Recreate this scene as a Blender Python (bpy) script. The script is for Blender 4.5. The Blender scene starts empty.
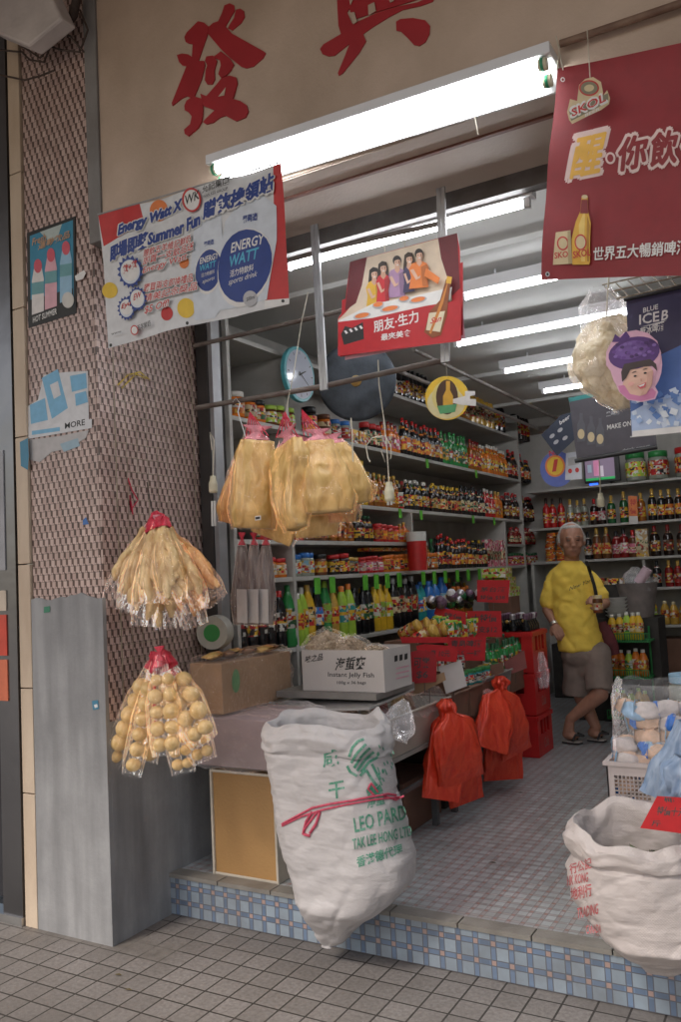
import bpy, bmesh, math, random
from mathutils import Vector, Matrix, noise
from mathutils.bvhtree import BVHTree
random.seed(7)
V = Vector
C = bpy.context.scene.collection
scene = bpy.context.scene
# ------------------------------------------------------------------ camera
FPX, YAW, PIT, ROL, CH = 843.2, 0.52062, 0.0740, -0.0500, 1.60
FW = V((-math.sin(YAW)*math.cos(PIT), math.cos(YAW)*math.cos(PIT), math.sin(PIT)))
R0 = V((math.cos(YAW), math.sin(YAW), 0)); U0 = R0.cross(FW)
RT = math.cos(ROL)*R0 + math.sin(ROL)*U0
UP = math.cos(ROL)*U0 - math.sin(ROL)*R0
cam = bpy.data.cameras.new('camera'); co = bpy.data.objects.new('camera', cam); C.objects.link(co)
co.matrix_world = Matrix(((RT.x,UP.x,-FW.x,0),(RT.y,UP.y,-FW.y,0),(RT.z,UP.z,-FW.z,CH),(0,0,0,1)))
cam.sensor_fit = 'VERTICAL'; cam.sensor_height = 24; cam.lens = FPX/1022*24
cam.clip_start = .05; cam.clip_end = 500
scene.camera = co
# ------------------------------------------------------------------ world, sun, exposure
w = bpy.data.worlds.new('World'); scene.world = w; w.use_nodes = True
nt = w.node_tree; sky = nt.nodes.new('ShaderNodeTexSky'); sky.sky_type = 'NISHITA'; sky.sun_disc = False
SUN_EL, SUN_AZ = math.radians(48), math.radians(200)
sky.sun_elevation = SUN_EL; sky.sun_rotation = SUN_AZ; sky.dust_density = 3
bg = nt.nodes['Background']; wt_ = nt.nodes.new('ShaderNodeMix'); wt_.data_type = 'RGBA'; wt_.blend_type = 'MULTIPLY'; wt_.inputs[0].default_value = 1; wt_.inputs[7].default_value = (1.04,.99,.92,1); nt.links.new(sky.outputs[0], wt_.inputs[6]); nt.links.new(wt_.outputs[2], bg.inputs[0]); bg.inputs[1].default_value = .10
sl = bpy.data.lights.new('sun', 'SUN'); sl.energy = 1.2; sl.angle = math.radians(12); sl.color = (1, .95, .88)
so = bpy.data.objects.new('sun', sl); C.objects.link(so)
sd = V((math.sin(SUN_AZ)*math.cos(SUN_EL), math.cos(SUN_AZ)*math.cos(SUN_EL), math.sin(SUN_EL)))
so.rotation_euler = (-sd).to_track_quat('-Z', 'Y').to_euler()
scene.view_settings.view_transform = 'Standard'; scene.view_settings.look = 'None'
scene.view_settings.exposure = 0.84
scene.view_settings.gamma = 1
scene.cycles.transparent_max_bounces = 24
scene.cycles.max_bounces = 8
scene.cycles.sample_clamp_indirect = 4

# ------------------------------------------------------------------ survey helpers: sight lines of the photograph met with real planes
def ray(x, y): return FW*FPX + RT*(x-340.5) - UP*(y-511)
CO = V((0, 0, CH))
def at(x, y, ax, v):
    d = ray(x, y); return CO + d*((v-CO[ax])/d[ax])
def atp(x, y, P, n):
    d = ray(x, y); return CO + d*((P-CO).dot(n)/d.dot(n))
def atY(x, y, v): return at(x, y, 1, v)
def atX(x, y, v): return at(x, y, 0, v)

# ------------------------------------------------------------------ materials
MATS = {}
def mk(name):
    m = bpy.data.materials.new(name); m.use_nodes = True
    n = m.node_tree; b = n.nodes['Principled BSDF']; return m, n, b
def ramp2(n, fac, c1, c2):
    x = n.nodes.new('ShaderNodeMix'); x.data_type = 'RGBA'
    n.links.new(fac, x.inputs[0]); 
    for i, c in ((6, c1), (7, c2)):
        if isinstance(c, tuple): x.inputs[i].default_value = (*c[:3], 1)
        else: n.links.new(c, x.inputs[i])
    return x.outputs[2]
def M(name, rgb, rough=.6, var=.15, scale=9, bump=0, metal=0, bscale=None, spec=.5, dirt=0, trans=0, coat=0):
    """a plain surface with noise in its colour and roughness"""
    if name in MATS: return MATS[name]
    m, n, b = mk(name)
    tc = n.nodes.new('ShaderNodeTexCoord')
    nz = n.nodes.new('ShaderNodeTexNoise'); nz.inputs['Scale'].default_value = scale; nz.inputs['Detail'].default_value = 6
    n.links.new(tc.outputs['Object'], nz.inputs['Vector'])
    lo = tuple(max(0, c*(1-var)) for c in rgb); hi = tuple(min(1, c*(1+var)) for c in rgb)
    mr = n.nodes.new('ShaderNodeMapRange'); mr.inputs[1].default_value = .3; mr.inputs[2].default_value = .7
    n.links.new(nz.outputs[0], mr.inputs[0])
    col = ramp2(n, mr.outputs[0], lo, hi)
    if dirt:
        n2 = n.nodes.new('ShaderNodeTexNoise'); n2.inputs['Scale'].default_value = scale*.25; n2.inputs['Detail'].default_value = 9
        n2.inputs['Roughness'].default_value = .7
        n.links.new(tc.outputs['Object'], n2.inputs['Vector'])
        m2 = n.nodes.new('ShaderNodeMapRange'); m2.inputs[1].default_value = .52; m2.inputs[2].default_value = .75; m2.inputs[4].default_value = dirt
        n.links.new(n2.outputs[0], m2.inputs[0])
        col = ramp2(n, m2.outputs[0], col, tuple(c*.35 for c in rgb))
    n.links.new(col, b.inputs['Base Color'])
    b.inputs['Roughness'].default_value = rough; b.inputs['Metallic'].default_value = metal
    b.inputs['Specular IOR Level'].default_value = spec
    if coat: b.inputs['Coat Weight'].default_value = coat
    if trans: b.inputs['Transmission Weight'].default_value = trans
    if bump:
        bp = n.nodes.new('ShaderNodeBump'); bp.inputs['Strength'].default_value = bump; bp.inputs['Distance'].default_value = .01
        n3 = n.nodes.new('ShaderNodeTexNoise'); n3.inputs['Scale'].default_value = bscale or scale*4; n3.inputs['Detail'].default_value = 5
        n.links.new(tc.outputs['Object'], n3.inputs['Vector'])
        n.links.new(n3.outputs[0], bp.inputs['Height']); n.links.new(bp.outputs[0], b.inputs['Normal'])
    MATS[name] = m; return m
def emit(name, rgb, s):
    m, n, b = mk(name); b.inputs['Emission Color'].default_value = (*rgb, 1); b.inputs['Emission Strength'].default_value = s
    b.inputs['Base Color'].default_value = (*rgb, 1); MATS[name] = m; return m
def plastic_film(name, tint=(.95,.95,.95), cloud=.06, bs=35, gl=.5, rough=.12):
    """thin clear packaging film: mostly see-through, creased highlights"""
    m, n, b = mk(name); n.nodes.remove(b)
    out = n.nodes['Material Output']
    tr = n.nodes.new('ShaderNodeBsdfTransparent'); tr.inputs[0].default_value = (*tint, 1)
    gs = n.nodes.new('ShaderNodeBsdfGlossy'); gs.inputs['Roughness'].default_value = rough
    df = n.nodes.new('ShaderNodeBsdfDiffuse'); df.inputs[0].default_value = (.8,.8,.82,1)
    tc = n.nodes.new('ShaderNodeTexCoord'); nz = n.nodes.new('ShaderNodeTexNoise'); nz.inputs['Scale'].default_value = bs; nz.inputs['Detail'].default_value = 3
    nz.inputs['Distortion'].default_value = 1.2
    n.links.new(tc.outputs['Object'], nz.inputs['Vector'])
    bp = n.nodes.new('ShaderNodeBump'); bp.inputs['Strength'].default_value = 1; bp.inputs['Distance'].default_value = .012
    n.links.new(nz.outputs[0], bp.inputs['Height']); n.links.new(bp.outputs[0], gs.inputs['Normal'])
    fr = n.nodes.new('ShaderNodeFresnel'); fr.inputs[0].default_value = 1.5; n.links.new(bp.outputs[0], fr.inputs['Normal'])
    mm = n.nodes.new('ShaderNodeMath'); mm.operation = 'MULTIPLY'; mm.inputs[1].default_value = gl*2.6; mm.use_clamp = True
    n.links.new(fr.outputs[0], mm.inputs[0]); gl2 = n.nodes.new('ShaderNodeMixRGB'); gl2.inputs[1].default_value = (0,0,0,1); gl2.inputs[2].default_value = (1,1,1,1); n.links.new(mm.outputs[0], gl2.inputs[0]); n.links.new(gl2.outputs[0], gs.inputs[0])
    m1 = n.nodes.new('ShaderNodeMixShader'); m1.inputs[0].default_value = cloud; n.links.new(tr.outputs[0], m1.inputs[1]); n.links.new(df.outputs[0], m1.inputs[2])
    m2 = n.nodes.new('ShaderNodeAddShader'); n.links.new(m1.outputs[0], m2.inputs[0]); n.links.new(gs.outputs[0], m2.inputs[1])
    n.links.new(m2.outputs[0], out.inputs[0]); MATS[name] = m; return m
class X:
    """small node-maths helper"""
    def __init__(s, n, o): s.n, s.o = n, o
    def op(s, k, b=None, c=None):
        m = s.n.nodes.new('ShaderNodeMath'); m.operation = k; s.n.links.new(s.o, m.inputs[0])
        for i, q in ((1, b), (2, c)):
            if q is None: continue
            if isinstance(q, X): s.n.links.new(q.o, m.inputs[i])
            else: m.inputs[i].default_value = q
        return X(s.n, m.outputs[0])
    def __add__(s, b): return s.op('ADD', b)
    def __sub__(s, b): return s.op('SUBTRACT', b)
    def __mul__(s, b): return s.op('MULTIPLY', b)
    def fr(s): return s.op('FRACT')
    def fl(s): return s.op('FLOOR')
    def lt(s, b): return s.op('LESS_THAN', b)
    def gt(s, b): return s.op('GREATER_THAN', b)
    def mx(s, b): return s.op('MAXIMUM', b)
    def mn(s, b): return s.op('MINIMUM', b)
    def ab(s): return s.op('ABSOLUTE')
def coords(n):
    tc = n.nodes.new('ShaderNodeTexCoord'); sp = n.nodes.new('ShaderNodeSeparateXYZ'); n.links.new(tc.outputs['Object'], sp.inputs[0])
    return tc, X(n, sp.outputs[0]), X(n, sp.outputs[1]), X(n, sp.outputs[2])
def cellrand(n, a, b):
    cb = n.nodes.new('ShaderNodeCombineXYZ'); n.links.new(a.fl().o, cb.inputs[0]); n.links.new(b.fl().o, cb.inputs[1])
    wn = n.nodes.new('ShaderNodeTexWhiteNoise'); wn.noise_dimensions = '2D'; n.links.new(cb.outputs[0], wn.inputs['Vector']); return X(n, wn.outputs['Value'])
def noise_n(n, tc, sc, det=6, lo=.3, hi=.7, rough=.6):
    nz = n.nodes.new('ShaderNodeTexNoise'); nz.inputs['Scale'].default_value = sc; nz.inputs['Detail'].default_value = det; nz.inputs['Roughness'].default_value = rough
    n.links.new(tc.outputs['Object'], nz.inputs['Vector'])
    mr = n.nodes.new('ShaderNodeMapRange'); mr.inputs[1].default_value = lo; mr.inputs[2].default_value = hi; n.links.new(nz.outputs[0], mr.inputs[0]); return X(n, mr.outputs[0])
def bumpit(n, b, h, st=.5, d=.004):
    bp = n.nodes.new('ShaderNodeBump'); bp.inputs['Strength'].default_value = st; bp.inputs['Distance'].default_value = d
    n.links.new(h.o, bp.inputs['Height']); n.links.new(bp.outputs[0], b.inputs['Normal'])

def mat_pavement():
    m, n, b = mk('pavement_tiles'); tc, x, y, z = coords(n); p = .116
    u = x*(1/p)+.35; v = y*(1/p)+.05
    g = (u.fr()-.5).ab().gt(.467).mx((v.fr()-.5).ab().gt(.467))
    r = cellrand(n, u, v); nz = noise_n(n, tc, 60, 8); big = noise_n(n, tc, 1.6, 8)
    c = ramp2(n, r.o, (.235,.215,.20), (.325,.30,.285))
    c = ramp2(n, (nz*.65).o, c, (.13,.115,.105))
    c = ramp2(n, (big*.55).o, c, (.11,.098,.09))
    # cement smeared over the tiles round the pillar foot
    dx = (x+2.98).ab()-.42; dy = (y-2.86).ab()-.10; wob = noise_n(n, tc, 6, 8, .2, .8)
    mm_ = (dx.mx(dy) + wob*.16)*-14; mask = (mm_+1.2).mx(0).mn(1)
    big2 = noise_n(n, tc, 14, 8, .3, .75)
    g = g*(mask*-.85+1)
    c = ramp2(n, (mask*.8).o, c, ramp2(n, big2.o, (.23,.21,.19), (.12,.105,.095)))
    c = ramp2(n, g.o, c, (.05,.043,.038))
    n.links.new(c, b.inputs['Base Color']); b.inputs['Roughness'].default_value = .6
    bumpit(n, b, nz*.35 - g, .5, .004); return m
def mat_plaid(name, plane, p, cell, band, pink, grout, half=.2, off=(0,0), dirt=.25, rough=.35):
    """mosaic of big squares, coloured bands and small squares where the bands cross"""
    m, n, b = mk(name); tc, x, y, z = coords(n)
    a, c = {'xz': (x, z), 'xy': (x, y), 'yz': (y, z)}[plane]
    u = a*(1/p)+off[0]; v = c*(1/p)+off[1]
    au = (u.fr()-.5).ab(); av = (v.fr()-.5).ab()
    bu = au.gt(.5-half*.75); bv = av.gt(.5-half*.75)
    gl = (au-(.5-half*.75)).ab().lt(.028).mx((av-(.5-half*.75)).ab().lt(.028))
    r = cellrand(n, u, v); nz = noise_n(n, tc, 5, 8, .35, .7)
    k = ramp2(n, r.o, tuple(q*.86 for q in cell), tuple(min(1,q*1.12) for q in cell))
    r2 = cellrand(n, u*2+.5, v*2+.5)
    bc = ramp2(n, r2.o, tuple(q*.8 for q in band), tuple(q*1.15 for q in band))
    k = ramp2(n, bu.mx(bv).o, k, bc)
    k = ramp2(n, (bu*bv).o, k, pink)
    k = ramp2(n, gl.o, k, grout)
    k = ramp2(n, (nz*dirt).o, k, (.12,.105,.09))
    n.links.new(k, b.inputs['Base Color']); b.inputs['Roughness'].default_value = rough
    bumpit(n, b, gl*-1, .4, .003); return m
def mat_weave(name, plane):
    """pinwheel mosaic: pale pink rectangles with small dark brown squares"""
    m, n, b = mk(name); tc, x, y, z = coords(n)
    a = x if plane == 'xz' else y
    p = .038
    u0 = a*(1/p); v0 = z*(1/p*1.12)
    row = v0.fl(); u = u0 + row*.36
    fu = u.fr(); fv = v0.fr()
    dark = (fu.gt(.64)*fv.gt(.30)).mx(fu.gt(.86)*fv.lt(.30)).mx(fv.lt(.14)*fu.lt(.3))
    gl = (fu-.63).ab().lt(.035).mx(fv.lt(.05))
    r = cellrand(n, u, v0); nz = noise_n(n, tc, 3, 9, .35, .72)
    k = ramp2(n, r.o, (.50,.35,.31), (.66,.50,.45))
    dk = ramp2(n, r.o, (.07,.035,.028), (.14,.075,.06))
    k = ramp2(n, dark.o, k, dk); k = ramp2(n, gl.o, k, (.12,.09,.08))
    k = ramp2(n, (nz*.3).o, k, (.12,.075,.055))
    n.links.new(k, b.inputs['Base Color']); b.inputs['Roughness'].default_value = .38
    bumpit(n, b, gl*-1, .5, .003); return m
def faded(name, rgb, under, amt=.55):
    if name in MATS: return MATS[name]
    m, n, b = mk(name); tc = n.nodes.new('ShaderNodeTexCoord'); a = noise_n(n, tc, 130, 6, .42, .62, .7); c = noise_n(n, tc, 22, 5, .4, .7)
    n.links.new(ramp2(n, (a.mn(c+.25)*amt).o, rgb, under), b.inputs['Base Color']); b.inputs['Roughness'].default_value = .5; MATS[name] = m; return m
def mat_label(name, cols, sc=45):
    """printed label: patches of several inks, shifted from pack to pack"""
    if name in MATS: return MATS[name]
    m, n, b = mk(name); tc = n.nodes.new('ShaderNodeTexCoord'); oi = n.nodes.new('ShaderNodeObjectInfo'); ad = n.nodes.new('ShaderNodeVectorMath'); ad.operation = 'ADD'
    n.links.new(tc.outputs['Object'], ad.inputs[0]); n.links.new(oi.outputs['Random'], ad.inputs[1])
    vo = n.nodes.new('ShaderNodeTexVoronoi'); vo.inputs['Scale'].default_value = sc; vo.distance = 'CHEBYCHEV'; n.links.new(ad.outputs[0], vo.inputs['Vector'])
    cr = n.nodes.new('ShaderNodeValToRGB'); cr.color_ramp.interpolation = 'CONSTANT'; sp = n.nodes.new('ShaderNodeSeparateColor'); n.links.new(vo.outputs['Color'], sp.inputs[0]); n.links.new(sp.outputs[0], cr.inputs[0])
    el = cr.color_ramp.elements
    while len(el) < len(cols): el.new(.5)
    for i, (pos, c) in enumerate(zip((0,.5,.72,.88), cols)): el[i].position = pos; el[i].color = (*c, 1)
    hs = n.nodes.new('ShaderNodeHueSaturation'); mr = n.nodes.new('ShaderNodeMapRange'); mr.inputs[3].default_value = .7; mr.inputs[4].default_value = 1.2; n.links.new(oi.outputs['Random'], mr.inputs[0]); n.links.new(mr.outputs[0], hs.inputs['Value'])
    n.links.new(cr.outputs[0], hs.inputs['Color']); n.links.new(hs.outputs[0], b.inputs['Base Color']); b.inputs['Roughness'].default_value = .45
    MATS[name] = m; return m
def mat_streak(name, base, dark, sc=(14,14,1.2), amt=.5, rough=.75, blotch=2):
    """render or paint with vertical runs and blotches"""
    m, n, b = mk(name); tc = n.nodes.new('ShaderNodeTexCoord'); mp = n.nodes.new('ShaderNodeMapping'); mp.inputs['Scale'].default_value = sc
    n.links.new(tc.outputs['Object'], mp.inputs[0])
    nz = n.nodes.new('ShaderNodeTexNoise'); nz.inputs['Scale'].default_value = 1; nz.inputs['Detail'].default_value = 8; n.links.new(mp.outputs[0], nz.inputs['Vector'])
    mr = n.nodes.new('ShaderNodeMapRange'); mr.inputs[1].default_value = .38; mr.inputs[2].default_value = .72; mr.inputs[4].default_value = amt; n.links.new(nz.outputs[0], mr.inputs[0])
    k = ramp2(n, mr.outputs[0], base, dark)
    n2 = noise_n(n, tc, blotch, 9, .4, .75, .65); k = ramp2(n, (n2*amt*.8).o, k, dark)
    n3 = noise_n(n, tc, 70, 4)
    n.links.new(k, b.inputs['Base Color']); b.inputs['Roughness'].default_value = rough
    bumpit(n, b, n3, .25, .003); return m

# ------------------------------------------------------------------ mesh helpers
class MB:
    def __init__(s): s.v = []; s.f = []; s.m = []; s.mats = []; s.smooth = []
    def mi(s, mat):
        if mat not in s.mats: s.mats.append(mat)
        return s.mats.index(mat)
    def add(s, vs, fs, mat, smooth=False):
        k = len(s.v); s.v += [V(q) for q in vs]; i = s.mi(mat)
        for f in fs: s.f.append([k+j for j in f]); s.m.append(i); s.smooth.append(smooth)
    def hexa(s, p, mat):          # p: 4 points of one end then 4 of the other
        s.add(p, [(3,2,1,0),(4,5,6,7),(0,1,5,4),(1,2,6,5),(2,3,7,6),(3,0,4,7)], mat)
    def box(s, lo, hi, mat):
        x0,y0,z0 = lo; x1,y1,z1 = hi
        s.hexa([(x0,y0,z0),(x1,y0,z0),(x1,y1,z0),(x0,y1,z0),(x0,y0,z1),(x1,y0,z1),(x1,y1,z1),(x0,y1,z1)], mat)
    def obox(s, c, size, mat, rz=0, rx=0, ry=0):
        R = Matrix.Rotation(rz,3,'Z') @ Matrix.Rotation(ry,3,'Y') @ Matrix.Rotation(rx,3,'X'); h = V(size)/2; c = V(c)
        pts = [c + R@V((sx*h.x, sy*h.y, sz*h.z)) for sz in (-1,1) for sx,sy in ((-1,-1),(1,-1),(1,1),(-1,1))]
        s.hexa(pts, mat)
    def tube(s, pts, r, mat, seg=8, caps=True):
        pts = [V(p) for p in pts]; rs = r if isinstance(r, (list,tuple)) else [r]*len(pts); vs = []; prev = None
        for i, p in enumerate(pts):
            t = (pts[min(i+1,len(pts)-1)] - pts[max(i-1,0)]); t = t.normalized() if t.length > 1e-9 else V((0,0,1))
            a = prev if prev is not None else (V((0,0,1)) if abs(t.z) < .9 else V((1,0,0)))
            a = a - t*a.dot(t); a = a.normalized() if a.length > 1e-6 else t.orthogonal().normalized(); b = t.cross(a); prev = a
            vs += [p + (a*math.cos(2*math.pi*k/seg) + b*math.sin(2*math.pi*k/seg))*rs[i] for k in range(seg)]
        fs = [(i*seg+k, i*seg+(k+1)%seg, (i+1)*seg+(k+1)%seg, (i+1)*seg+k) for i in range(len(pts)-1) for k in range(seg)]
        s.add(vs, fs, mat, True)
        if caps:
            n = len(pts); s.add(vs[:seg], [tuple(range(seg))[::-1]], mat); s.add(vs[-seg:], [tuple(range(seg))], mat)
    def lathe(s, prof, o, seg=12, axis=V((0,0,1))):   # prof: (r, h, material)
        o = V(o); ax = axis.normalized(); a = ax.orthogonal().normalized(); b = ax.cross(a)
        for (r0,h0,_),(r1,h1,mt) in zip(prof, prof[1:]):
            vs = [o+ax*h+(a*math.cos(2*math.pi*k/seg)+b*math.sin(2*math.pi*k/seg))*r for r,h in ((r0,h0),(r1,h1)) for k in range(seg)]
            s.add(vs, [(k,(k+1)%seg,seg+(k+1)%seg,seg+k) for k in range(seg)], mt, True)
    def ball(s, c, r, mat, seg=12, rings=8, sc=(1,1,1)):
        c = V(c); vs = [c+V((math.sin(math.pi*i/rings)*math.cos(2*math.pi*k/seg)*sc[0], math.sin(math.pi*i/rings)*math.sin(2*math.pi*k/seg)*sc[1], math.cos(math.pi*i/rings)*sc[2]))*r for i in range(rings+1) for k in range(seg)]
        s.add(vs, [(i*seg+k,(i+1)*seg+k,(i+1)*seg+(k+1)%seg,i*seg+(k+1)%seg) for i in range(rings) for k in range(seg)], mat, True)
    def plate(s, pts, th, mat):      # extrude polygon by vector th
        pts = [V(p) for p in pts]; n = len(pts); th = V(th)
        s.add(pts+[p+th for p in pts], [tuple(range(n)), tuple(range(2*n-1,n-1,-1))]+[(i,i+n,(i+1)%n+n,(i+1)%n) for i in range(n)], mat)
    def grid(s, fn, nu, nv, mat, closed=False, smooth=True):
        vs = [fn(i/nu, j/nv) for j in range(nv+1) for i in range(nu+(0 if closed else 1))]
        c = nu if closed else nu+1
        fs = [(j*c+i, j*c+(i+1)%c, (j+1)*c+(i+1)%c, (j+1)*c+i) for j in range(nv) for i in range(nu)]
        s.add(vs, fs, mat, smooth)
    def build(s, name, parent=None, bevel=0, loc=None, fix=True, merge=False):
        me = bpy.data.meshes.new(name); vs = s.v if loc is None else [q-V(loc) for q in s.v]
        me.from_pydata([tuple(q) for q in vs], [], s.f)
        for m in s.mats: me.materials.append(m)
        me.polygons.foreach_set('material_index', s.m); me.polygons.foreach_set('use_smooth', s.smooth)
        if fix or merge:
            bm = bmesh.new(); bm.from_mesh(me)
            if merge: bmesh.ops.remove_doubles(bm, verts=bm.verts, dist=1e-5)
            bmesh.ops.recalc_face_normals(bm, faces=bm.faces)
            bm.to_mesh(me); bm.free()
        o = bpy.data.objects.new(name, me); C.objects.link(o)
        if loc is not None: o.location = loc
        if parent is not None:
            o.parent = parent
            if loc is None: o.matrix_parent_inverse = Matrix.Translation(-V(parent.location))
        if bevel:
            md = o.modifiers.new('bevel', 'BEVEL'); md.width = bevel; md.segments = 2; md.limit_method = 'ANGLE'; md.angle_limit = .6
        return o
def drape(mb, fn, maxlen=.03, only=None):
    """cut long faces and move every vertex by fn"""
    me = bpy.data.meshes.new('tmp'); me.from_pydata([tuple(q) for q in mb.v], [], mb.f); me.polygons.foreach_set('material_index', mb.m); me.polygons.foreach_set('use_smooth', mb.smooth)
    bm = bmesh.new(); bm.from_mesh(me); bmesh.ops.triangulate(bm, faces=bm.faces)
    for _ in range(7):
        es = [e for e in bm.edges if e.calc_length() > maxlen]
        if not es: break
        bmesh.ops.subdivide_edges(bm, edges=es, cuts=1); bmesh.ops.triangulate(bm, faces=[f for f in bm.faces if len(f.verts) > 3])
    mb.v = [fn(v.co.copy()) for v in bm.verts]; bm.verts.index_update()
    mb.f = [[v.index for v in f.verts] for f in bm.faces]; mb.m = [f.material_index for f in bm.faces]; mb.smooth = [f.smooth for f in bm.faces]
    bm.free(); bpy.data.meshes.remove(me); return mb
def tag(o, label=None, cat=None, group=None, kind=None):
    if label: o['label'] = label
    if cat: o['category'] = cat
    if group: o['group'] = group
    if kind: o['kind'] = kind
    return o
def empty(name, loc, label=None, cat=None, group=None, rz=0):
    o = bpy.data.objects.new(name, None); C.objects.link(o); o.location = loc; o.rotation_euler = (0,0,rz); o.empty_display_size = .05
    return tag(o, label, cat, group)
def copy_tree(o, parent=None):
    c = o.copy(); C.objects.link(c)
    if parent: c.parent = parent
    for ch in [k for k in CH_OF.get(o.name, [])]: 
        copy_tree(ch, c)
    return c
CH_OF = {}
# text -> parallelogram O, R (baseline end), T (top of first letter)
TX = {}
def glyphs(body, bold=0, shear=0):
    k = (body, bold, shear)
    if k not in TX:
        cu = bpy.data.curves.new('t', 'FONT'); cu.body = body; cu.offset = bold; cu.shear = shear; cu.resolution_u = 2
        o = bpy.data.objects.new('t', cu); C.objects.link(o); bpy.context.view_layer.update()
        me = bpy.data.meshes.new_from_object(o.evaluated_get(bpy.context.evaluated_depsgraph_get()))
        xs = [v.co.x for v in me.vertices] or [0]; ys = [v.co.y for v in me.vertices] or [0]
        x0, x1, y0, y1 = min(xs), max(xs), min(ys), max(ys); sx = max(x1-x0, 1e-6); sy = max(y1-y0, 1e-6)
        TX[k] = ([((v.co.x-x0)/sx, (v.co.y-y0)/sy) for v in me.vertices], [tuple(p.vertices) for p in me.polygons])
        C.objects.unlink(o); bpy.data.objects.remove(o); bpy.data.curves.remove(cu); bpy.data.meshes.remove(me)
    return TX[k]
def text(mb, body, O, R, T, mat, bold=0, shear=0):
    vs, fs = glyphs(body, bold, shear); O = V(O); a = V(R)-O; b = V(T)-O
    mb.add([O+a*x+b*y for x, y in vs], fs, mat)
class Sheet:
    """a flat printed thing lying in plane P,n; prints are laid on in layers"""
    def __init__(s, P, n): s.P, s.n, s.mb, s.k = V(P), V(n).normalized(), MB(), 0
    def p(s, x, y, k=None): return atp(x, y, s.P + s.n*(.0003*(s.k if k is None else k)), s.n)
    def up(s, up):
        if s.k == 0: s.k = 2.5 if up else 0.05
        else: s.k += 1 if up else .3
    def poly(s, pts, mat, up=True):
        s.up(up); s.mb.add([s.p(*q) for q in pts], [tuple(range(len(pts)))], mat)
    def ell(s, cx, cy, rx, ry, mat, rot=0, up=True, seg=24, a0=0, a1=360):
        pts = []
        for i in range(seg):
            t = math.radians(a0+(a1-a0)*i/(seg if a1-a0 == 360 else seg-1)); x, y = rx*math.cos(t), ry*math.sin(t)
            c, q = math.cos(math.radians(rot)), math.sin(math.radians(rot)); pts.append((cx+x*c-y*q, cy+x*q+y*c))
        s.poly(pts, mat, up)
    def text(s, body, o, r, t, mat, bold=0, shear=0, up=True, fat=0):
        s.up(up)
        for j in range(8 if fat else 1):
            dx, dy = (fat*math.cos(j*math.pi/4), fat*math.sin(j*math.pi/4)) if fat else (0, 0)
            text(s.mb, body, s.p(o[0]+dx,o[1]+dy), s.p(r[0]+dx,r[1]+dy), s.p(t[0]+dx,t[1]+dy), mat, min(bold,.018), shear)
            if fat: s.k += .12
    def join(s, base):
        base.add(s.mb.v, [], MATS[next(iter(MATS))]) if 0 else None
        k = len(base.v); base.v += s.mb.v
        for f, m, sm in zip(s.mb.f, s.mb.m, s.mb.smooth): base.f.append([k+i for i in f]); base.m.append(base.mi(s.mb.mats[m])); base.smooth.append(sm)
def ordw(i):
    W = 'first second third fourth fifth sixth seventh eighth ninth tenth eleventh twelfth thirteenth fourteenth fifteenth sixteenth seventeenth eighteenth nineteenth twentieth'.split()
    return W[i] if i < 20 else 'twenty-' + W[i-20] if i < 29 else str(i+1)+'th'

# ================================================================== SETTING
WHITE = M('white_paint', (.72,.71,.68), .5, .06, 5); 
gm = mat_pavement()
mb = MB(); mb.add([(-40,-30,0),(40,-30,0),(40,30,0),(-40,30,0)], [(0,1,2,3)], gm); tag(mb.build('ground'), kind='structure')
YS, XP, ZF = 3.195, -2.888, .19
floor_m = mat_plaid('floor_mosaic', 'xy', .058, (.44,.48,.50), (.43,.41,.42), (.42,.24,.22), (.27,.26,.26), .2, (0,0), .35, .3)
mb = MB(); mb.box((-3.3, YS+.075, .02), (.9, 9.4, ZF), floor_m); tag(mb.build('shop_floor'), kind='structure')
blue = mat_plaid('blue_mosaic', 'xz', .0725, (.29,.355,.42), (.155,.225,.34), (.43,.30,.27), (.13,.14,.17), .2, (.2,.1), .5, .3)
mb = MB(); mb.box((XP, YS, .003), (2.6, YS+.073, ZF-.014), blue); tag(mb.build('step'), kind='structure')
nose = mat_streak('stone_nosing', (.29,.275,.25), (.12,.105,.09), (6,6,6), .6, .5)
mb = MB(); x = XP
while x < 2.6: mb.box((x+.002, YS-.008, ZF-.013), (min(x+.296,2.6), YS+.07, ZF+.006), nose); x += .3
tag(mb.build('step_edge'), kind='structure')
ceil_m = M('ceiling_paint', (.62,.62,.60), .8, .12, 1.2, .1, dirt=.3)
mb = MB(); mb.box((-3.35, 3.665, 3.22), (1.0, 9.5, 3.34), ceil_m); mb.box((-2.887, 3.36, 3.22), (1.0, 3.665, 3.34), ceil_m)
for y in (4.0, 5.35, 6.7, 8.1): mb.box((-3.19, y, 3.19), (1, y+.05, 3.222), ceil_m)
tag(mb.build('ceiling'), kind='structure')
wall_m = mat_streak('shop_wall_paint', (.50,.49,.46), (.28,.25,.22), (5,5,1), .6, .7)
for nm, lo, hi in (('wall_left', (-3.35,3.66,.02), (-3.2,9.4,3.22)), ('wall_back', (-3.2,9.2,.02), (.9,9.4,3.22)), ('wall_right', (.9,3.36,.02), (1.0,9.4,3.22))):
    mb = MB(); mb.box(lo, hi, wall_m); tag(mb.build(nm), kind='structure')
# covered pavement overhead and its street-side wall above the arcade opening
arc = M('arcade_concrete', (.42,.37,.34), .85, .15, 2, .2, dirt=.4)
mb = MB(); mb.box((-12,-.6,4.62),(12,9.6,4.8), arc)
tag(mb.build('arcade_ceiling'), kind='structure')

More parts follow.
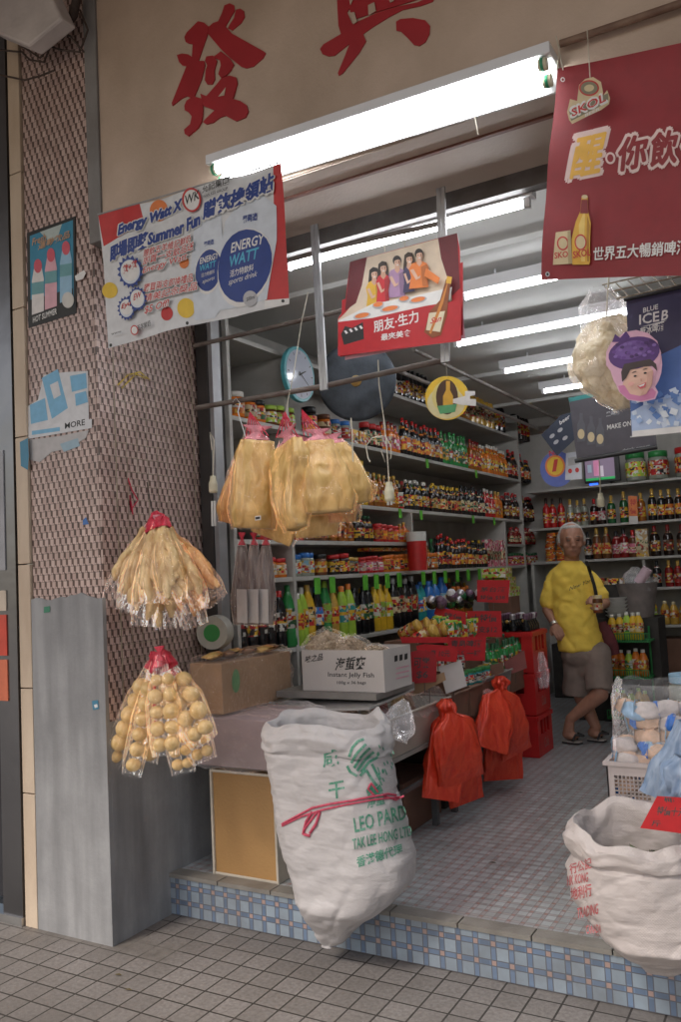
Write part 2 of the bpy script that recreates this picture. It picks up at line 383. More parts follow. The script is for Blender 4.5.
# ------------------------------------------------------------------ tiled pillar
XL = -3.36; YP = 2.82
cl_x = mat_weave('woven_mosaic_front', 'xz'); cl_y = mat_weave('woven_mosaic_side', 'yz')
cem = mat_streak('cement_render', (.35,.35,.355), (.17,.17,.175), (11,11,1.3), .75, .8, 3.5)
pil = empty('tiled_pillar', (-3.12, 3.1, 0), 'pink and brown mosaic pillar with bare grey cement lower half', 'pillar')
zc = at(60,598,1,YP).z
mb = MB(); mb.box((XL+.01, YP+.012, zc), (XP-.012, 3.64, 4.62), cl_x); mb.build('core', pil)
mb = MB(); mb.box((XL, YP, zc-.01), (XP-.014, YP+.011, 4.62), cl_x); mb.build('front_tiles', pil)
mb = MB(); mb.box((XP-.011, YP, .98), (XP, 3.64, 4.62), cl_y); mb.build('side_tiles', pil)
mb = MB()
n = 14; top = [(XL-.004+(XP-XL+.004)*i/n, zc-.002+.008*math.sin(i*1.3)+(.02 if 7 < i < 11 else 0)) for i in range(n+1)]
mb.plate([(XL-.004, YP-.012, 0), (XP+.004, YP-.012, 0)] + [(a, YP-.012, b) for a, b in reversed(top)], (0,.022,0), cem)
mb.box((XL+.005, YP+.011, 0), (XP-.001, 3.64, .985), cem)
mb.box((XP-.001, YP+.0105, 0), (XP+.004, 3.64, .975), cem)
mb.build('cement_render', pil)
strip_m = mat_streak('cream_strip', (.62,.50,.38), (.36,.25,.17), (8,8,2), .5, .5)
mb = MB()
for z0, z1 in ((0,.62),(.625,1.12),(1.125,1.72),(1.725,2.35),(2.355,3.0),(3.005,3.7),(3.705,4.62)): mb.box((-3.45, YP-.015, z0), (XL-.006, YP+.2, z1), strip_m)
tag(mb.build('cream_pilaster', bevel=.003), 'narrow cream tiled strip running up the left side of the pillar', 'pilaster')
# neighbouring shop's mirror-polished steel front
st = M('polished_steel', (.20,.20,.21), .3, .1, 3, .35, 1, 5)
ng = empty('steel_shopfront', (-3.7,2.9,0), 'shiny reflecting steel and glass front of the neighbouring shop', 'shopfront')
mb = MB(); mb.box((-3.6,YP-.02,.04),(-3.46,YP+.05,4.6), st); mb.build('steel_post', ng)
mb = MB(); mb.box((-5.2,YP+.02,.1),(-3.61,YP+.04,4.6), M('dark_glass', (.03,.03,.035), .08, .1, 3)); mb.build('window_pane', ng)
mb = MB(); mb.box((-5.2,YP-.03,0),(-3.458,YP+.06,.04), M('steel_foot', (.5,.5,.5), .4, .1, 9, 0, 1)); mb.build('sill', ng)
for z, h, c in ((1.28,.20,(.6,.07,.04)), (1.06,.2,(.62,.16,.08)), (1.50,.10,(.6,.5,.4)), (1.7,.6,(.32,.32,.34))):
    mb = MB(); mb.box((-3.598,YP-.026,z),(-3.53,YP-.0205,z+h), M('painted_reflection_%d'%int(z*100), c, .5)); mb.build('painted_reflection', ng)  # reflections in the steel post, put in as flat coloured patches

# ------------------------------------------------------------------ fascia with the shop's name
fas_m = mat_streak('fascia_paint', (.56,.43,.34), (.34,.25,.18), (2.5,2.5,1.6), .6, .55, 2.4)
trim_m = mat_streak('grey_trim_paint', (.25,.24,.235), (.12,.10,.09), (5,5,3), .6, .6)
fa = empty('shop_sign', (-1.5, 2.85, 3.2), 'beige painted sign board with big red brush-written shop characters', 'shop sign')
ZB = 3.21; YF = 2.8
mb = MB(); mb.box((-2.805, YF, ZB), (1.6, YF+.05, 4.38), fas_m); mb.build('board', fa)
mb = MB()
mb.box((-2.884, YF-.012, ZB-.01), (-2.806, YF+.07, 4.62), trim_m)
mb.box((-2.804, YF-.014, 4.382), (1.6, YF+.06, 4.60), trim_m); mb.build('frame', fa, bevel=.003)
red = M('red_lettering', (.36,.012,.02), .45, .12, 6)
def cpx(pts, ox, oy, k): return [(ox+a/k, oy+b/k) for a, b in pts]
k1 = 681/120
fat = [
 [(365,30),(395,18),(420,30),(424,60),(400,100),(372,150),(408,190),(590,292),(600,302),(585,330),(530,378),(490,388),(460,378),(400,330),(345,278),(270,190),(262,165),(300,130),(330,120),(350,75)],
 [(430,55),(455,48),(475,62),(480,95),(460,130),(410,172),(385,160),(395,140),(420,100)],
 [(215,120),(250,128),(275,150),(268,200),(240,280),(218,345),(180,340),(185,250),(165,248),(145,238),(138,210),(150,185),(180,155)],
 [(95,312),(125,303),(160,308),(215,345),(250,345),(255,370),(235,450),(190,560),(150,545),(120,560),(70,600),(66,585),(100,500),(150,375),(125,370),(108,352)],
 [(262,320),(300,315),(322,345),(308,400),(310,450),(295,478),(268,478),(254,455),(258,400),(268,370),(255,345)],
 [(300,325),(345,290),(395,330),(418,365),(400,400),(375,428),(345,440),(330,420),(345,370),(340,340)],
 [(350,440),(395,428),(430,438),(438,470),(425,520),(412,560),(455,572),(490,595),(500,630),(485,665),(430,687),(370,655),(340,665),(300,695),(262,705),(242,692),(262,670),(310,625),(245,600),(228,530),(262,545),(320,480)],
 [(150,570),(190,545),(240,560),(243,640),(235,690),(215,725),(160,772),(140,760),(136,735),(170,705),(180,660),(160,635),(140,625),(138,600)],
]
holes_f = [[(345,530),(372,495),(364,540),(330,548)]]
S = Sheet((0,YF,0),(0,-1,0)); S.k = 1
def strokes(name, polys, holes, ox, oy, k):
    mb = MB()
    for i, pl in enumerate(polys):
        d = .004+.0006*i
        mb.plate([atY(*q, YF-d) for q in cpx(pl, ox, oy, k)], (0, d-.0005, 0), red)
    for pl in holes:
        mb.plate([atY(*q, YF-.0105) for q in cpx(pl, ox, oy, k)], (0,.002,0), fas_m)
    o = mb.build(name, fa); return o
strokes('red_character', fat, holes_f, 160, 0, k1)
k2 = 681/140
hing = [
 [(128,-60),(185,-40),(188,0),(192,40),(180,60),(205,115),(255,95),(330,60),(430,30),(520,12),(590,-18),(605,-8),(595,8),(540,28),(450,48),(380,85),(300,135),(258,165),(272,200),(240,255),(160,355),(140,368),(135,355),(170,270),(192,212),(120,270),(90,274),(60,262),(48,238),(65,215),(150,165),(138,125),(133,40)],
 [(418,105),(440,92),(500,87),(560,98),(583,125),(580,165),(560,205),(530,223),(505,218),(470,180),(440,152),(420,148)],
 [(185,-70),(600,-70),(590,-25),(480,10),(330,55),(210,95),(190,40)],
 [(200,-160),(260,-170),(270,-60),(215,-60)], [(420,-200),(480,-210),(470,-60),(410,-60)], [(120,-150),(180,-150),(170,-50),(130,-50)], [(560,-230),(620,-235),(610,-60),(560,-60)],
 [(100,-190),(620,-290),(630,-240),(110,-140)],
]
holes_h = [[(196,62),(215,58),(228,105),(210,118)],[(282,25),(312,10),(320,52),(284,75)],[(190,-5),(215,-20),(196,24)],[(384,0),(410,-20),(406,3),(390,12)],[(295,-60),(400,-90),(395,-45),(300,-25)]]
strokes('red_character', hing, holes_h, 310, 0, k2)
# soffit under the sign, its brown strip, and the shutter beam behind
sof = mat_streak('soffit_paint', (.50,.42,.36), (.33,.25,.2), (2,2,2), .4, .6)
mb = MB(); mb.box((-2.88, YF+.005, ZB-.006), (1.6, 3.3, ZB-.001), sof)
tag(mb.build('soffit'), kind='structure')
mb = MB(); mb.box((-2.8, 2.93, ZB-.016), (1.6, 2.95, ZB-.0065), M('brown_strip', (.16,.06,.04), .6)); tag(mb.build('batten'), 'thin brown strip along the soffit under the sign board', 'batten')
bm_m = mat_streak('rusty_beam', (.13,.12,.115), (.05,.035,.028), (9,9,9), .8, .6, 6)
sh = empty('shutter_frame', (-1.5,3.3,0), 'dark rolling shutter beam and upright guides framing the shop opening', 'shutter frame')
mb = MB(); mb.box((-2.87, 3.30, 3.13), (1.6, 3.36, 3.215), bm_m); mb.box((-2.87, 3.361, 3.17), (1.6, 3.44, 3.214), bm_m); mb.build('beam', sh)
dk = M('dark_bronze_frame', (.045,.04,.038), .45, .2, 7)
alu = M('aluminium', (.38,.38,.39), .4, .12, 8, 0, .6)
mb = MB(); mb.box((-2.872, 3.52, ZF), (-2.80, 3.66, 3.2), dk); mb.build('guide', sh)
mb = MB(); mb.box((-2.797, 3.53, ZF), (-2.77, 3.6, 3.2), alu); mb.build('guide', sh)
# ------------------------------------------------------------------ lamps
tube_m = emit('lit_tube', (.95,.97,1.0), 17)
glow_m = emit('lit_front_tube', (.95,.98,1.0), 17)
hous = M('lamp_housing', (.70,.70,.72), .35, .05, 6)
green = M('green_end_cap', (.02,.25,.12), .4); ivory = M('ivory_holder', (.6,.55,.4), .5)
lamp = empty('fluorescent_lamp', (-1.4,2.72,3.3), 'long bright double-tube fluorescent lamp under the red characters', 'lamp')
a = V((-2.10,2.72,3.30)); a = atY(211,170,2.72); b = atY(553,60,2.72); ax = (b-a).normalized()
def along(p0, p1, s, dy, dz): return p0.lerp(p1, s)+V((0,dy,dz))
def bar(mb, p0, p1, y0, y1, z0, z1, mat):
    mb.hexa([p0+V((0,y0,z0)),p0+V((0,y1,z0)),p0+V((0,y1,z1)),p0+V((0,y0,z1)),p1+V((0,y0,z0)),p1+V((0,y1,z0)),p1+V((0,y1,z1)),p1+V((0,y0,z1))], mat)
mb = MB(); bar(mb, a, b, -.035, .078, .01, .05, hous); bar(mb, a, b, .066, .078, -.075, .009, hous); mb.build('housing', lamp, bevel=.003)
for dy, dz in ((-.012,-.012), (.036,-.045)):
    mb = MB(); mb.tube([along(a,b,.022,dy,dz), along(a,b,.965,dy,dz)], .018, glow_m, 12); mb.build('tube', lamp)
    for s, m_ in ((.01, ivory), (.968, ivory)):
        mb = MB(); mb.tube([along(a,b,s,dy,dz), along(a,b,s+.02,dy,dz)], .021, m_, 10); mb.tube([along(a,b,s+.006,dy,dz), along(a,b,s+.013,dy,dz)], .0225, green, 10); mb.build('lamp_holder', lamp)
cord = M('string', (.6,.55,.45), .8)
mb = MB(); q = atY(473,108,2.70); mb.tube([q, q+V((.004,0,-.04)), q+V((.012,0,-.1))], .0022, cord, 5); mb.build('pull_cord', lamp)
ZL = 3.1
def tube_lamp(px, py, L, label):
    c = at(px, py, 2, ZL)
    t = empty('ceiling_tube_lamp', c, label, 'lamp', 'tube lamps under the shop ceiling')
    mb = MB(); mb.box((c.x-.02,c.y-.03,ZL+.02),(c.x+L+.02,c.y+.03,ZL+.085), hous); mb.build('housing', t)
    mb = MB(); mb.tube([(c.x+.01,c.y,ZL),(c.x+L-.01,c.y,ZL)], .014, tube_m, 10); mb.build('tube', t)
    for x in (c.x, c.x+L-.02): mb = MB(); mb.box((x-.004,c.y-.014,ZL-.018),(x+.022,c.y+.014,ZL+.02), hous); mb.build('lamp_holder', t)
    for x in (c.x+.2, c.x+L-.2): mb = MB(); mb.tube([(x,c.y,ZL+.08),(x,c.y,3.22)], .006, hous, 6); mb.build('hanger', t)
tube_lamp(286, 268, 1.22, 'fluorescent tube lamp nearest the shop front, seen above the beer party board')
tube_lamp(462, 298, 1.22, 'second fluorescent ceiling lamp from the front, its end just right of the beer party board')
tube_lamp(455, 345, 1.22, 'third fluorescent ceiling lamp from the front, right under the second one')
tube_lamp(503, 372, 1.22, 'fourth fluorescent ceiling lamp from the front, rounded end clear of the wall pipes')
tube_lamp(542, 392, 1.22, 'smallest and farthest fluorescent ceiling lamp, beside the blue black tilted card')
# ================================================================== SHELVING
def proj(P):
    q = V(P)-CO; return 340.5+FPX*q.dot(RT)/q.dot(FW), 511-FPX*q.dot(UP)/q.dot(FW)
def yfor(px, x, z):
    lo, hi = 2.6, 12.0
    for _ in range(40):
        m = (lo+hi)/2
        if proj((x, m, z))[0] < px: lo = m
        else: hi = m
    return (lo+hi)/2
def xfor(px, y, z):
    lo, hi = -4.0, 3.0
    for _ in range(40):
        m = (lo+hi)/2
        if proj((m, y, z))[0] < px: lo = m
        else: hi = m
    return (lo+hi)/2
XF = -2.78; YB = 8.75; XW = -3.19
shelf_m = mat_streak('shelf_paint', (.52,.51,.48), (.28,.26,.23), (3,3,8), .5, .5)
ls = empty('wall_shelving', (-2.6,5.4,ZF), 'long grey painted shelving full of sauces along the left wall', 'shelving')
Z1, Z2, Z3, Z4, Z5 = 2.376, 1.97, 1.616, 1.31, .94
S1, S2, S3, S3B, S4, S5 = 2.96, 2.50, 2.07, 1.814, 1.594, 1.177
def brd(y0, y1, z, par=ls, x1=XF):
    mb = MB(); mb.box((XW, y0, z-.026), (x1, y1, z), shelf_m); mb.build('shelf_board', par, bevel=.002)
for y0, y1, z in ((4.27,8.72,S1),(4.27,8.72,S2),(4.27,8.72,S3),(4.27,5.93,S3B),(4.27,8.12,S4),(4.27,7.4,S5),(8.16,8.72,S3B),(8.16,8.72,S4),(3.70,4.24,S1),(3.70,4.24,S2),(3.70,4.24,S3),(3.70,4.24,S3B),(3.70,4.24,S4),(3.70,4.24,S5)): brd(y0, y1, z)
for (y, z0, z1) in ((3.67,ZF,3.2),(8.722,ZF,3.2),(8.13,S4-.2,S3-.028),(5.935,S4+.002,S3-.028),(4.24,ZF,S2-.03),(4.243,S2+.001,S1-.03),(7.405,ZF,S4-.03)):
    mb = MB(); mb.box((XW, y, z0), (XF+.003, y+.028, z1), shelf_m); mb.build('upright', ls)
mb = MB(); mb.box((XW-.003, 3.66, .6), (XW-.001, 8.7, 3.15), wall_m); mb.build('back_panel', ls)
bs = empty('back_shelving', (-1,7.8,ZF), 'grey shelving with bottles across the back wall', 'shelving')
for x0, z in ((-2.74,Z1),(-2.74,Z2),(-2.74,Z3),(-1.57,Z4),(-1.57,Z5)):
    mb = MB(); mb.box((x0, YB+.03, z-.024), (.88, 9.19, z), shelf_m); mb.build('shelf_board', bs, bevel=.002)
for x in (-1.61, -.4, .85):
    mb = MB(); mb.box((x, YB+.04, ZF), (x+.026, 9.188, 1.588), shelf_m); mb.build('upright', bs)
mb = MB(); mb.box((-2.74, YB+.035, ZF), (-2.71, 9.188, 1.588), shelf_m); mb.build('upright', bs)
# pipes and hooks near the ceiling on the shelf side
gi = mat_streak('galvanised_pipe', (.30,.27,.25), (.12,.08,.06), (9,9,9), .6, .5, 5)
for i, (x, z) in enumerate(((-2.62,3.06),(-2.34,3.10))):
    mb = MB(); mb.tube([(x,5.2,z),(x,9.15,z)], .016, gi, 8); tag(mb.build('ceiling_pipe'), ('white-grey pipe running inwards just above the top shelf','white-grey pipe running inwards under the ceiling, nearer the lamps')[i], 'pipe')
# ------------------------------------------------------------------ bottles, jars, cartons
CNT = {}
COL = dict(dark=(.022,.012,.01), black=(.012,.012,.014), red=(.50,.02,.02), dred=(.22,.012,.012), orange=(.65,.17,.02), yellow=(.72,.44,.03), lime=(.36,.55,.06),
  green=(.03,.24,.06), dgreen=(.015,.10,.035), white=(.68,.66,.6), cream=(.66,.55,.34), amber=(.30,.10,.015), brown=(.14,.05,.02), blue=(.03,.16,.50), lblue=(.25,.5,.62),
  pink=(.62,.16,.24), tan=(.50,.33,.16), clear=(.30,.32,.27), purple=(.2,.05,.2), gold=(.55,.33,.06), grey=(.3,.3,.3), teal=(.03,.3,.3), nut=(.24,.14,.07))
def glassy(c): return M('glass_'+c, COL[c], .12, .12, 30, spec=.6)
ACC = {'white':('red','black','gold'),'cream':('red','dgreen','brown'),'yellow':('red','black','white'),'gold':('red','cream','black'),'red':('yellow','white','black'),'orange':('yellow','dred','white'),'pink':('white','dred','cream')}
def paper(c): a = ACC.get(c, ('white','yellow','red')); return mat_label('label_'+c, [COL[c]]+[COL[q] for q in a])
def lid(c): return M('lid_'+c, COL[c], .35, .08, 30)
PRO = {}
SHAPES = {
 'sauce': ([(0,0),(.96,.005),(1,.03),(1,.56),(.9,.64),(.5,.74),(.36,.80),(.33,.90)], (.14,.50), [(.38,.885),(.40,.89),(.40,.995),(0,1)]),
 'wine':  ([(0,0),(.97,.005),(1,.03),(1,.60),(.85,.68),(.42,.76),(.34,.82),(.32,.93)], (.16,.50), [(.37,.80),(.37,.99),(0,1)]),
 'pet':   ([(0,0),(.85,.0),(1,.04),(.96,.25),(1,.45),(1,.62),(.8,.75),(.45,.87),(.36,.90)], (.30,.62), [(.42,.885),(.42,.99),(0,1)]),
 'jar':   ([(0,0),(.95,.0),(1,.05),(1,.68),(.9,.77),(.82,.79)], (.14,.66), [(.92,.785),(.95,.79),(.95,.985),(.85,1),(0,1)]),
 'can':   ([(0,0),(.92,.0),(1,.03),(1,.95),(.92,.98)], (.05,.93), [(.94,.975),(.94,.99),(.86,.985),(0,.985)]),
}
def product(kind, h, r, cb, cl, cc):
    k = (kind, round(h,3), round(r,3), cb, cl, cc)
    if k in PRO: return PRO[k], False
    if kind == 'box':
        mb = MB(); mb.box((-r,-r*.7,0),(r,r*.7,h), paper(cb)); o = mb.build('carton', loc=(0,0,0)); kids = []
        mb = MB(); mb.box((-r*1.01,-r*.72,h*.25),(r*1.01,r*.72,h*.6), paper(cl)); kids = [mb.build('label', o)]
    else:
        body, (l0,l1), cap = SHAPES[kind]; seg = 12
        mb = MB(); mb.lathe([(a*r,b*h,glassy(cb)) for a,b in body], (0,0,0), seg); o = mb.build({'jar':'jar','can':'can'}.get(kind,'bottle'), loc=(0,0,0), merge=True)
        mb = MB(); mb.lathe([(r*1.0,l0*h,paper(cl)),(r*1.03,l0*h+.001,paper(cl)),(r*1.03,l1*h-.001,paper(cl)),(r*1.0,l1*h,paper(cl))], (0,0,0), seg)
        # a band of a second colour across the label
        k2 = ACC.get(cl, ('white','yellow','red'))[len(cb+cc)%3]
        m0, m1 = l0+(l1-l0)*.42, l0+(l1-l0)*.62
        mb.lathe([(r*1.036,m0*h,paper(k2)),(r*1.036,m1*h,paper(k2))], (0,0,0), seg)
        NL = mb.build('label', o)
        mb = MB(); mb.lathe([(a*r,b*h,lid(cc)) for a,b in cap], (0,0,0), seg); c = mb.build('cap', o, merge=True); kids = [NL, c]
        if kind in ('sauce','wine'): mb = MB(); mb.lathe([(r*.64,.71*h,paper(cl)),(r*.50,.77*h,paper(cl))], (0,0,0), seg); kids.append(mb.build('neck_label', o))
    CH_OF[o.name] = kids; PRO[k] = o; return o, True
rnd = random.Random(3)
def put(kind, h, r, cols, look, cat, x, y, z, row, group, end='the left', wob=.01):
    h *= 1.158; r *= 1.158
    o, new = product(kind, h, r, *cols)
    if not new: base = o; o = base.copy(); C.objects.link(o); [setattr((lambda c: (C.objects.link(c), c)[1])(ch.copy()), 'parent', o) for ch in CH_OF[base.name]]
    o.location = (x+rnd.uniform(-wob,wob), y+rnd.uniform(-wob*.3,wob*.3), z); o.rotation_euler = (rnd.uniform(-.02,.02),rnd.uniform(-.02,.02),rnd.uniform(-3,3) if kind != 'box' else math.pi/2*0); q_ = rnd.uniform(.93,1.05); o.scale = (1,1,q_)
    i = CNT.get((look,row), 0); CNT[(look,row)] = i+1
    tag(o, '%s %s from %s %s' % (ordw(i), look, end, row), cat, group); return o
def rowL(z, row, clusters, x=XF-.05):
    for px0, px1, kind, h, r, cols, look in clusters:
        y0, y1 = yfor(px0, x, z+.1), yfor(px1, x, z+.1); n = max(1, int(round((y1-y0)/(2.46*r))))
        cat = {'jar':'jar','box':'carton','can':'can'}.get(kind,'bottle')
        for i in range(n):
            y = y0+(i+.5)*(y1-y0)/n
            o = put(kind, h*rnd.uniform(.98,1.02) if 0 else h, r, cols, look, cat, x, y, z, row, 'goods on the left wall shelves')
            if kind == 'box': o.rotation_euler.z = math.pi/2
T1, T2, T3 = 'on the top shelf', 'on the second shelf down', 'on the third shelf down'
rowL(S1+.001, T1, [(388,400,'jar',.16,.045,('dark','white','black'),'black-lidded jar'),(402,428,'sauce',.24,.035,('black','brown','black'),'black bottle'),
 (430,450,'box',.16,.05,('tan','orange','white'),'tan carton'),(452,468,'sauce',.22,.033,('amber','cream','gold'),'amber sauce bottle'),
 (470,491,'wine',.33,.038,('gold','cream','gold'),'tall golden liquor bottle'),(494,502,'wine',.33,.042,('black','red','black'),'tall black bottle with red label'),
 (512,518,'wine',.33,.04,('black','cream','gold'),'gold-capped dark wine bottle'),(519,526,'wine',.32,.04,('dark','red','black'),'dark wine bottle with red label')])
rowL(S2+.001, T2, [(229,240,'jar',.13,.045,('orange','orange','white'),'orange jar'),(243,262,'jar',.11,.04,('orange','cream','black'),'cream-labelled orange jar'),(264,290,'jar',.11,.04,('brown','lime','lime'),'small green-lidded jar'),
 (304,316,'jar',.15,.045,('dark','yellow','black'),'black jar with yellow label'),(317,329,'jar',.13,.042,('orange','cream','brown'),'round orange jar'),(331,347,'jar',.12,.036,('clear','white','blue'),'blue-lidded jar'),
 (349,362,'box',.09,.04,('orange','red','orange'),'orange carton'),(363,380,'jar',.16,.035,('dark','cream','red'),'red-lidded brown jar'),(381,399,'sauce',.20,.028,('orange','pink','dred'),'orange pink-labelled bottle'),
 (400,440,'sauce',.25,.028,('black','orange','red'),'red-necked soy bottle'),(441,466,'sauce',.25,.028,('green','dgreen','green'),'green bottle'),(468,479,'sauce',.25,.028,('amber','red','dred'),'brown red-labelled bottle'),
 (480,506,'sauce',.25,.03,('orange','yellow','white'),'white-capped orange sauce bottle'),(507,521,'sauce',.26,.032,('dark','red','red'),'dark bottle with red label'),(524,536,'sauce',.22,.032,('black','orange','red'),'short black and orange bottle')])
rowL(S3+.001, T3, [(352,364,'sauce',.28,.034,('yellow','lime','yellow'),'tall yellow oil bottle'),(366,396,'sauce',.22,.032,('amber','orange','gold'),'gold-capped sauce bottle'),
 (397,402,'jar',.12,.035,('red','cream','white'),'red jar'),(404,428,'sauce',.22,.03,('black','yellow','white'),'white-capped black bottle'),(429,458,'sauce',.21,.03,('dark','gold','yellow'),'yellow-capped dark bottle'),
 (459,482,'sauce',.23,.03,('black','cream','black'),'black-capped soy bottle'),(483,492,'sauce',.24,.03,('red','white','white'),'white-capped red bottle'),(493,500,'sauce',.22,.03,('orange','orange','gold'),'orange bottle'),
 (506,538,'sauce',.24,.03,('dark','dred','red'),'red-capped dark bottle')])
rowL(S3B+.001, 'on the half-height shelf', [(256,300,'jar',.11,.036,('red','cream','red'),'red-lidded jar'),(302,325,'jar',.11,.036,('brown','orange','gold'),'gold-lidded brown jar'),(330,352,'sauce',.15,.028,('amber','orange','yellow'),'small amber bottle'),(353,372,'sauce',.17,.028,('dark','yellow','dgreen'),'dark green-capped bottle'),
 (373,395,'jar',.11,.036,('red','orange','red'),'squat red jar'),(396,408,'sauce',.13,.028,('orange','red','gold'),'small orange bottle'),
 (509,540,'sauce',.15,.028,('dred','cream','red'),'small dark red bottle')])
rowL(S4+.001, 'on the fourth shelf down', [(256,284,'jar',.1,.038,('orange','tan','red'),'low orange jar'),(286,312,'jar',.12,.034,('clear','lblue','blue'),'pale blue-lidded jar'),(313,324,'jar',.12,.04,('brown','orange','black'),'black-lidded brown jar'),
 (330,345,'jar',.12,.04,('dark','yellow','red'),'yellow-labelled dark jar'),(346,356,'jar',.1,.036,('black','cream','gold'),'cream-labelled jar'),(358,380,'jar',.10,.036,('red','pink','red'),'red pickle jar'),(381,406,'jar',.11,.036,('orange','yellow','orange'),'orange-lidded yellow jar'),
 (424,436,'jar',.12,.034,('brown','orange','orange'),'brown orange-topped jar'),(437,449,'sauce',.25,.03,('black','red','red'),'red-capped black bottle'),(450,470,'sauce',.22,.03,('dark','orange','red'),'dark orange-labelled bottle'),
 (471,485,'sauce',.2,.03,('black','gold','black'),'black gold-labelled bottle'),(486,502,'box',.22,.04,('pink','cream','pink'),'pink carton'),(509,540,'jar',.11,.034,('pink','dred','dgreen'),'pink green-lidded jar')])
rowL(S4+.155, 'stacked above the fourth shelf', [(362,405,'box',.022,.05,('gold','orange','gold'),'flat golden carton')], x=XF-.08)
rowL(S5+.001, 'on the drinks shelf', [(236,284,'pet',.29,.036,('black','dark','red'),'red-capped cola bottle'),(285,293,'pet',.32,.04,('green','dgreen','green'),'green lemonade bottle'),(294,306,'pet',.29,.036,('lime','yellow','white'),'white-capped lime drink bottle'),
 (307,314,'pet',.3,.038,('yellow','gold','gold'),'yellow drink bottle'),(315,322,'pet',.29,.036,('black','blue','blue'),'blue-capped black bottle'),(323,329,'pet',.33,.038,('green','lime','lime'),'lime-labelled green bottle'),(330,336,'pet',.28,.038,('gold','yellow','white'),'golden tea bottle'),
 (337,352,'pet',.31,.038,('lime','teal','orange'),'orange-capped tea bottle'),(353,372,'pet',.29,.036,('black','dgreen','black'),'black-capped black bottle'),(373,389,'pet',.29,.04,('yellow','lime','yellow'),'yellow-capped yellow bottle'),
 (390,414,'pet',.33,.045,('black','cream','grey'),'grey-labelled soy bottle'),(416,424,'pet',.27,.04,('teal','blue','blue'),'teal drink bottle'),(425,446,'pet',.30,.05,('blue','lblue','blue'),'blue detergent bottle'),
 (447,470,'pet',.22,.04,('amber','red','orange'),'orange-capped amber bottle')])
# ranks packed behind the front ones, too many and too hidden to tell apart
rk = MB(); rr = random.Random(5)
for z, px0, px1, h, dx in ((S2,398,536,.27,.15),(S2,398,536,.25,.25),(S3,300,535,.26,.15),(S3,345,535,.28,.25),(S5,292,470,.33,.17),(S4,425,500,.27,.14),(S3B,330,405,.14,.12)):
    y0, y1 = yfor(px0, XF-dx, z+.1), yfor(px1, XF-dx, z+.1); n = int((y1-y0)/.085)
    for i in range(n):
        cbk = ('black','dark','brown','dgreen','amber')[rr.randrange(5)]; ck = ('red','gold','yellow','white','black','green')[rr.randrange(6)]; lk = ('orange','yellow','cream','red','white')[rr.randrange(5)]; hh = h*rr.uniform(.85,1.05); r = .034
        o_ = (XF-dx+rr.uniform(-.01,.01), y0+(i+.5)*(y1-y0)/n, z+.001); body = SHAPES['sauce'][0]
        rk.lathe([(a_*r,b_*hh,glassy(cbk)) for a_,b_ in body], o_, 8); rk.lathe([(r*1.03,.14*hh,paper(lk)),(r*1.03,.5*hh,paper(lk))], o_, 8); rk.lathe([(.42*r,.88*hh,lid(ck)),(.42*r,.99*hh,lid(ck)),(0,hh,lid(ck))], o_, 8)
tag(rk.build('packed_rear_stock', fix=False), 'mass of dark bottles packed behind the front rows of the wall shelves', 'bottles', kind='stuff')
def rowB(z, row, clusters, y=YB+.09):
    for px0, px1, kind, h, r, cols, look in clusters:
        x0, x1 = xfor(px0, y, z+.1), xfor(px1, y, z+.1); n = max(1, int(round((x1-x0)/(2.46*r)))); cat = {'jar':'jar','box':'carton','can':'can'}.get(kind,'bottle')
        for i in range(n): put(kind, h, r, cols, look, cat, x0+(i+.5)*(x1-x0)/n, y, z, row, 'bottles on the back wall shelves')
rowB(Z1+.001, 'on the uppermost back shelf', [(625,646,'jar',.25,.085,('clear','lime','green'),'big green-lidded glass jar'),(648,669,'jar',.25,.085,('clear','red','green'),'big red-labelled glass jar'),(671,700,'jar',.25,.085,('clear','red','red'),'big red-lidded glass jar')])
rowB(Z2+.001, 'on the upper back shelf', [(543,565,'wine',.27,.034,('red','red','dark'),'slim red bottle'),(567,588,'wine',.25,.034,('clear','brown','gold'),'clear gold-capped bottle'),(590,598,'wine',.24,.036,('dark','red','red'),'dark red-labelled bottle'),(599,606,'wine',.25,.036,('dark','pink','black'),'dark pink-labelled bottle'),
 (607,629,'wine',.26,.036,('dgreen','yellow','gold'),'dark yellow-labelled bottle'),(637,648,'wine',.25,.036,('amber','yellow','gold'),'amber yellow-labelled bottle'),(649,665,'wine',.27,.036,('black','yellow','gold'),'black gold-capped bottle'),(666,700,'wine',.27,.036,('dark','orange','gold'),'dark orange-labelled bottle')])
rowB(Z3+.001, 'on the middle back shelf', [(586,592,'wine',.25,.036,('black','white','black'),'black white-labelled bottle'),(593,611,'wine',.27,.04,('brown','gold','gold'),'squat brandy bottle'),(612,628,'wine',.25,.042,('dred','pink','black'),'reddish liquor bottle'),(629,637,'wine',.24,.042,('brown','pink','red'),'brown liquor bottle'),
 (638,648,'box',.25,.05,('tan','cream','tan'),'upright grey gift carton'),(650,700,'wine',.26,.042,('dark','brown','dred'),'very dark bottle')])
rowB(Z4+.001, 'on the short back shelf', [(650,664,'wine',.22,.036,('black','white','black'),'black bottle with pale label'),(665,700,'wine',.22,.036,('dred','red','gold'),'deep red bottle')])
rowB(Z5+.001, 'on the lowest back shelf', [(650,659,'pet',.22,.036,('yellow','lime','yellow'),'yellow juice bottle'),(660,700,'pet',.2,.038,('gold','orange','cream'),'cream-capped orange juice bottle')])
rowB(Z3+.001, 'at the far left of the middle back shelf', [(545,566,'jar',.05,.045,('orange','red','orange'),'stacked orange tub')])
for k in range(1,5): rowB(Z3+.001+.06*k, 'in layer %s of the orange tubs' % ordw(k), [(545,566,'jar',.05,.045,('orange','red','orange'),'orange tub')])
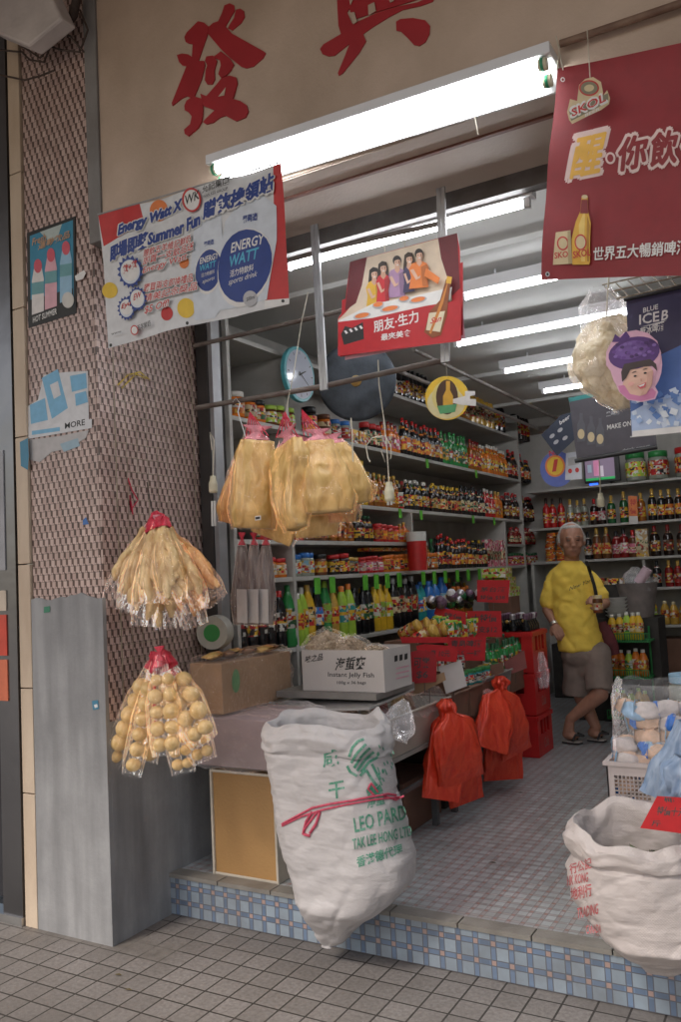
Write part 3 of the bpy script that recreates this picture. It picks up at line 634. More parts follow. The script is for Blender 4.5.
# lower storage under the shelves
dkb = M('dark_storage', (.035,.03,.027), .8, .3, 12)
for (y0,y1,z1) in ((4.3,5.7,.85),(5.75,7.35,.92)):
    mb = MB(); mb.box((-3.15,y0,ZF+.001),(-2.85,y1,z1), dkb); tag(mb.build('storage_cabinet', bevel=.01), 'dark cabinet under the drinks shelf, %s end' % ('nearer' if y0 < 5 else 'farther'), 'cabinet')
mb = MB(); mb.box((-2.6,YB+.1,ZF+.001),(-1.65,9.15,.75), dkb); tag(mb.build('storage_cabinet', bevel=.01), 'dark low cabinet behind the man in yellow', 'cabinet')
cb = M('brown_carton_board', (.20,.10,.065), .8, .15, 6)
mb = MB(); mb.box((-1.54,YB+.06,ZF+.001),(-1.1,9.15,.80), cb); tag(mb.build('storage_carton', bevel=.006), 'tall brown carton under the lowest back shelf', 'carton')
# green price tags clipped along the fourth shelf
tg = M('green_tag', (.10,.42,.03), .6, .1, 20)
for i, px in enumerate((270,317,332,365,376,387,399,423,434,445,457,468,479,491)):
    y = yfor(px, XF+.006, S4); mb = MB(); mb.box((XF+.004, y-.035, S4-.115), (XF+.007, y+.035, S4-.012), tg)
    tag(mb.build('price_tag', loc=(XF+.005,y,S4-.05)), '%s bright green price tag from the left under the fourth shelf' % ordw(i), 'price tag', 'green price tags under the fourth shelf')
for i, (px, z) in enumerate(((427,S2),(476,S2),(400,S3),(421,S3),(473,S3),(494,S3))):
    y = yfor(px, XF+.006, z); mb = MB(); mb.box((XF+.004, y-.025, z-.075), (XF+.007, y+.025, z-.002), tg)
    tag(mb.build('price_tag', loc=(XF+.005,y,z-.05)), '%s small green tag from the left on the edge of the %s shelf' % (ordw(i%2 if i < 2 else i-2), 'second' if i < 2 else 'third'), 'price tag', 'green tags on upper shelves')
# red container at the shelf edge, lime cartons
p = V((-2.69, yfor(418,-2.69,1.6), 1.595)); t = empty('red_canister', p, 'red cylindrical canister with milky top standing out from the shelves', 'canister')
mb = MB(); mb.lathe([(0,0,lid('red')),(.07,0,lid('red')),(.075,.22,lid('red'))], p, 20); mb.build('body', t)
mb = MB(); mb.lathe([(.075,.22,WHITE),(.077,.29,WHITE),(0,.292,WHITE)], p, 20); mb.build('lid', t)
for i in range(3):
    y = yfor(504-3*i, -2.5, 1.4); z = 1.37+.085*i
    mb = MB(); mb.obox((-2.50,y,z),(.2,.26,.08), paper('lime'), .05*i); mb.obox((-2.499,y,z),(.202,.262,.02), paper('cream'), .05*i)
    tag(mb.build('lime_carton', loc=(-2.5,y,z)), ('lowest','middle','topmost')[i]+' lime green carton of the stack before the shelves', 'carton', 'stacked lime green cartons')
y = yfor(504,-2.5,1.3); mb = MB(); mb.box((-2.6, y-.13, ZF+.001),(-2.4, y+.13, 1.328), cb); tag(mb.build('carton_pile', bevel=.005), 'tall brown carton under the lime cartons', 'carton')
# television on the back shelf
c0 = atY(585,487,YB+.12); c1 = atY(619,462,YB+.12)
tv = empty('television', (c0.x+.15,YB+.2,Z1+.002), 'small dark television with bright coloured screen on the back shelf', 'television')
blk = M('black_plastic', (.02,.02,.022), .35, .1, 20)
mb = MB(); mb.box((c0.x,YB+.12,Z1+.03),(c1.x,YB+.16,Z1+.29), blk); mb.box((c0.x+.1,YB+.1,Z1+.002),(c1.x-.1,YB+.22,Z1+.03), blk); mb.build('case', tv, bevel=.004)
mb = MB(); mb.box((c0.x+.015,YB+.117,Z1+.07),(c1.x-.05,YB+.119,Z1+.275), emit('screen_dark', (.12,.09,.13), .7)); 
mb.box((c0.x+.015,YB+.1155,Z1+.055),(c1.x-.05,YB+.1165,Z1+.08), emit('screen_green', (.02,.3,.08), .4))
for a, b, c, d, nm, cc in ((.10,.16,Z1+.1,Z1+.26,'p',(.8,.3,.5)),(.15,.2,Z1+.09,Z1+.2,'w',(.8,.7,.8)),(.04,.08,Z1+.14,Z1+.22,'b',(.4,.5,.6))):
    mb.box((c0.x+a,YB+.1155,c),(c0.x+b,YB+.1165,d), emit('screen_'+nm, tuple(q*.6 for q in cc), .35))
mb.build('screen', tv)
mb = MB(); mb.box((c0.x+.05,YB+.0995,Z1+.006),(c0.x+.14,YB+.0999,Z1+.024), emit('blue_display',(.02,.1,.9),1.5)); mb.build('blue_display', tv)
# ================================================================== HANGING SIGNS AND BANNERS
def flat(name, c, rough=.5, var=.08): return M('ink_'+name, c, rough, var, 25)
iw, ib, ired = flat('white',(.74,.72,.70)), flat('navy',(.02,.05,.24)), flat('red',(.52,.03,.03))
iblk = flat('black',(.02,.02,.02)); iyel = flat('yellow',(.76,.50,.04)); icy = flat('cyan',(.08,.42,.62)); igr = flat('grey',(.45,.45,.47)); iskin = flat('skin',(.62,.36,.25))
iora = flat('orange',(.72,.20,.05)); ipk = flat('pink',(.7,.35,.42)); idr = flat('deep_red',(.20,.012,.015)); ipale = flat('pale',(.62,.66,.72))
# --- white drinks banner
def wav(q): return V((q.x, q.y + .007*math.sin(q.x*13+q.z*6) + .0022*math.sin(q.x*27-q.z*15), q.z))
S = Sheet((0,2.665,0), (0,-1,0))
t = empty('drinks_banner', (-2.2,2.66,3.2), 'white sports drink banner with two blue oval bottles and red corners', 'banner')
S.poly([(99,216),(281,163),(285,235),(289,304),(266,310),(188,326),(108,348)], flat('banner_white',(.66,.66,.67)), False)
sheet = S.mb; S.mb = MB()
S.poly([(99,216),(140,204),(145,225),(103,246)], ired); S.poly([(273,166),(281,163),(289,304),(266,306),(272,240)], ired, False)
S.poly([(266,301),(289,298),(289,304),(266,309)], iw); S.ell(283,301,1.6,1.6,iblk)
S.ell(158,210,9,11,iora); S.ell(109,290,8,8,iyel); S.ell(168,314,6,7,ired,up=False); S.ell(186,308,8,10,iyel,up=False); S.ell(183,262,5,6,iora,up=False)
# bottles with oval marks
S.poly([(193,232),(199,218),(215,205),(222,214),(226,300),(214,318),(194,320),(190,270)], ipale)
S.poly([(226,222),(238,205),(262,195),(275,205),(276,240),(268,300),(245,306),(220,310),(218,270)], ipale)
S.ell(208,271,14,23,iw,12); S.ell(208,270,13,21,ib,12); S.ell(245,268,27,40,iw,14); S.ell(245,266,26.5,37,ib,14)
for (x,y,r) in ((247,262,22),(208,269,11)): pass
S.text('ENERGY',(232,254),(264,243),(232,244),iw,.02,.2); S.text('WATT',(231,268),(259,258),(231,257),icy,.03,.2,False); S.text('活力特飲料',(231,278),(254,271),(231,271),iw,.01,.1,False)
S.text('sports drink',(229,287),(258,278),(229,280),iw,0,.35,False)
S.text('ENERGY',(199,264),(219,258),(199,258),iw,.02,.2,False); S.text('WATT',(199,271),(216,266),(199,265),icy,.02,.2,False); S.text('活力特飲料',(200,277),(214,273),(200,273),iw,0,.1,False)
S.text('sports',(201,284),(214,280),(201,280),iw,0,.3,False)
S.ell(251,299,7.5,8,igr); S.text('500ml',(247,302),(256,299),(247,298),iblk,.01,0)
S.text('葡萄適',(243,224),(257,220),(243,216),ib,.02,0,False); S.text('葡萄適',(204,247),(214,244),(204,242),ib,.02,0,False)
# headline
def outl(txt,o,r,tt,c1,c2,b=.03,sh=.2):
    S.text(txt,o,r,tt,c1,0,sh,fat=1.5 if b > .01 else .7); S.text(txt,o,r,tt,c2,b,sh)
    if b > .015: S.text(txt,o,r,tt,c2,b,sh,False,fat=.45)
outl('Energy Watt X',(119,239),(182,212),(119,226),iw,ib)
outl('即場即獎Summer Fun',(110,262),(201,226),(109,247),iw,ib)
outl('贈飲換領站',(204,222),(274,190),(203,204),iw,ib,.04)
S.ell(192,200,10,12,ired); S.ell(192,200,8,10,iw); S.text('WK',(185,205),(200,199),(185,196),iblk,.04,.1)
S.text('允記集團',(203,194),(230,184),(202,187),iblk,.01,.1,False); S.text('WAN KEE GROUP',(204,199),(228,190),(204,196),iblk,.01,0,False)
# red small print and starbursts
for i,(a,b_,x1) in enumerate(((254,240,190),(262,247,193),(272,258,186)) ): outl(('贈飲五羊維記鮮奶','即買一支飲品送','Energy Watt')[i],(144,a+4),(x1,b_+2),(144,a-4),iw,ired,.01)
for i,(a,b_,x1) in enumerate(((290,278,192),(300,286,196),(312,304,170)) ): outl(('購買兩支即換禮品','精美記念獎品','$5 Off!')[i],(145,a+3),(x1,b_+3),(145,a-5),iw,ired,.01)
for x,y,r in ((131,272,12),(126,308,9),(138,299,9)):
    pts = [(x+(r*1.15 if k%2 else r*.92)*math.cos(k*math.pi/16), y+(r*1.4 if k%2 else r*1.12)*math.sin(k*math.pi/16)) for k in range(32)]
    S.poly(pts, ib); S.ell(x,y,r*.85,r*1.0,ipale); S.ell(x,y-1,r*.75,r*.85,iw)
S.text('飲+飲',(123,275),(138,268),(123,266),ired,.03,.2); S.text('Eyu',(120,310),(131,306),(120,304),ired,.02,.2,False); S.text('EW',(134,301),(143,297),(134,295),ired,.02,.2,False)
S.ell(134,330,4,5,ired,seg=16); S.ell(134,330,3,3.8,iw); S.text('五羊鮮奶',(137,331),(151,326),(137,325),iblk,.01,0)
S.text('www.',(110,335),(121,332),(110,333),iblk,0,0,False); S.ell(110,345,1.4,1.8,iblk); S.ell(187,323,1.4,1.8,iblk,up=False)
k = S.k
prints = S.mb
S.join(sheet); drape(sheet, wav, .013); sheet.build('banner_sheet', t, fix=False)
mb = MB(); mb.tube([wav(S.p(*q,k=-1)) for q in ((98,215),(140,203),(200,186),(281,162))], .004, M('cord_grey', (.3,.3,.3), .7), 6); mb.build('top_cord', t)

# --- red beer banner, turned a little on its strings
P0 = V((-.66,2.74,3.2)); n = V((-.22,-1,-.02)).normalized()
S = Sheet(P0, n)
def wav2(q): return q + n*(.008*math.sin(q.x*9+q.z*5) + .003*math.sin(q.z*21+q.x*6))
t = empty('red_beer_banner', P0, 'large dark red beer banner hanging beside the front lamp', 'banner')
bred = flat('banner_red',(.24,.008,.014),.5)
S.poly([(557,68),(860,10),(855,270),(540,280)], bred, False); sheet = S.mb; S.mb = MB()
S.text('醒',(568,181),(604,173),(571,137),flat('pinkwhite',(.72,.55,.52)),0,.18,fat=3); S.text('醒',(571,179),(602,172),(574,140),flat('amber',(.75,.42,.06)),0,.18,fat=1)
S.ell(610,158,5,6,flat('pinkwhite',(.72,.55,.52))); S.ell(610,158,3,4,bred)
for ch,x0,x1,y0,y1,h in (('你',617,647,173,167,36),('飲',649,677,168,163,36),('乜',681,709,165,160,36),('嘢',713,741,162,157,36)):
    S.text(ch,(x0,y0),(x1,y1),(x0+1,y0-h),flat('pinkwhite',(.72,.55,.52)),0,.1,fat=2.8); S.text(ch,(x0+1,y0-2),(x1-1,y1-2),(x0+2,y0-h+2),bred,0,.1,fat=1.1)
S.text('世界五大暢銷啤酒',(594,262),(688,254),(595,248),iw,.03,0)
S.text('之一',(692,254),(716,252),(692,240),iw,.03,0,False)
# can and bottle picture
cream = flat('cream',(.62,.50,.30)); gold = flat('gold',(.68,.38,.04))
S.poly([(557,233),(572,231),(573,264),(553,265)], cream); S.ell(564,244,6,7,ired); S.ell(564,244,4.5,5.5,cream); S.text('SKOL',(555,259),(573,257),(555,253),ired,.04,0)
S.poly([(573,240),(577,222),(581,212),(582,197),(588,197),(589,212),(592,224),(591,262),(590,265),(573,265)], gold)
S.poly([(584,214),(586,214),(586,262),(582,262),(580,226)], flat('gold_light',(.78,.55,.15))); S.poly([(588,216),(591,226),(590,262),(588,262)], flat('gold_dark',(.42,.20,.02)),False); S.poly([(569,232),(572,231),(573,264),(569,264)], flat('cream_dark',(.42,.32,.17)),False); S.poly([(582,200),(588,200),(589,214),(581,214)], idr); S.ell(585,197,3,2,cream); S.ell(582,243,6,8,ired); S.ell(582,243,4.8,6.5,cream); S.text('SKOL',(574,259),(592,256),(574,252),ired,.04,0)
S.ell(562,79,2.2,2.4,iw); S.ell(562,79,1.2,1.4,bred); S.ell(547,274,2.2,2.4,igr,up=False); S.ell(547,274,1.2,1.4,iblk)
prints = S.mb; k = S.k
S.join(sheet); drape(sheet, wav2, .015); sheet.build('banner_sheet', t, fix=False)
for a, b in (((557,70),(560,38)), ((563,70),(556,36))):
    mb = MB(); mb.tube([S.p(*a,k=1), atY(*b,2.78)], .0022, cord, 5); mb.build('string', t)
# small die-cut beer badge hanging in front of it
S = Sheet(P0+n*.05, n); tg_ = empty('beer_badge', S.p(587,98), 'small cream beer badge hanging on a string before the red banner', 'badge')
olive = flat('olive',(.22,.20,.13))
S.poly([(567,112),(570,99),(577,101),(579,85),(585,79),(593,77),(601,82),(603,93),(602,97),(607,90),(610,98),(609,104),(601,110),(588,116),(572,124),(569,120)], flat('cream',(.62,.50,.30)))
S.ell(589,88,10,8,ired); S.ell(589,88,8.5,6.5,olive); S.ell(589,88,5,3.5,flat('cream',(.62,.50,.30)),-10)
S.poly([(569,111),(608,93),(608,102),(571,121)], olive); S.text('SKOL',(571,118),(607,102),(570,108),iw,0,0,fat=1.2); S.text('SKOL',(572,117),(606,101),(571,109),ired,.05,0); S.text('BEER',(585,117),(600,110),(585,114),iw,.02,0,False)
S.mb.build('badge_face', tg_, fix=False)
mb = MB(); mb.tube([S.p(590,78,k=1), atY(587,30,2.76)], .0018, cord, 5); mb.build('string', tg_)

# --- beer party board
S = Sheet((0,3.17,0), (0,-1,0)); t = empty('party_board', (-1.5,3.2,2.7), 'hanging printed board of five friends dining over red beer slogan', 'sign')
S.k = -12; S.poly([(344,322),(459,268),(465,338),(345,360)], ipk); S.k = -7; S.poly([(342,300),(463,262),(463,335),(340,357)], flat('board_red',(.42,.012,.018)))
S.k = 0
S.poly([(350,262),(457,233),(460,250),(461,341),(338,356),(338,318),(344,310)], flat('board_red',(.42,.012,.018)), False)
S.poly([(366,258),(444,237),(452,300),(444,310),(346,333),(338,320),(346,312),(352,305)], flat('wallcream',(.68,.55,.42)))
S.poly([(350,262),(367,257),(362,285),(356,303),(345,311)], flat('curtain',(.13,.01,.015))); S.poly([(438,238),(457,233),(460,288),(452,296),(448,280),(441,258)], flat('curtain',(.13,.01,.015)), False)
def guy(x, y, hgt, shirt, hair, wd=8, long=False, lean=0):
    sh_ = flat('shirt_%d_%d'%(x,y), shirt); sd_ = flat('shirtdark_%d_%d'%(x,y), tuple(q*.6 for q in shirt)); hm = flat('hair_%d'%x, hair)
    if long: S.poly([(x-4.6,y-4),(x-1,y-7),(x+3.5,y-6),(x+5,y),(x+5.5,y+12),(x+2,y+10),(x-3,y+12),(x-6,y+11)], hm)
    S.poly([(x-wd,y+hgt),(x-wd*.8,y+22),(x-wd*1.02,y+14),(x-wd*.7,y+8.5),(x-2,y+6.5),(x+2.5,y+6),(x+wd*.75,y+8),(x+wd,y+13),(x+wd*.75,y+22),(x+wd*.95,y+hgt-2)], sh_)
    S.poly([(x+wd*.2,y+12),(x+wd*.75,y+9),(x+wd,y+13),(x+wd*.75,y+22),(x+wd*.9,y+hgt-3),(x+wd*.35,y+hgt-3)], sd_)
    S.poly([(x-1.8,y+3),(x+2,y+2.6),(x+3,y+8),(x+.5,y+11.5),(x-2.4,y+8.5)], iskin)
    if not long: S.ell(x,y-1.5,4.3,5,hm)
    else: S.ell(x-.2,y-2,4.2,4.6,hm)
    S.ell(x+.4,y+.6,3.1,4.3,flat('skin_lit',(.68,.43,.31))); S.poly([(x+1,y-3.4),(x+3.3,y-1),(x+3.2,y+2.6),(x+1.5,y+4.6)], flat('skin_shade',(.52,.28,.19))); S.poly([(x-3.4,y-1),(x-2.6,y-4.2),(x+1.5,y-4.8),(x+3.6,y-2),(x+1,y-2.6)], hm)
    S.ell(x-.9,y+.1,.6,.35,iblk); S.ell(x+1.8,y-.1,.6,.35,iblk,up=False); S.ell(x+.7,y+2.8,1.3,.55,iw,-8,up=False)
    S.poly([(x-wd*.9,y+15),(x-wd*.55,y+14),(x-wd*.1,y+22),(x+1.5,y+20),(x+1,y+23),(x-wd*.3,y+25)], flat('skin_lit',(.68,.43,.31)))
guy(374,274,36,(.72,.42,.04),(.02,.012,.01),8,True); guy(397,262,36,(.42,.25,.42),(.02,.012,.01),9); guy(383,268,38,(.55,.02,.03),(.03,.015,.01),7,True); guy(409,259,34,(.05,.04,.1),(.04,.02,.01),6,True); guy(419,255,34,(.72,.20,.04),(.02,.012,.01),10)
S.poly([(426,268),(440,278),(438,284),(424,276)], flat('shirt_o',(.72,.20,.04)))
S.poly([(352,314),(372,304),(410,297),(452,287),(450,300),(340,333),(338,321)], iw)
for x,y,rx in ((362,316,9),(390,309,10),(418,300,9),(404,299,6),(378,305,6)): S.ell(x,y,rx,3.2,igr,-12); S.ell(x,y-.6,rx*.8,2.4,iora,-12)
S.poly([(338,322),(372,318),(425,306),(461,300),(461,341),(338,356)], flat('board_red',(.42,.012,.018)))
S.poly([(341,334),(345,326),(352,328),(363,322),(364,339),(344,345)], iblk); 
for i in range(4): S.poly([(344+i*5,331-i*1.6),(346+i*5,330.3-i*1.6),(348+i*5,333-i*1.6),(346+i*5,334-i*1.6)], iw, i == 0)
S.text('朋友‧生力',(374,333),(419,322),(373,321),iw,.03,0); S.text('最夾美食',(381,341),(411,336),(381,334),iw,.02,0,False)
bt = flat('bottle_brown',(.22,.06,.015)); S.poly([(424,332),(430,311),(440,300),(446,279),(451,280),(448,302),(447,315),(441,335),(432,338)], bt); S.poly([(447,276),(452,277),(451,284),(446,283)], flat('gold',(.68,.38,.04)))
S.poly([(429,313),(445,311),(440,332),(426,330)], flat('labelcream',(.66,.58,.42))); S.poly([(440,303),(447,283),(448,283),(443,304),(431,334),(429,333)], flat('amber_glow',(.55,.20,.04))); S.text('San',(430,324),(441,321),(431,318),ired,.02,.2)
S.mb.build('printed_face', t, fix=False)
mb = MB(); mb.plate([atY(*q,3.176) for q in ((350,262),(457,233),(460,250),(461,341),(338,356),(338,318),(344,310))], (0,.006,0), iw); mb.build('backing', t)
for a,b in (((385,253),(384,240)),((405,247),(404,236))): mb = MB(); mb.tube([atY(*a,3.18), atY(b[0],b[1],3.2)], .002, cord, 5); mb.build('hook', t)

# --- rods hanging from the beam
rod = mat_streak('rusty_rod', (.17,.145,.13), (.07,.04,.03), (9,9,9), .8, .6, 8)
fr = empty('hanging_rack', (-2,3.26,3.1), 'rusty grey metal frame of uprights and cross rods hanging across the opening', 'frame')
def bar2(nm, pts, y, r):
    mb = MB(); mb.tube([atY(*q, y) for q in pts], r, rod, 8); mb.build(nm, fr)
bar2('cross_rod', [(194,346),(345,310)], 3.26, .011); bar2('cross_rod', [(196,408),(325,386),(449,359)], 3.26, .013); bar2('cross_rod', [(282,262),(340,246),(442,223)], 3.28, .012)
for a, b, wd in (((314,214),(324.5,390),.016), ((441,180),(446,362),.014)):
    p, q = atY(*a,3.245), atY(*b,3.245); mb = MB()
    for o in (-.014,.006): mb.hexa([p+V((o-.007,-.006,0)),p+V((o+.011,-.006,0)),p+V((o+.011,.006,0)),p+V((o-.007,.006,0)),q+V((o-.007,-.006,0)),q+V((o+.011,-.006,0)),q+V((o+.011,.006,0)),q+V((o-.007,.006,0))], alu)
    mb.build('upright', fr)
rodx = mat_streak('rusty_bar', (.24,.15,.10), (.10,.045,.03), (9,9,9), .8, .6, 8)
mb = MB(); mb.tube([atY(560,44,2.77), atY(620,24,2.77), atY(700,-3,2.77)], .014, rodx, 6); tag(mb.build('hanging_bar'), 'rusty brown bar above the red banner holding its strings', 'bar')
# --- clock and dark disc on the shelf fronts
def discX(mb, c, ry, rz, x, mat, seg=40, th=.0):
    pts = [V((x, c.y+ry*math.cos(2*math.pi*k/seg), c.z+rz*math.sin(2*math.pi*k/seg))) for k in range(seg)]
    if th: mb.plate(pts, (th,0,0), mat)
    else: mb.add(pts, [tuple(range(seg))], mat)
xx = -2.74; a = atX(280,375,xx); b = atX(312,375,xx); cc = atX(296,375,xx); R_ = abs(atX(296,402,xx).z-atX(296,348,xx).z)/2
t = empty('wall_clock', cc, 'round wall clock with pale blue rim above the yellow food bags', 'clock')
mb = MB(); discX(mb, cc, R_, R_, xx, flat('clock_rim',(.10,.42,.48),.35), 48, .03); mb.build('rim', t, bevel=.004)
mb = MB(); discX(mb, cc, R_*.88, R_*.88, xx+.0315, M('clock_dial',(.62,.66,.78),.12,.03,5,coat=.6), 48)
for k in range(12):
    an = k*math.pi/6; u = V((0, math.cos(an), math.sin(an))); v = V((0,-math.sin(an), math.cos(an))); c2 = V((xx+.033, cc.y, cc.z))
    mb.add([c2+u*R_*.72+v*.003, c2+u*R_*.82+v*.003, c2+u*R_*.82-v*.003, c2+u*R_*.72-v*.003], [(0,1,2,3)], iblk)
mb.build('dial', t)
for an, L, wd in ((math.radians(-35),.6,.004),(math.radians(25),.38,.006)):
    mb = MB(); u = V((0, math.cos(an), math.sin(an))); v = V((0,-math.sin(an), math.cos(an))); c2 = V((xx+.036, cc.y, cc.z))
    mb.plate([c2-u*.02+v*wd, c2+u*R_*L+v*wd*.4, c2+u*R_*L-v*wd*.4, c2-u*.02-v*wd], (.001,0,0), iblk); mb.build('clock_hand', t)
yd = 4.1; cc = atY(356,381,yd); R_ = (atY(393,381,yd)-atY(319,381,yd)).length/2*.93
t = empty('dark_disc', cc, 'large dark blue-grey metal disc with small brass centre behind the hanging rods', 'disc')
dm = M('disc_steel',(.07,.085,.105),.55,.5,9,.2,.3,dirt=.4); axd = V((.35,-1,-.15)).normalized()
mb = MB(); mb.lathe([(0,.0,dm),(R_*.35,.004,dm),(R_*.9,.0,dm),(R_,-.012,dm),(R_*1.01,-.03,dm),(R_,-.034,dm),(0,-.034,dm)], cc, 48, axd); mb.build('plate', t, merge=True)
br = M('brass',(.45,.30,.10),.35,.2,20,0,.8); mb = MB(); mb.lathe([(.032,.002,br),(.03,.008,br),(.014,.012,br),(.012,.02,br),(0,.021,br)], cc, 20, axd); mb.build('boss', t)
mb = MB(); mb.tube([cc-axd*.03, cc-axd*.03+V((0,0,R_*.9)), V((cc.x,cc.y+.03,3.2))], .003, cord, 5); mb.build('hanging_cord', t)
# --- round yellow bottle sign
S = Sheet((0,4.0,0),(0,-1,0)); t = empty('yellow_round_sign', S.p(447,398), 'round yellow cut-out sign with a dark bottle picture and white key tab', 'sign')
S.ell(447,398,22,22,iyel); S.ell(446,403,19,16,flat('paleyel',(.7,.62,.35)),0); S.ell(446,397,14,16,flat('paleyel2',(.72,.60,.22)),0,False); S.ell(447,397,11,17.5,flat('darkbrown',(.07,.03,.015)))
S.poly([(443,411),(443,396),(446,390),(446,381),(450,381),(450,390),(453,396),(453,411)], flat('gold',(.68,.38,.04))); S.poly([(437,406),(457,404),(455,412),(440,414)], flat('greenish',(.1,.35,.15)))
S.poly([(453,399),(465,396),(465,391),(475,391),(475,395),(470,396),(470,399),(476,399),(476,406),(462,405),(453,403)], iw); S.mb.build('face', t, fix=False)
mb = MB(); mb.plate([atY(447+22*math.cos(k*math.pi/16),398+22*math.sin(k*math.pi/16),4.002) for k in range(32)], (0,.004,0), iyel); mb.build('backing', t)
mb = MB(); mb.tube([atY(447,377,4.0), atY(446,362,3.27)], .002, cord, 5); mb.build('string', t)

# --- dark ice beer banner, hat sign
S = Sheet((0,3.15,0),(0,-1,0)); t = empty('dark_beer_banner', S.p(655,300), 'dark purple banner with white lettering above blue ice cubes', 'banner')
dpu = flat('dark_purple',(.05,.045,.10)); S.poly([(626,300),(760,272),(760,425),(632,437)], dpu, False)
S.text('ICE',(639,325),(660,321),(638,315),iw,.05,.1); S.text('B',(661,321),(668,319),(661,311),iw,.05,.1,False); S.poly([(640,327),(667,320),(658,324)], iw, False); S.text('BLUE',(643,313),(658,309),(643,308),iw,.03,0,False)
S.text('藍冰啤酒',(640,337),(664,330),(640,328),iw,.02,0,False)
S.poly([(628,372),(645,395),(660,355),(681,345),(760,330),(760,425),(632,437)], flat('blue_glow',(.08,.16,.42)))
S.poly([(631,412),(645,404),(670,395),(760,378),(760,425),(632,437)], flat('ice_pale',(.42,.52,.72)))
rr = random.Random(5)
for i in range(70):
    x = rr.uniform(633,740); y = rr.uniform(393,428)-(x-640)*.10; s_ = rr.uniform(2.5,6); a0 = rr.uniform(0,3)
    S.k += .3; S.mb.add([S.p(x+s_*math.cos(a0+j*1.57+rr.uniform(-.3,.3)), y+s_*math.sin(a0+j*1.57)*.9) for j in range(4)], [(0,1,2,3)], flat('ice%d'%(i%4), ((.62,.70,.82),(.12,.24,.55),(.32,.45,.70),(.75,.80,.86))[i%4]))
S.k += 1; S.poly([(632,431),(760,418),(760,425),(632,437)], iw)
S.mb.build('banner_sheet', t, fix=False)
mb = MB(); mb.tube([atY(624,300,3.148), atY(681,287,3.148), atY(765,270,3.148)], .007, blk, 6); mb.build('top_bar', t)
mb = MB(); mb.tube([atY(630,437,3.148), atY(765,424,3.148)], .003, igr, 6); mb.build('bottom_bar', t)
S = Sheet((0,3.05,0),(0,-1,0)); t = empty('purple_hat_sign', S.p(636,365), 'cut-out sign of smiling person in big purple hat edged pink', 'sign')
S.poly([(606,365),(606,352),(611,342),(618,337),(625,332),(636,330),(648,333),(657,341),(661,353),(659,365),(655,375),(654,385),(658,392),(655,399),(642,402),(628,400),(619,392),(616,385),(619,378),(612,373)], flat('pink_edge',(.72,.42,.55)), False)
S.ell(636,386,14,12,flat('skin_soft',(.72,.45,.35)),-15); S.ell(637,373,16,10,flat('skin_soft',(.72,.45,.35)),0,False)
S.poly([(618,386),(624,385),(630,394),(640,396),(652,388),(656,392),(654,398),(641,401),(628,399),(620,392)], flat('pink_scarf',(.60,.20,.38)))
S.ell(634,353,26,16,flat('purple_hat',(.09,.03,.18)),-12); S.ell(631,350,17,9,flat('purple_hat_light',(.17,.08,.32)),-14)
S.poly([(612,342),(615,334),(620,338),(626,331),(630,337),(624,342)], flat('purple_hat',(.09,.03,.18)))
S.poly([(621,372),(624,364),(634,362),(650,359),(656,364),(657,371),(652,366),(640,367),(630,370),(626,378),(622,382)], flat('hair_under_hat',(.05,.03,.03)))
for i_ in range(26):
    hx = 614+1.6*i_; hy = 352-.2*i_+7*math.sin(i_*2.4); S.ell(hx,hy,2.2,1.5,flat('hat_bead%d'%(i_%3),((.13,.05,.26),(.22,.12,.40),(.06,.02,.12))[i_%3]),-12,up=(i_ == 0))
S.poly([(648,372),(653,370),(652,384),(646,394),(640,396),(646,386)], flat('skin_side',(.58,.33,.26))); S.ell(631,384,3,2,flat('cheek',(.74,.38,.34)),-15,False); S.ell(634,372,2.6,.5,flat('hair_under_hat',(.05,.03,.03)),-18,False); S.ell(645,369,2.6,.5,flat('hair_under_hat',(.05,.03,.03)),-14,False)
S.ell(635,376,1.6,.9,iblk,-15); S.ell(645,373,1.6,.9,iblk,-15,False); S.poly([(637,386),(646,382),(645,387),(640,389)], flat('lips',(.6,.1,.12))); S.poly([(638,386),(645,383.2),(643.5,385.5),(640,386.8)], iw); S.ell(641,380,1,1.6,flat('nose',(.62,.34,.26)),-10,False)
S.mb.build('face', t, fix=False)
mb = MB(); mb.plate([atY(636+26*math.cos(k*math.pi/12),364+33*math.sin(k*math.pi/12),3.052) for k in range(24)], (0,.003,0), flat('pink_edge',(.72,.42,.55))); mb.build('backing', t)
# --- far dark banner, tilted card, blue badge
S = Sheet((0,5.0,0),(0,-1,0)); t = empty('slate_bottle_banner', S.p(610,400), 'slate grey roller banner with three dark bottles, half hidden by the crisp bag', 'banner')
sl_ = flat('slate',(.075,.068,.085)); S.poly([(569,400),(650,383),(657,447),(577,461)], sl_, False); S.poly([(568,398),(650,381),(650,385),(569,402)], flat('teal_edge',(.03,.25,.24)))
for x,y in ((581,433),(591,436),(600,438)):
    S.poly([(x-4,y+9),(x-4,y-8),(x-1.5,y-14),(x-1.5,y-20),(x+1.5,y-20),(x+1.5,y-14),(x+4,y-8),(x+4,y+8)], flat('grey_bottle',(.10,.10,.12))); S.ell(x,y+1,3.4,5,flat('cream',(.62,.50,.30)))
S.text('MAKE ONE',(607,430),(634,425),(607,425),iw,.03,0); S.text('黑啤酒',(606,417),(620,414),(606,412),igr,.02,0,False); S.text('drink smart',(622,452),(650,447),(622,449),igr,.02,0,False)
S.mb.build('banner_sheet', t, fix=False); mb = MB(); mb.tube([atY(575,461,4.995),atY(657,447,4.995)], .014, blk, 8); mb.build('bottom_bar', t)
S = Sheet((0,5.4,0),(0,-1,0)); t = empty('tilted_card', S.p(557,433), 'small blue-black card tilted on its corner with white pictures', 'sign')
S.poly([(541,435),(561,415),(573,412),(574,440),(557,456)], flat('blueblack',(.02,.03,.06)), False)
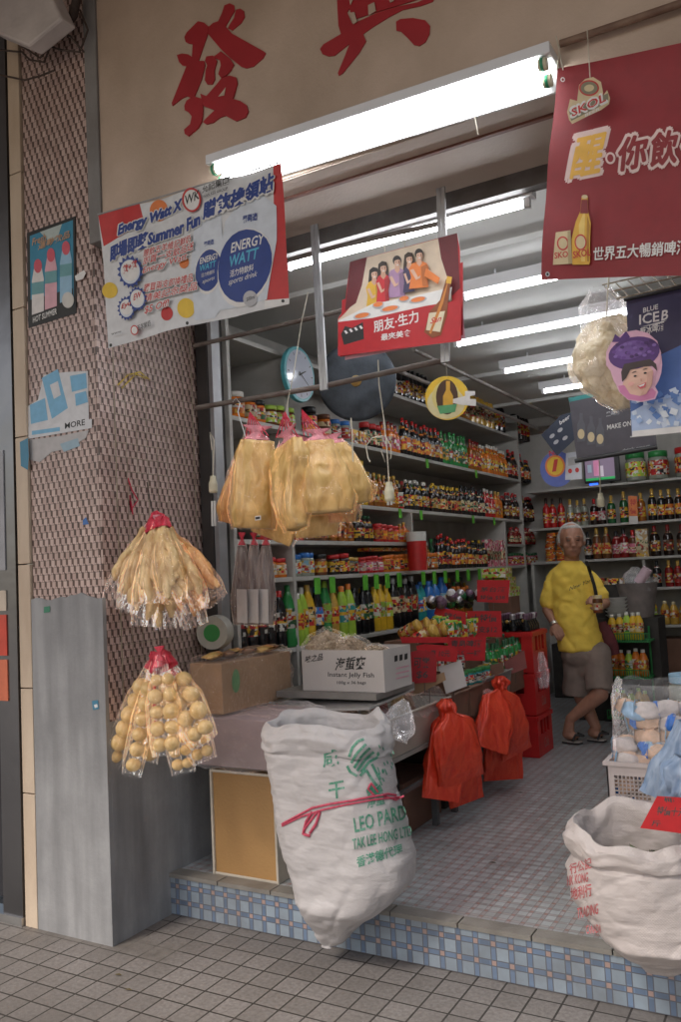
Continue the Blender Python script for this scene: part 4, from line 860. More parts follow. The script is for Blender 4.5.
for i,(x,y) in enumerate(((552,436),(556,442),(560,430),(565,438))): S.ell(x,y,3,1.8,igr,-40,i == 0)
S.text('beer',(560,425),(570,418),(559,421),iw,.03,0); S.mb.build('face', t, fix=False)
mb = MB(); mb.plate([atY(*q,5.402) for q in ((541,435),(561,415),(573,412),(574,440),(557,456))], (0,.004,0), iblk); mb.build('backing', t)
S = Sheet((0,5.6,0),(0,-1,0)); t = empty('number_badge', S.p(560,468), 'blue round badge with orange figure one, beside a white and red card', 'sign')
S.ell(557,469,17,18,flat('badge_blue',(.10,.14,.42)),0,False); S.ell(555,466,10,11,iora); S.ell(555,466,8,9,iyel); S.text('1',(552,472),(558,471),(552,460),ired,.08,.1); S.text('No',(549,456),(558,454),(549,451),ired,.04,0,False)
S.poly([(566,453),(581,451),(582,479),(565,480)], flat('card_white',(.6,.62,.68))); S.ell(570,471,2,2.4,ired); S.ell(577,470,2,2.4,ired,up=False); S.poly([(568,458),(579,456),(579,464),(568,466)], igr, False)
S.mb.build('face', t, fix=False); mb = MB(); mb.plate([atY(557+17*math.cos(k*math.pi/12),469+18*math.sin(k*math.pi/12),5.602) for k in range(24)], (0,.004,0), iblk); mb.build('backing', t)

# --- posters and scraps on the pillar
S = Sheet((0,YP-.001,0),(0,-1,0)); t = empty('pillar_poster', S.p(51,270), 'framed blue drinks poster with three pink-topped bottles on the pillar', 'poster')
S.k = 14
S.poly([(27.5,234),(75,217),(76,312),(29,327)], iblk, False); S.poly([(30,236),(73,220),(74,309),(31,322)], flat('poster_blue',(.04,.24,.38)))
S.poly([(30,300),(73,288),(74,309),(31,322)], iblk); S.poly([(40,232),(62,224),(57,240),(50,242)], flat('pale_burst',(.45,.52,.5)))
for x,y,h,c in ((38,273,42,(.72,.68,.66)),(51,262,48,(.72,.40,.46)),(66,255,48,(.30,.50,.66))):
    S.poly([(x-6,y+h),(x-6,y+8),(x-4,y-4),(x+4,y-5),(x+6,y+6),(x+6,y+h-4)], flat('pbot%d'%x,c)); S.poly([(x-6,y+10),(x+6,y+8),(x+6,y+20),(x-6,y+22)], flat('pteal',(.15,.35,.38))); S.ell(x,y-7,4,7,flat('pcap',(.62,.10,.14)))
S.ell(68,300,6,8,flat('pball',(.6,.58,.54)))
S.text('Fresh',(32,246),(46,240),(32,239),flat('pora',(.5,.3,.18)),.03,.2); S.text('運動飲品',(38,251),(70,238),(38,243),flat('pora',(.5,.3,.18)),.03,.2,False)
S.text('HOT SUMMER',(33,323),(57,314),(33,317),iw,.03,0,False)
S.mb.build('print', t, fix=False)
mb = MB(); mb.plate([atY(*q,YP-.004) for q in ((27,233),(75.5,216),(76.5,313),(28.5,328))], (0,.003,0), blk); mb.build('board', t)
def scrap(label, pts, mat, name='torn_sticker', cat='sticker', y=YP-.002, extra=()):
    S = Sheet((0,y,0),(0,-1,0)); S.poly(pts, mat)
    for e, m_ in extra: S.poly(e, m_)
    return tag(S.mb.build(name, loc=S.p(*pts[0]), fix=False), label, cat), S
lb = flat('sticker_blue',(.18,.42,.62)); wt = flat('sticker_white',(.62,.62,.64))
scrap('torn white and blue sticker patch with upright can picture', [(28,406),(38,400),(44,375),(66,372),(88,371),(89,420),(28,428)], wt, extra=[([(42,378),(58,369),(68,408),(52,419)],lb),([(50,385),(58,381),(61,395),(54,399)],wt),([(30,405),(45,398),(48,420),(31,424)],lb),([(70,376),(86,373),(87,388),(72,392)],lb),([(75,394),(86,391),(88,402),(76,406)],lb)])
S = Sheet((0,YP-.003,0),(0,-1,0)); S.poly([(27,427),(92,419),(92,428),(28,439)], wt); S.text('MORE',(65,429),(85,425),(65,423),iblk,.05,0)
S.poly([(32,431),(60,427),(60,431),(32,435)], lb, False); tag(S.mb.build('torn_sticker', loc=S.p(27,427), fix=False), 'long narrow pale sticker strip with dark capital letters', 'sticker')
scrap('whitish scraped sticker remains below the lettered strip', [(28,440),(60,436),(89,430),(86,438),(70,448),(52,452),(40,462),(30,460)], flat('scraped',(.45,.43,.43)), extra=[([(60,444),(78,438),(80,446),(64,452)],flat('scraped_blue',(.3,.42,.5)))])
scrap('little dark blue sticker wrapped round the pillar left edge', [(20,442),(28,438),(29,456),(28,470),(21,466)], flat('sticker_teal',(.06,.22,.34)), y=YP-.020)
scrap('tiny green square sticker high on the bare cement', [(44,607),(50,606),(50,612),(44,613)], flat('sticker_green',(.04,.2,.12)), y=YP-.014)
scrap('tiny blue and white square sticker at the cement corner', [(92,701),(98,700),(99,709),(93,710)], flat('sticker_teal',(.06,.22,.34)), y=YP-.014, extra=[([(94,705),(97,704),(98,707),(95,708)],iw)])
scrap('tiny blue triangle scrap on the mosaic beside the corner', [(83,520),(86,517),(89,524),(83,525)], flat('sticker_teal2',(.05,.15,.4)))
scrap('small white folded tag sticking out beside the framed poster', [(75,276),(84,270),(86,273),(83,279),(76,281)], iw, y=YP-.012)
for nm, pts, c in (('yellow', ((118,385),(128,375),(140,372),(150,380),(136,374),(128,382),(122,388)), (.62,.45,.05)), ('red', ((128,478),(132,490),(138,500),(131,510),(130,495),(133,515)), (.55,.02,.06))):
    mb = MB(); mb.tube([atX(*q, XP+.012) for q in pts], .0035 if nm == 'yellow' else .004, flat('twine_'+nm, c), 5); tag(mb.build('twine_scrap'), 'scrap of %s plastic twine caught on the pillar side'%nm, 'twine')
# wire grid leaning on the pillar side
wire = M('grid_wire',(.33,.27,.20),.5,.3,40,0,.5)
g = empty('wire_grid', (XP+.02,3.2,.9), 'tall wire display grid against the pillar side behind the hanging bags', 'wire rack')
y0, y1, z0, z1 = 2.9, 3.47, .98, 3.02; x = XP+.022
for i in range(9): mb = MB(); y = y0+(y1-y0)*i/8; mb.tube([(x,y,z0),(x,y,z1)], .0016 if 0 < i < 8 else .003, wire, 5); mb.build('upright_wire', g)
for i in range(31): mb = MB(); z = z0+(z1-z0)*i/30; mb.tube([(x+.003,y0,z),(x+.003,y1,z)], .0014, wire, 5); mb.build('cross_wire', g)
# wires and lamp shade in the top left corner
mb = MB()
wc = M('old_wire',(.06,.04,.032),.7,.3,30)
for i, pts in enumerate((((0,50),(22,52),(30,60),(44,62),(50,48)), ((0,75),(25,80),(40,76),(55,70)), ((40,44),(62,50),(80,52),(88,30),(80,10)), ((20,45),(40,58),(60,36),(75,0)), ((0,20),(15,40),(30,48),(55,42),(70,20)), ((55,30),(70,36),(84,52)))):
    mb = MB(); mb.tube([atY(*q, YP-.05-.01*i) for q in pts], .005, wc, 5); tag(mb.build('loose_wire'), ('drooping dark wire crossing under the grey lamp cover','lowest dark wire crossing the cream strip top','thick dark wire looping to the sign frame','dark wire rising to the upper edge','dark wire hugging the grey cover edge','short dark wire near the sign frame corner')[i], 'wire', 'loose wires in the upper corner')
mb = MB()
p = [atY(*q, 2.62) for q in ((-10,-12),(48,-12),(62,18),(28,46),(-10,30))]
mb.plate(p, (0,.09,0), M('grey_cover',(.55,.50,.48),.6,.15,8,.2,dirt=.2)); tag(mb.build('junction_cover', bevel=.012), 'pale grey box cover in the upper left corner', 'cover')
mb = MB(); mb.tube([atY(60,36,YP-.06), atY(74,14,YP-.08), atY(78,-10,YP-.1)], .022, wc, 8); tag(mb.build('cable_bundle'), 'thick dark cable bundle rising beside the sign frame', 'cable')

# --- bulbs and cords
def bulb(px, py0, py1, y, top, label, L=.055):
    t = empty('hanging_bulb', atY(px,py0,y), label, 'bulb'); a = atY(px,py0,y); b = atY(px+.8,py1,y); d = (b-a)
    mb = MB(); mb.lathe([(0,0,ivory),(.014,.0,ivory),(.016,.02,ivory),(.022,.04,ivory),(.022,.075,ivory),(.017,.085,ivory),(0,.086,ivory)], a, 14, d.normalized()); mb.build('holder', t)
    mb = MB()
    for s in (-.008,.008): mb.tube([a+d*.5+V((s,0,0)), b+V((s,0,0))], .0055, WHITE, 8)
    mb.build('bulb_tube', t)
    mb = MB(); mb.tube([atY(*q,y) for q in top]+[a], .003, cord, 6); mb.build('cord', t)
bulb(213,476,526,3.3, [(212,450),(210,432),(214,440)], 'bare compact bulb on a tan cord in front of the dark guide')
bulb(389,482,505,3.3, [(378,360),(379,385),(384,420),(387,450)], 'compact bulb on the long cord hanging before the sauce shelves')
bulb(600,493,503,5.2, [(599,460),(600,480)], 'small bulb hanging below the slate banner')
for i,(pts,r,lab) in enumerate(((((383,436),(372,438),(366,446),(368,458),(370,462)),.004,'tan looped cord end left of the long bulb cord'), (((385,436),(391,446),(391,458),(385,462),(381,450)),.003,'tan cord loop right of the long bulb cord'), (((308,292),(301,325),(294,372),(288,400),(285,425)),.003,'thin tan string slanting down past the clock'), (((252,405),(247,425),(242,440)),.003,'short tan string tied on the cross rod above the bags'), (((351,418),(352,430),(353,462)),.004,'faded pink string beside the yellow bags'))):
    mb = MB(); mb.tube([atY(*q,3.25) for q in pts], r*.8, cord, 6); tag(mb.build('hanging_string'), lab, 'string')
mb = MB(); mb.tube([atY(*q,3.25) for q in ((233,402),(236,398),(240,403),(238,412),(246,438))], .0028, M('hook_wire',(.6,.6,.6),.3,.1,9,0,1), 6); tag(mb.build('wire_hook'), 'shiny wire hook over the lower cross rod', 'hook')
# ================================================================== BAGS, SACKS, BOXES
film = plastic_film('clear_film', (.985,.98,.975), .03, 42, .26, .07); film2 = plastic_film('cloudy_film', (.97,.97,.98), .2, 24, .25, .15); filmp = plastic_film('thick_film', (.97,.97,.98), .09, 18, .3, .1)
def food(name, c1, c2, sc=(60,60,6), bump=.9):
    m, n, b = mk(name); tc = n.nodes.new('ShaderNodeTexCoord'); mp = n.nodes.new('ShaderNodeMapping'); mp.inputs['Scale'].default_value = sc
    n.links.new(tc.outputs['Object'], mp.inputs[0]); nz = n.nodes.new('ShaderNodeTexNoise'); nz.inputs['Scale'].default_value = 1; nz.inputs['Detail'].default_value = 5; nz.inputs['Distortion'].default_value = .6
    n.links.new(mp.outputs[0], nz.inputs['Vector']); mr = n.nodes.new('ShaderNodeMapRange'); mr.inputs[1].default_value = .33; mr.inputs[2].default_value = .67; n.links.new(nz.outputs[0], mr.inputs[0])
    n.links.new(ramp2(n, mr.outputs[0], c1, c2), b.inputs['Base Color']); b.inputs['Roughness'].default_value = .45; b.inputs['Coat Weight'].default_value = .35; b.inputs['Coat Roughness'].default_value = .2
    bp = n.nodes.new('ShaderNodeBump'); bp.inputs['Strength'].default_value = bump; bp.inputs['Distance'].default_value = .012; n.links.new(nz.outputs[0], bp.inputs['Height']); n.links.new(bp.outputs[0], b.inputs['Normal']); n.links.new(bp.outputs[0], b.inputs['Coat Normal'])
    return m
skin_f = food('beancurd_skin', (.52,.29,.07), (.76,.51,.19), (22,22,9)); stick_f = food('beancurd_stick', (.42,.23,.07), (.78,.57,.28), (26,26,11), 1); stick_o = food('beancurd_orange', (.55,.22,.06), (.74,.42,.15), (55,55,5))
ball_f = food('puff_balls', (.58,.37,.12), (.76,.55,.26), (30,30,30), .5); crisp_f = food('fish_maw', (.60,.47,.28), (.80,.70,.52), (30,30,30), .9)
rfilm = M('red_plastic', (.55,.02,.05), .3, .2, 40, .5); pfilm = M('pink_plastic', (.62,.22,.26), .3, .25, 40, .5)
redbag = food('red_bag_plastic', (.72,.035,.012), (.84,.075,.025), (30,30,10), .8)
def loft(P0, P1, n, ws, ths, seed, wr=.12, e=2.4, infl=0.0, nu=36, nv=22, fold=5, bend=0):
    """closed pillow between P0 and P1; ws, ths lists of half width / half thickness along it"""
    P0, P1 = V(P0), V(P1); ax = (P1-P0); n = V(n).normalized(); sd_ = ax.cross(n).normalized(); nn = sd_.cross(ax).normalized()
    if nn.dot(n) < 0: nn = -nn
    def li(L, t):
        t = t*(len(L)-1); i = min(int(t), len(L)-2); f = t-i; f = f*f*(3-2*f); return L[i]*(1-f)+L[i+1]*f
    def fn(u, v):
        a = u*2*math.pi; w_ = li(ws, v)+infl; t_ = li(ths, v)+infl; c, s_ = math.cos(a), math.sin(a)
        cx_ = math.copysign(abs(c)**(2/e), c); sy = math.copysign(abs(s_)**(2/e), s_)
        k = 1 + wr*noise.noise(V((cx_*fold+seed*7.1, sy*2+seed, v*2.0+seed*3))) + wr*.5*noise.noise(V((cx_*fold*2.7+seed, sy*3, v*5+seed*3)))
        return P0 + ax*v + sd_*cx_*w_*(1+.3*(k-1)) + nn*(sy*t_*k + bend*math.sin(v*math.pi))
    return fn
def foodbag(name, label, cat, group, top, bot, y0, y1, ws, ths, seed, mat, tie=pfilm, n=(.35,-1,0), film_=film, print_red=False, balls=False, cloc=None, e=2.4):
    P0, P1 = atY(*top, y0), atY(*bot, y1); t = empty(name, P0, label, cat, group)
    sc_ = 1/230.
    ws = [q*sc_ for q in ws]; ths = [q*sc_ for q in ths]
    if balls == 'sticks':
        mb = MB(); ax = (P1-P0); sd_ = ax.cross(V(n)).normalized(); nn_ = V(n).normalized(); r3 = random.Random(seed*10); r0 = max(ws)*.36
        for i in range(6):
            s = (i%4-1.5)/1.5*.66+r3.uniform(-.1,.1); dz_ = (i//4)*.016; e_ = r3.uniform(.72,.98); ph = r3.uniform(0,6); pts = []; rs_ = []
            for k in range(15):
                f = k/14; wv = ws[0]*.6+(max(ws)-ws[0]*.6)*min(1,f*1.6); pts.append(P0.lerp(P1,.06+(e_-.06)*f)+sd_*(s*wv+(.006*math.sin(f*9+ph)+.003*math.sin(f*23+ph)))-nn_*(dz_-max(ths)*.35*math.sin(f*2.9))+nn_*.004*math.sin(f*14+ph)); rs_.append(r0*(.55+.45*min(1,f*2.2))*(1 if k < 13 else .75 if k == 13 else .4)*r3.uniform(.9,1.1))
            mb.tube(pts, rs_, mat, 9)
        mb.build('contents', t)
    elif not balls:
        mb = MB(); fn = loft(P0.lerp(P1,.07), P0.lerp(P1,.98), n, ws, ths, seed, .45, e, fold=4); mb.grid(fn, 40, 26, mat, True)
        k = len(mb.v); mb.add([P0.lerp(P1,.07)]*1, [], mat); mb.f += [[k, j, (j+1)%40] for j in range(40)]; mb.m += [0]*40; mb.smooth += [True]*40
        k2 = len(mb.v); mb.add([P0.lerp(P1,.985)], [], mat); b0 = 26*40; mb.f += [[k2, b0+(j+1)%40, b0+j] for j in range(40)]; mb.m += [0]*40; mb.smooth += [True]*40
        mb.build('contents', t)
    else:
        mb = MB(); ax = (P1-P0); sd_ = ax.cross(V(n)).normalized(); L = ax.length; r0 = max(ws)*.52; nr = max(3, int(L*.82/(r0*1.75))); rr2 = random.Random(seed)
        one = max(ws)*230 < 12
        if one: r0 = max(ws)*.92; nr = max(3, int(L*.82/(r0*1.5)))
        for i in range(nr):
            f = .17+.8*(i+.5)/nr
            for s in ((0,) if one else (-1,1)):
                wv = ws[min(len(ws)-1,int(f*len(ws)))]; mb.ball(P0+ax*f+sd_*s*wv*.48+V(n)*-rr2.uniform(0,.01), r0*rr2.uniform(.86,1.06)*(.75+.25*min(1,wv/max(ws))), mat, 12, 8, (1,1,rr2.uniform(.85,1)))
        mb.build('contents', t)
    mb = MB(); fn = loft(P0, P1, n, [ws[0]*.5]+ws, [ths[0]*.5]+ths, seed+.3, .5, e, infl=.006); mb.grid(fn, 44, 30, film_, True); mb.build('clear_bag', t)
    mb = MB(); fn = loft(P0-(P1-P0)*.09, P0.lerp(P1,.06), n, [ws[0]*.9,ws[0]*.3,ws[0]*.8], [.006,.005,ths[0]*.5+.003], seed+.6, .6); mb.grid(fn, 30, 8, tie, True); mb.build('tie', t)
    if print_red:
        mb = MB(); fn = loft(P0.lerp(P1,.02), P0.lerp(P1,.99), n, ws, ths, seed, .30, infl=.008)
        for i in range(print_red if print_red > 1 else 5):
            v = .2+.09*i; us = [.13,.145,.16,.175]
            pts = [fn(us[0]+.5+.22,v), fn(us[3]+.5+.22,v), fn(us[3]+.5+.22,v+.05), fn(us[0]+.5+.22,v+.05)]
            mb.add(pts, [(0,1,2,3)], ired)
        mb.build('printing', t)
    return t
def hookrope(pts, y, r, mat, name, label, cat):
    mb = MB(); mb.tube([atY(*q, y) for q in pts], r, mat, 6); return tag(mb.build(name), label, cat)
# left cluster of long beancurd-stick bags (centre hangs at 155,520 off the wire grid)
LG = 'long bags of dried beancurd sticks hanging on the pillar'
spec = [((150,524),(112,604),2.88,2.84,13,'leftmost'),((152,523),(126,612),2.85,2.79,12,'second from left'),((154,522),(143,626),2.83,2.76,13,'long drooping one left of centre'),((156,522),(152,602),2.80,2.72,13,'front centre'),((160,523),(175,600),2.80,2.73,14,'right of front centre'),
 ((158,524),(168,628),2.92,2.90,15,'lower one behind the centre'),((162,524),(196,608),2.84,2.80,15,'right one spreading outwards'),((164,526),(216,600),2.90,2.88,14,'rightmost with orange tint'),((163,527),(196,626),2.97,2.98,15,'lower right one behind'),((152,526),(128,596),2.93,2.90,14,'half hidden left one behind')]
for i,(a,b,ya,yb,w_,pos) in enumerate(spec):
    ws = [w_*.35,w_*.75,w_*.95,w_*1.0,w_*1.0,w_*.8]; foodbag('snack_bag', 'bag of yellow beancurd sticks, %s of the pillar bunch' % pos, 'food bag', LG, a, b, ya, yb, ws, [q*.62 for q in ws], i*1.7+1, stick_o if i in (7,8) else stick_f, rfilm if i%3 else pfilm, balls='sticks')
hookrope([(147,482),(150,500),(155,522)], 2.86, .003, wc, 'hook', 'dark hook holding the bunch of beancurd sticks', 'hook')
mb = MB(); mb.grid(loft(atY(156,512,2.83), atY(158,531,2.80), (.3,-1,0), [.012,.05,.06], [.01,.02,.03], 9, .8), 30, 8, rfilm, True); tag(mb.build('red_tie'), 'crumpled red plastic tie on top of the beancurd stick bunch', 'tie')
# ball bags below
BG = 'bags of round fried puffs hanging on the pillar'
for i,(a,b,ya,yb,w_,pos) in enumerate([((150,662),(110,766),2.88,2.86,11,'leftmost of the bunch'),((154,662),(131,776),2.84,2.80,10,'second from left, hanging lowest'),((160,655),(166,756),2.77,2.73,15,'front one with red printing'),((164,662),(184,774),2.88,2.90,13,'behind the printed one'),((168,662),(204,742),2.84,2.80,17,'rightmost of the bunch'),((172,670),(205,762),2.92,2.94,14,'lower right one behind'),((152,664),(148,764),2.90,2.90,11,'behind the second from left')]):
    foodbag('puff_bag', 'bag of round yellow puffs, %s'%pos, 'food bag', BG, a, b, ya, yb, [w_*.4,w_*.8,w_,w_,w_*.95,w_*.8], [w_*.3,w_*.5,w_*.6,w_*.6,w_*.6,w_*.4], i+20, ball_f, rfilm, print_red=(6 if i == 2 else False), balls=True)
mb = MB(); mb.grid(loft(atY(160,648,2.83), atY(164,668,2.80), (.3,-1,0), [.012,.045,.06], [.01,.02,.03], 19, .8), 30, 8, rfilm, True); tag(mb.build('red_tie'), 'crumpled red plastic tie on top of the round puff bunch', 'tie')
hookrope([(158,628),(160,640),(160,652)], 2.85, .003, wc, 'hook', 'dark hook holding the bunch of round puffs', 'hook')
# right cluster of flat beancurd skin bags from the rod
RG = 'flat bags of beancurd sheets hanging from the rod'
for i,(a,b,ya,yb,w0,w1,pos,mt) in enumerate([((252,436),(236,526),3.26,3.28,14,20,'brownish leftmost one',stick_o),((257,434),(254,530),3.20,3.18,22,25,'square one left of centre',skin_f),((287,438),(296,530),3.14,3.08,27,14,'pointed one front centre',skin_f),((318,436),(326,514),3.19,3.16,20,30,'bright striped one right of centre',skin_f),
    ((334,440),(352,506),3.24,3.26,16,24,'rightmost one',skin_f),((300,445),(272,540),3.28,3.3,24,26,'low one behind the centre',skin_f),((310,450),(318,538),3.28,3.3,24,24,'lowest one behind the striped bag',skin_f),((330,446),(334,524),3.3,3.32,22,26,'low right one behind',stick_o)]):
    ws = [w0*.8,w0,w0*.6+w1*.4,w0*.3+w1*.7,w1,w1*.9]; foodbag('snack_bag', 'flat bag of pale yellow beancurd sheets under the rod, %s'%pos, 'food bag', RG, a, b, ya, yb, ws, [6,9,11,13,13,7], i*2.3+40, mt, pfilm, print_red=(6 if i in (1,2) else False), e=5.0, n=((.1,-1,0),(.9,-1,0),(-.5,-1,.1),(.75,-1,0),(1.3,-1,0),(.2,-1,.2),(.6,-1,.2),(.3,-1,0))[i])
for i,(x,y0,x1,y1) in enumerate(((250,412,258,436),(285,412,288,438),(302,410,316,436))):
    t = empty('net_tie', atY(x,y0,3.22), ('left','middle','right')[i]+' red net string tying the flat bags to the rod', 'tie')
    for k in range(6): mb = MB(); mb.tube([atY(x,y0,3.24), atY(x1-12+k*4.5, y1, 3.2)], .0028, rfilm, 5); mb.build('strand', t)
for i,(x,y) in enumerate(((258,518),(295,517))):
    mb = MB(); c = atY(x,y,3.085 if i else 3.10); mb.obox(c,(.04,.003,.02),iw,-.3); mb.obox(c+V((0,-.0025,0)),(.03,.002,.01),iblk,-.3); tag(mb.build('price_sticker', loc=c), ('left','right')[i]+' small white price sticker at a flat bag bottom', 'sticker')
# white-labelled noodle packs behind
for i,(x,x1) in enumerate(((238,243),(250,254),(262,264))):
    foodbag('dark_pack', 'clear pack of dark slices with white card, %s of three below the flat bags' % ('left','middle','right')[i], 'food bag', 'packs with white cards', (x+4,540), (x1,626), 3.32+.02*i, 3.34, [5,8,10,12,12,10], [4,6,7,7,6,4], 70+i, food('dark_slices%d'%i,(.13,.08,.07),(.34,.28,.25)), rfilm)
    mb = MB(); c = atY(x1-1,606,3.27+.012*i); mb.obox(c,(.085,.003,.16),flat('cardwhite',(.66,.62,.60)),-.35,0,.04); tag(mb.build('white_card', loc=c), ('left','middle','right')[i]+' white paper card in the dark slice packs', 'card')
# bag of fish maw at the upper right
t = foodbag('fish_maw_bag', 'cloudy plastic bag of pale fried fish maw hanging by the hat sign', 'food bag', None, (604,312), (626,410), 3.24, 3.27, [14,28,36,36,30,20,8], [10,18,26,26,20,14,6], 90, crisp_f, film2, film_=filmp)
rr = random.Random(11)
mb = MB()
for i in range(26):
    x = rr.uniform(588,632); y = rr.uniform(326,388)+(x-600)*.3; mb.ball(atY(x,y,3.22+rr.uniform(-.04,.04)), rr.uniform(.022,.036), crisp_f, 10, 7, (1,.8,rr.uniform(.7,1.2)))
mb.build('contents', t)
mb = MB(); mb.grid(loft(atY(600,288,3.24), atY(606,345,3.2), (.2,-1,0), [.04,.08,.08,.10], [.02,.04,.05,.06], 5, .5), 36, 18, film2, True); mb.build('bag_neck', t)
hookrope([(610,262),(607,300),(606,325)], 3.2, .003, cord, 'hanging_string', 'string holding the cloudy fish maw bag', 'string')
# wire canopy edge at the upper right
t = empty('wire_canopy', atY(640,285,3.4), 'slanted white wire mesh over the dark beer banner', 'wire rack')
for i in range(12): mb = MB(); mb.tube([atY(604+i*12,286-i*2.6,3.35), atY(618+i*12,300-i*2.6,3.2)], .0025, wire, 5); mb.build('wire', t)
for i in range(3): mb = MB(); mb.tube([atY(602+i*7,285+i*7,3.35-.075*i), atY(742+i*7,254+i*7,3.35-.075*i)], .0032, wire, 5); mb.build('wire', t)

# ---- sacks
def weave_m(name, c):
    m, n, b = mk(name); tc, x, y, z = coords(n); nz = noise_n(n, tc, 5, 8, .35, .75); c1 = ramp2(n, (nz*.45).o, c, tuple(q*.66 for q in c))
    n.links.new(c1, b.inputs['Base Color']); b.inputs['Roughness'].default_value = .42
    w1 = (x*700).op('SINE'); w2 = (z*700).op('SINE'); f = noise_n(n, tc, 26, 5); mpn = n.nodes.new('ShaderNodeMapping'); mpn.inputs['Scale'].default_value = (7,7,30)
    n.links.new(tc.outputs['Object'], mpn.inputs[0]); n4 = n.nodes.new('ShaderNodeTexNoise'); n4.inputs['Scale'].default_value = 1; n4.inputs['Detail'].default_value = 4; n.links.new(mpn.outputs[0], n4.inputs['Vector'])
    bumpit(n, b, (w1*w2)*.04 + f*.3 + X(n, n4.outputs[0])*1.0, .65, .012); return m
sw = weave_m('sack_weave', (.56,.53,.53)); sw2 = weave_m('sack_weave_pinkish', (.57,.51,.49))
def sack(name, label, Lr, yc, dep, collar, rimy, mat, seed, content, tilt=0):
    """Lr: rows (py, left px, right px) from bottom to the collar; then rolled collar and open mouth"""
    t = empty(name, atY((Lr[0][1]+Lr[0][2])/2, Lr[0][0], yc), label, 'sack'); rings = []
    def ring(c, a, b, e, k=0, dip=0): rings.append((c, a, b, e, k, dip))
    for i,(py,l,r) in enumerate(Lr):
        A, B = atY(l,py,yc), atY(r,py,yc); c = (A+B)/2; a = (B.x-A.x)/2; f = i/(len(Lr)-1); ring(c, a, min(dep, a*1.1)*(.25+.75*min(1,f*3)), 2.5)
    c, a, b, e, _, _ = rings[-1]; h = collar
    ring(c+V((0,0,.012)), a*.985, b*.96, 2.4); ring(c+V((0,0,.02)), a*1.03, b*1.05, 2.4, 1); ring(c+V((0,0,.02+h*.4)), a*1.05, b*1.09, 2.3, 1)
    ring(c+V((0,0,.02+h*.8)), a*1.0, b*1.02, 2.3, 1, 1); ring(c+V((0,0,.02+h)), a*.93, b*.92, 2.2, 1, 1); ring(c+V((0,0,.015+h*.85)), a*.86, b*.82, 2.2, 1, 1); ring(c+V((0,0,h*.1-.02)), a*.80, b*.74, 2.2, 0, 0); ring(c+V((0,0,-.06)), a*.8, b*.74, 2.2); ring(c+V((0,0,-.07)), a*.01, b*.01, 2)
    # dense interpolation between rings
    NV = 130; NU = 150
    def fn(u, v):
        s_ = v*(len(rings)-1); i = min(int(s_), len(rings)-2); f = s_-i
        c0,a0,b0,e0,k0,d0 = rings[i]; c1,a1,b1,e1,k1_,d1 = rings[i+1]; lp = lambda p,q: p*(1-f)+q*f
        cc_, a_, b_, e_, kk, dd = c0.lerp(c1,f), lp(a0,a1), lp(b0,b1), lp(e0,e1), lp(k0,k1_), lp(d0,d1)
        an = u*2*math.pi; cx_, sy = math.cos(an), math.sin(an); x = math.copysign(abs(cx_)**(2/e_), cx_)*a_; y = math.copysign(abs(sy)**(2/e_), sy)*b_
        p = cc_+V((x,y,0)); out = V((x,y,0)).normalized() if abs(x)+abs(y) > 1e-6 else V((0,0,1))
        q = V((p.x*5+p.z*3+seed, p.y*4, p.z*10-p.x*4)); d = .010*noise.noise(q) + .005*noise.noise(q*2.4) + .016*noise.noise(V((p.x*7,p.y*7,p.z*3+seed))) - .006*max(0,.16-abs(noise.noise(V((p.x*6-p.z*5+seed,p.y*6,p.z*7)))))/.16 - .004*max(0,.14-abs(noise.noise(V((p.x*11+p.z*6+seed,p.y*9,p.z*13)))))/.14
        if kk > .01: d += kk*.012*noise.noise(V((an*4+seed, p.z*20, 3))); p.z += kk*.045*noise.noise(V((math.cos(an)*1.6+seed, math.sin(an)*1.6, 3)))
        if dd > .01: p.z += dd*(tilt*sy + .018*noise.noise(V((math.cos(an)*2+seed, math.sin(an)*2, 1))))
        return p+out*d*(1 if a_ > .03 else 0)
    mb = MB(); mb.grid(fn, NU, NV, mat, True); o = mb.build('sack_body', t, merge=False)
    bm = bmesh.new(); bm.from_mesh(o.data); bmesh.ops.remove_doubles(bm, verts=bm.verts, dist=1e-5); bm.to_mesh(o.data); bvh = BVHTree.FromBMesh(bm); bm.free()
    c, a, b = rings[len(Lr)-1][:3]
    mb = MB(); rr = random.Random(seed)
    mb.add([c+V((a*.8*math.cos(k*math.pi/12), b*.74*math.sin(k*math.pi/12), -.025)) for k in range(24)], [tuple(range(24))], content)
    for k in range(60):
        an, r_ = rr.uniform(0,6.28), rr.uniform(0,.75); p = c+V((a*r_*math.cos(an), b*r_*math.sin(an), -.02+rr.uniform(0,.02))); w_ = V((rr.uniform(-1,1),rr.uniform(-1,1),rr.uniform(-.2,.8))).normalized()*.03; z_ = w_.orthogonal().normalized()*.009
        mb.add([p-w_, p+z_, p+w_, p-z_+V((0,0,.003))], [(0,1,2,3)], content)
    mb.build('contents', t, fix=False)
    return t, bvh
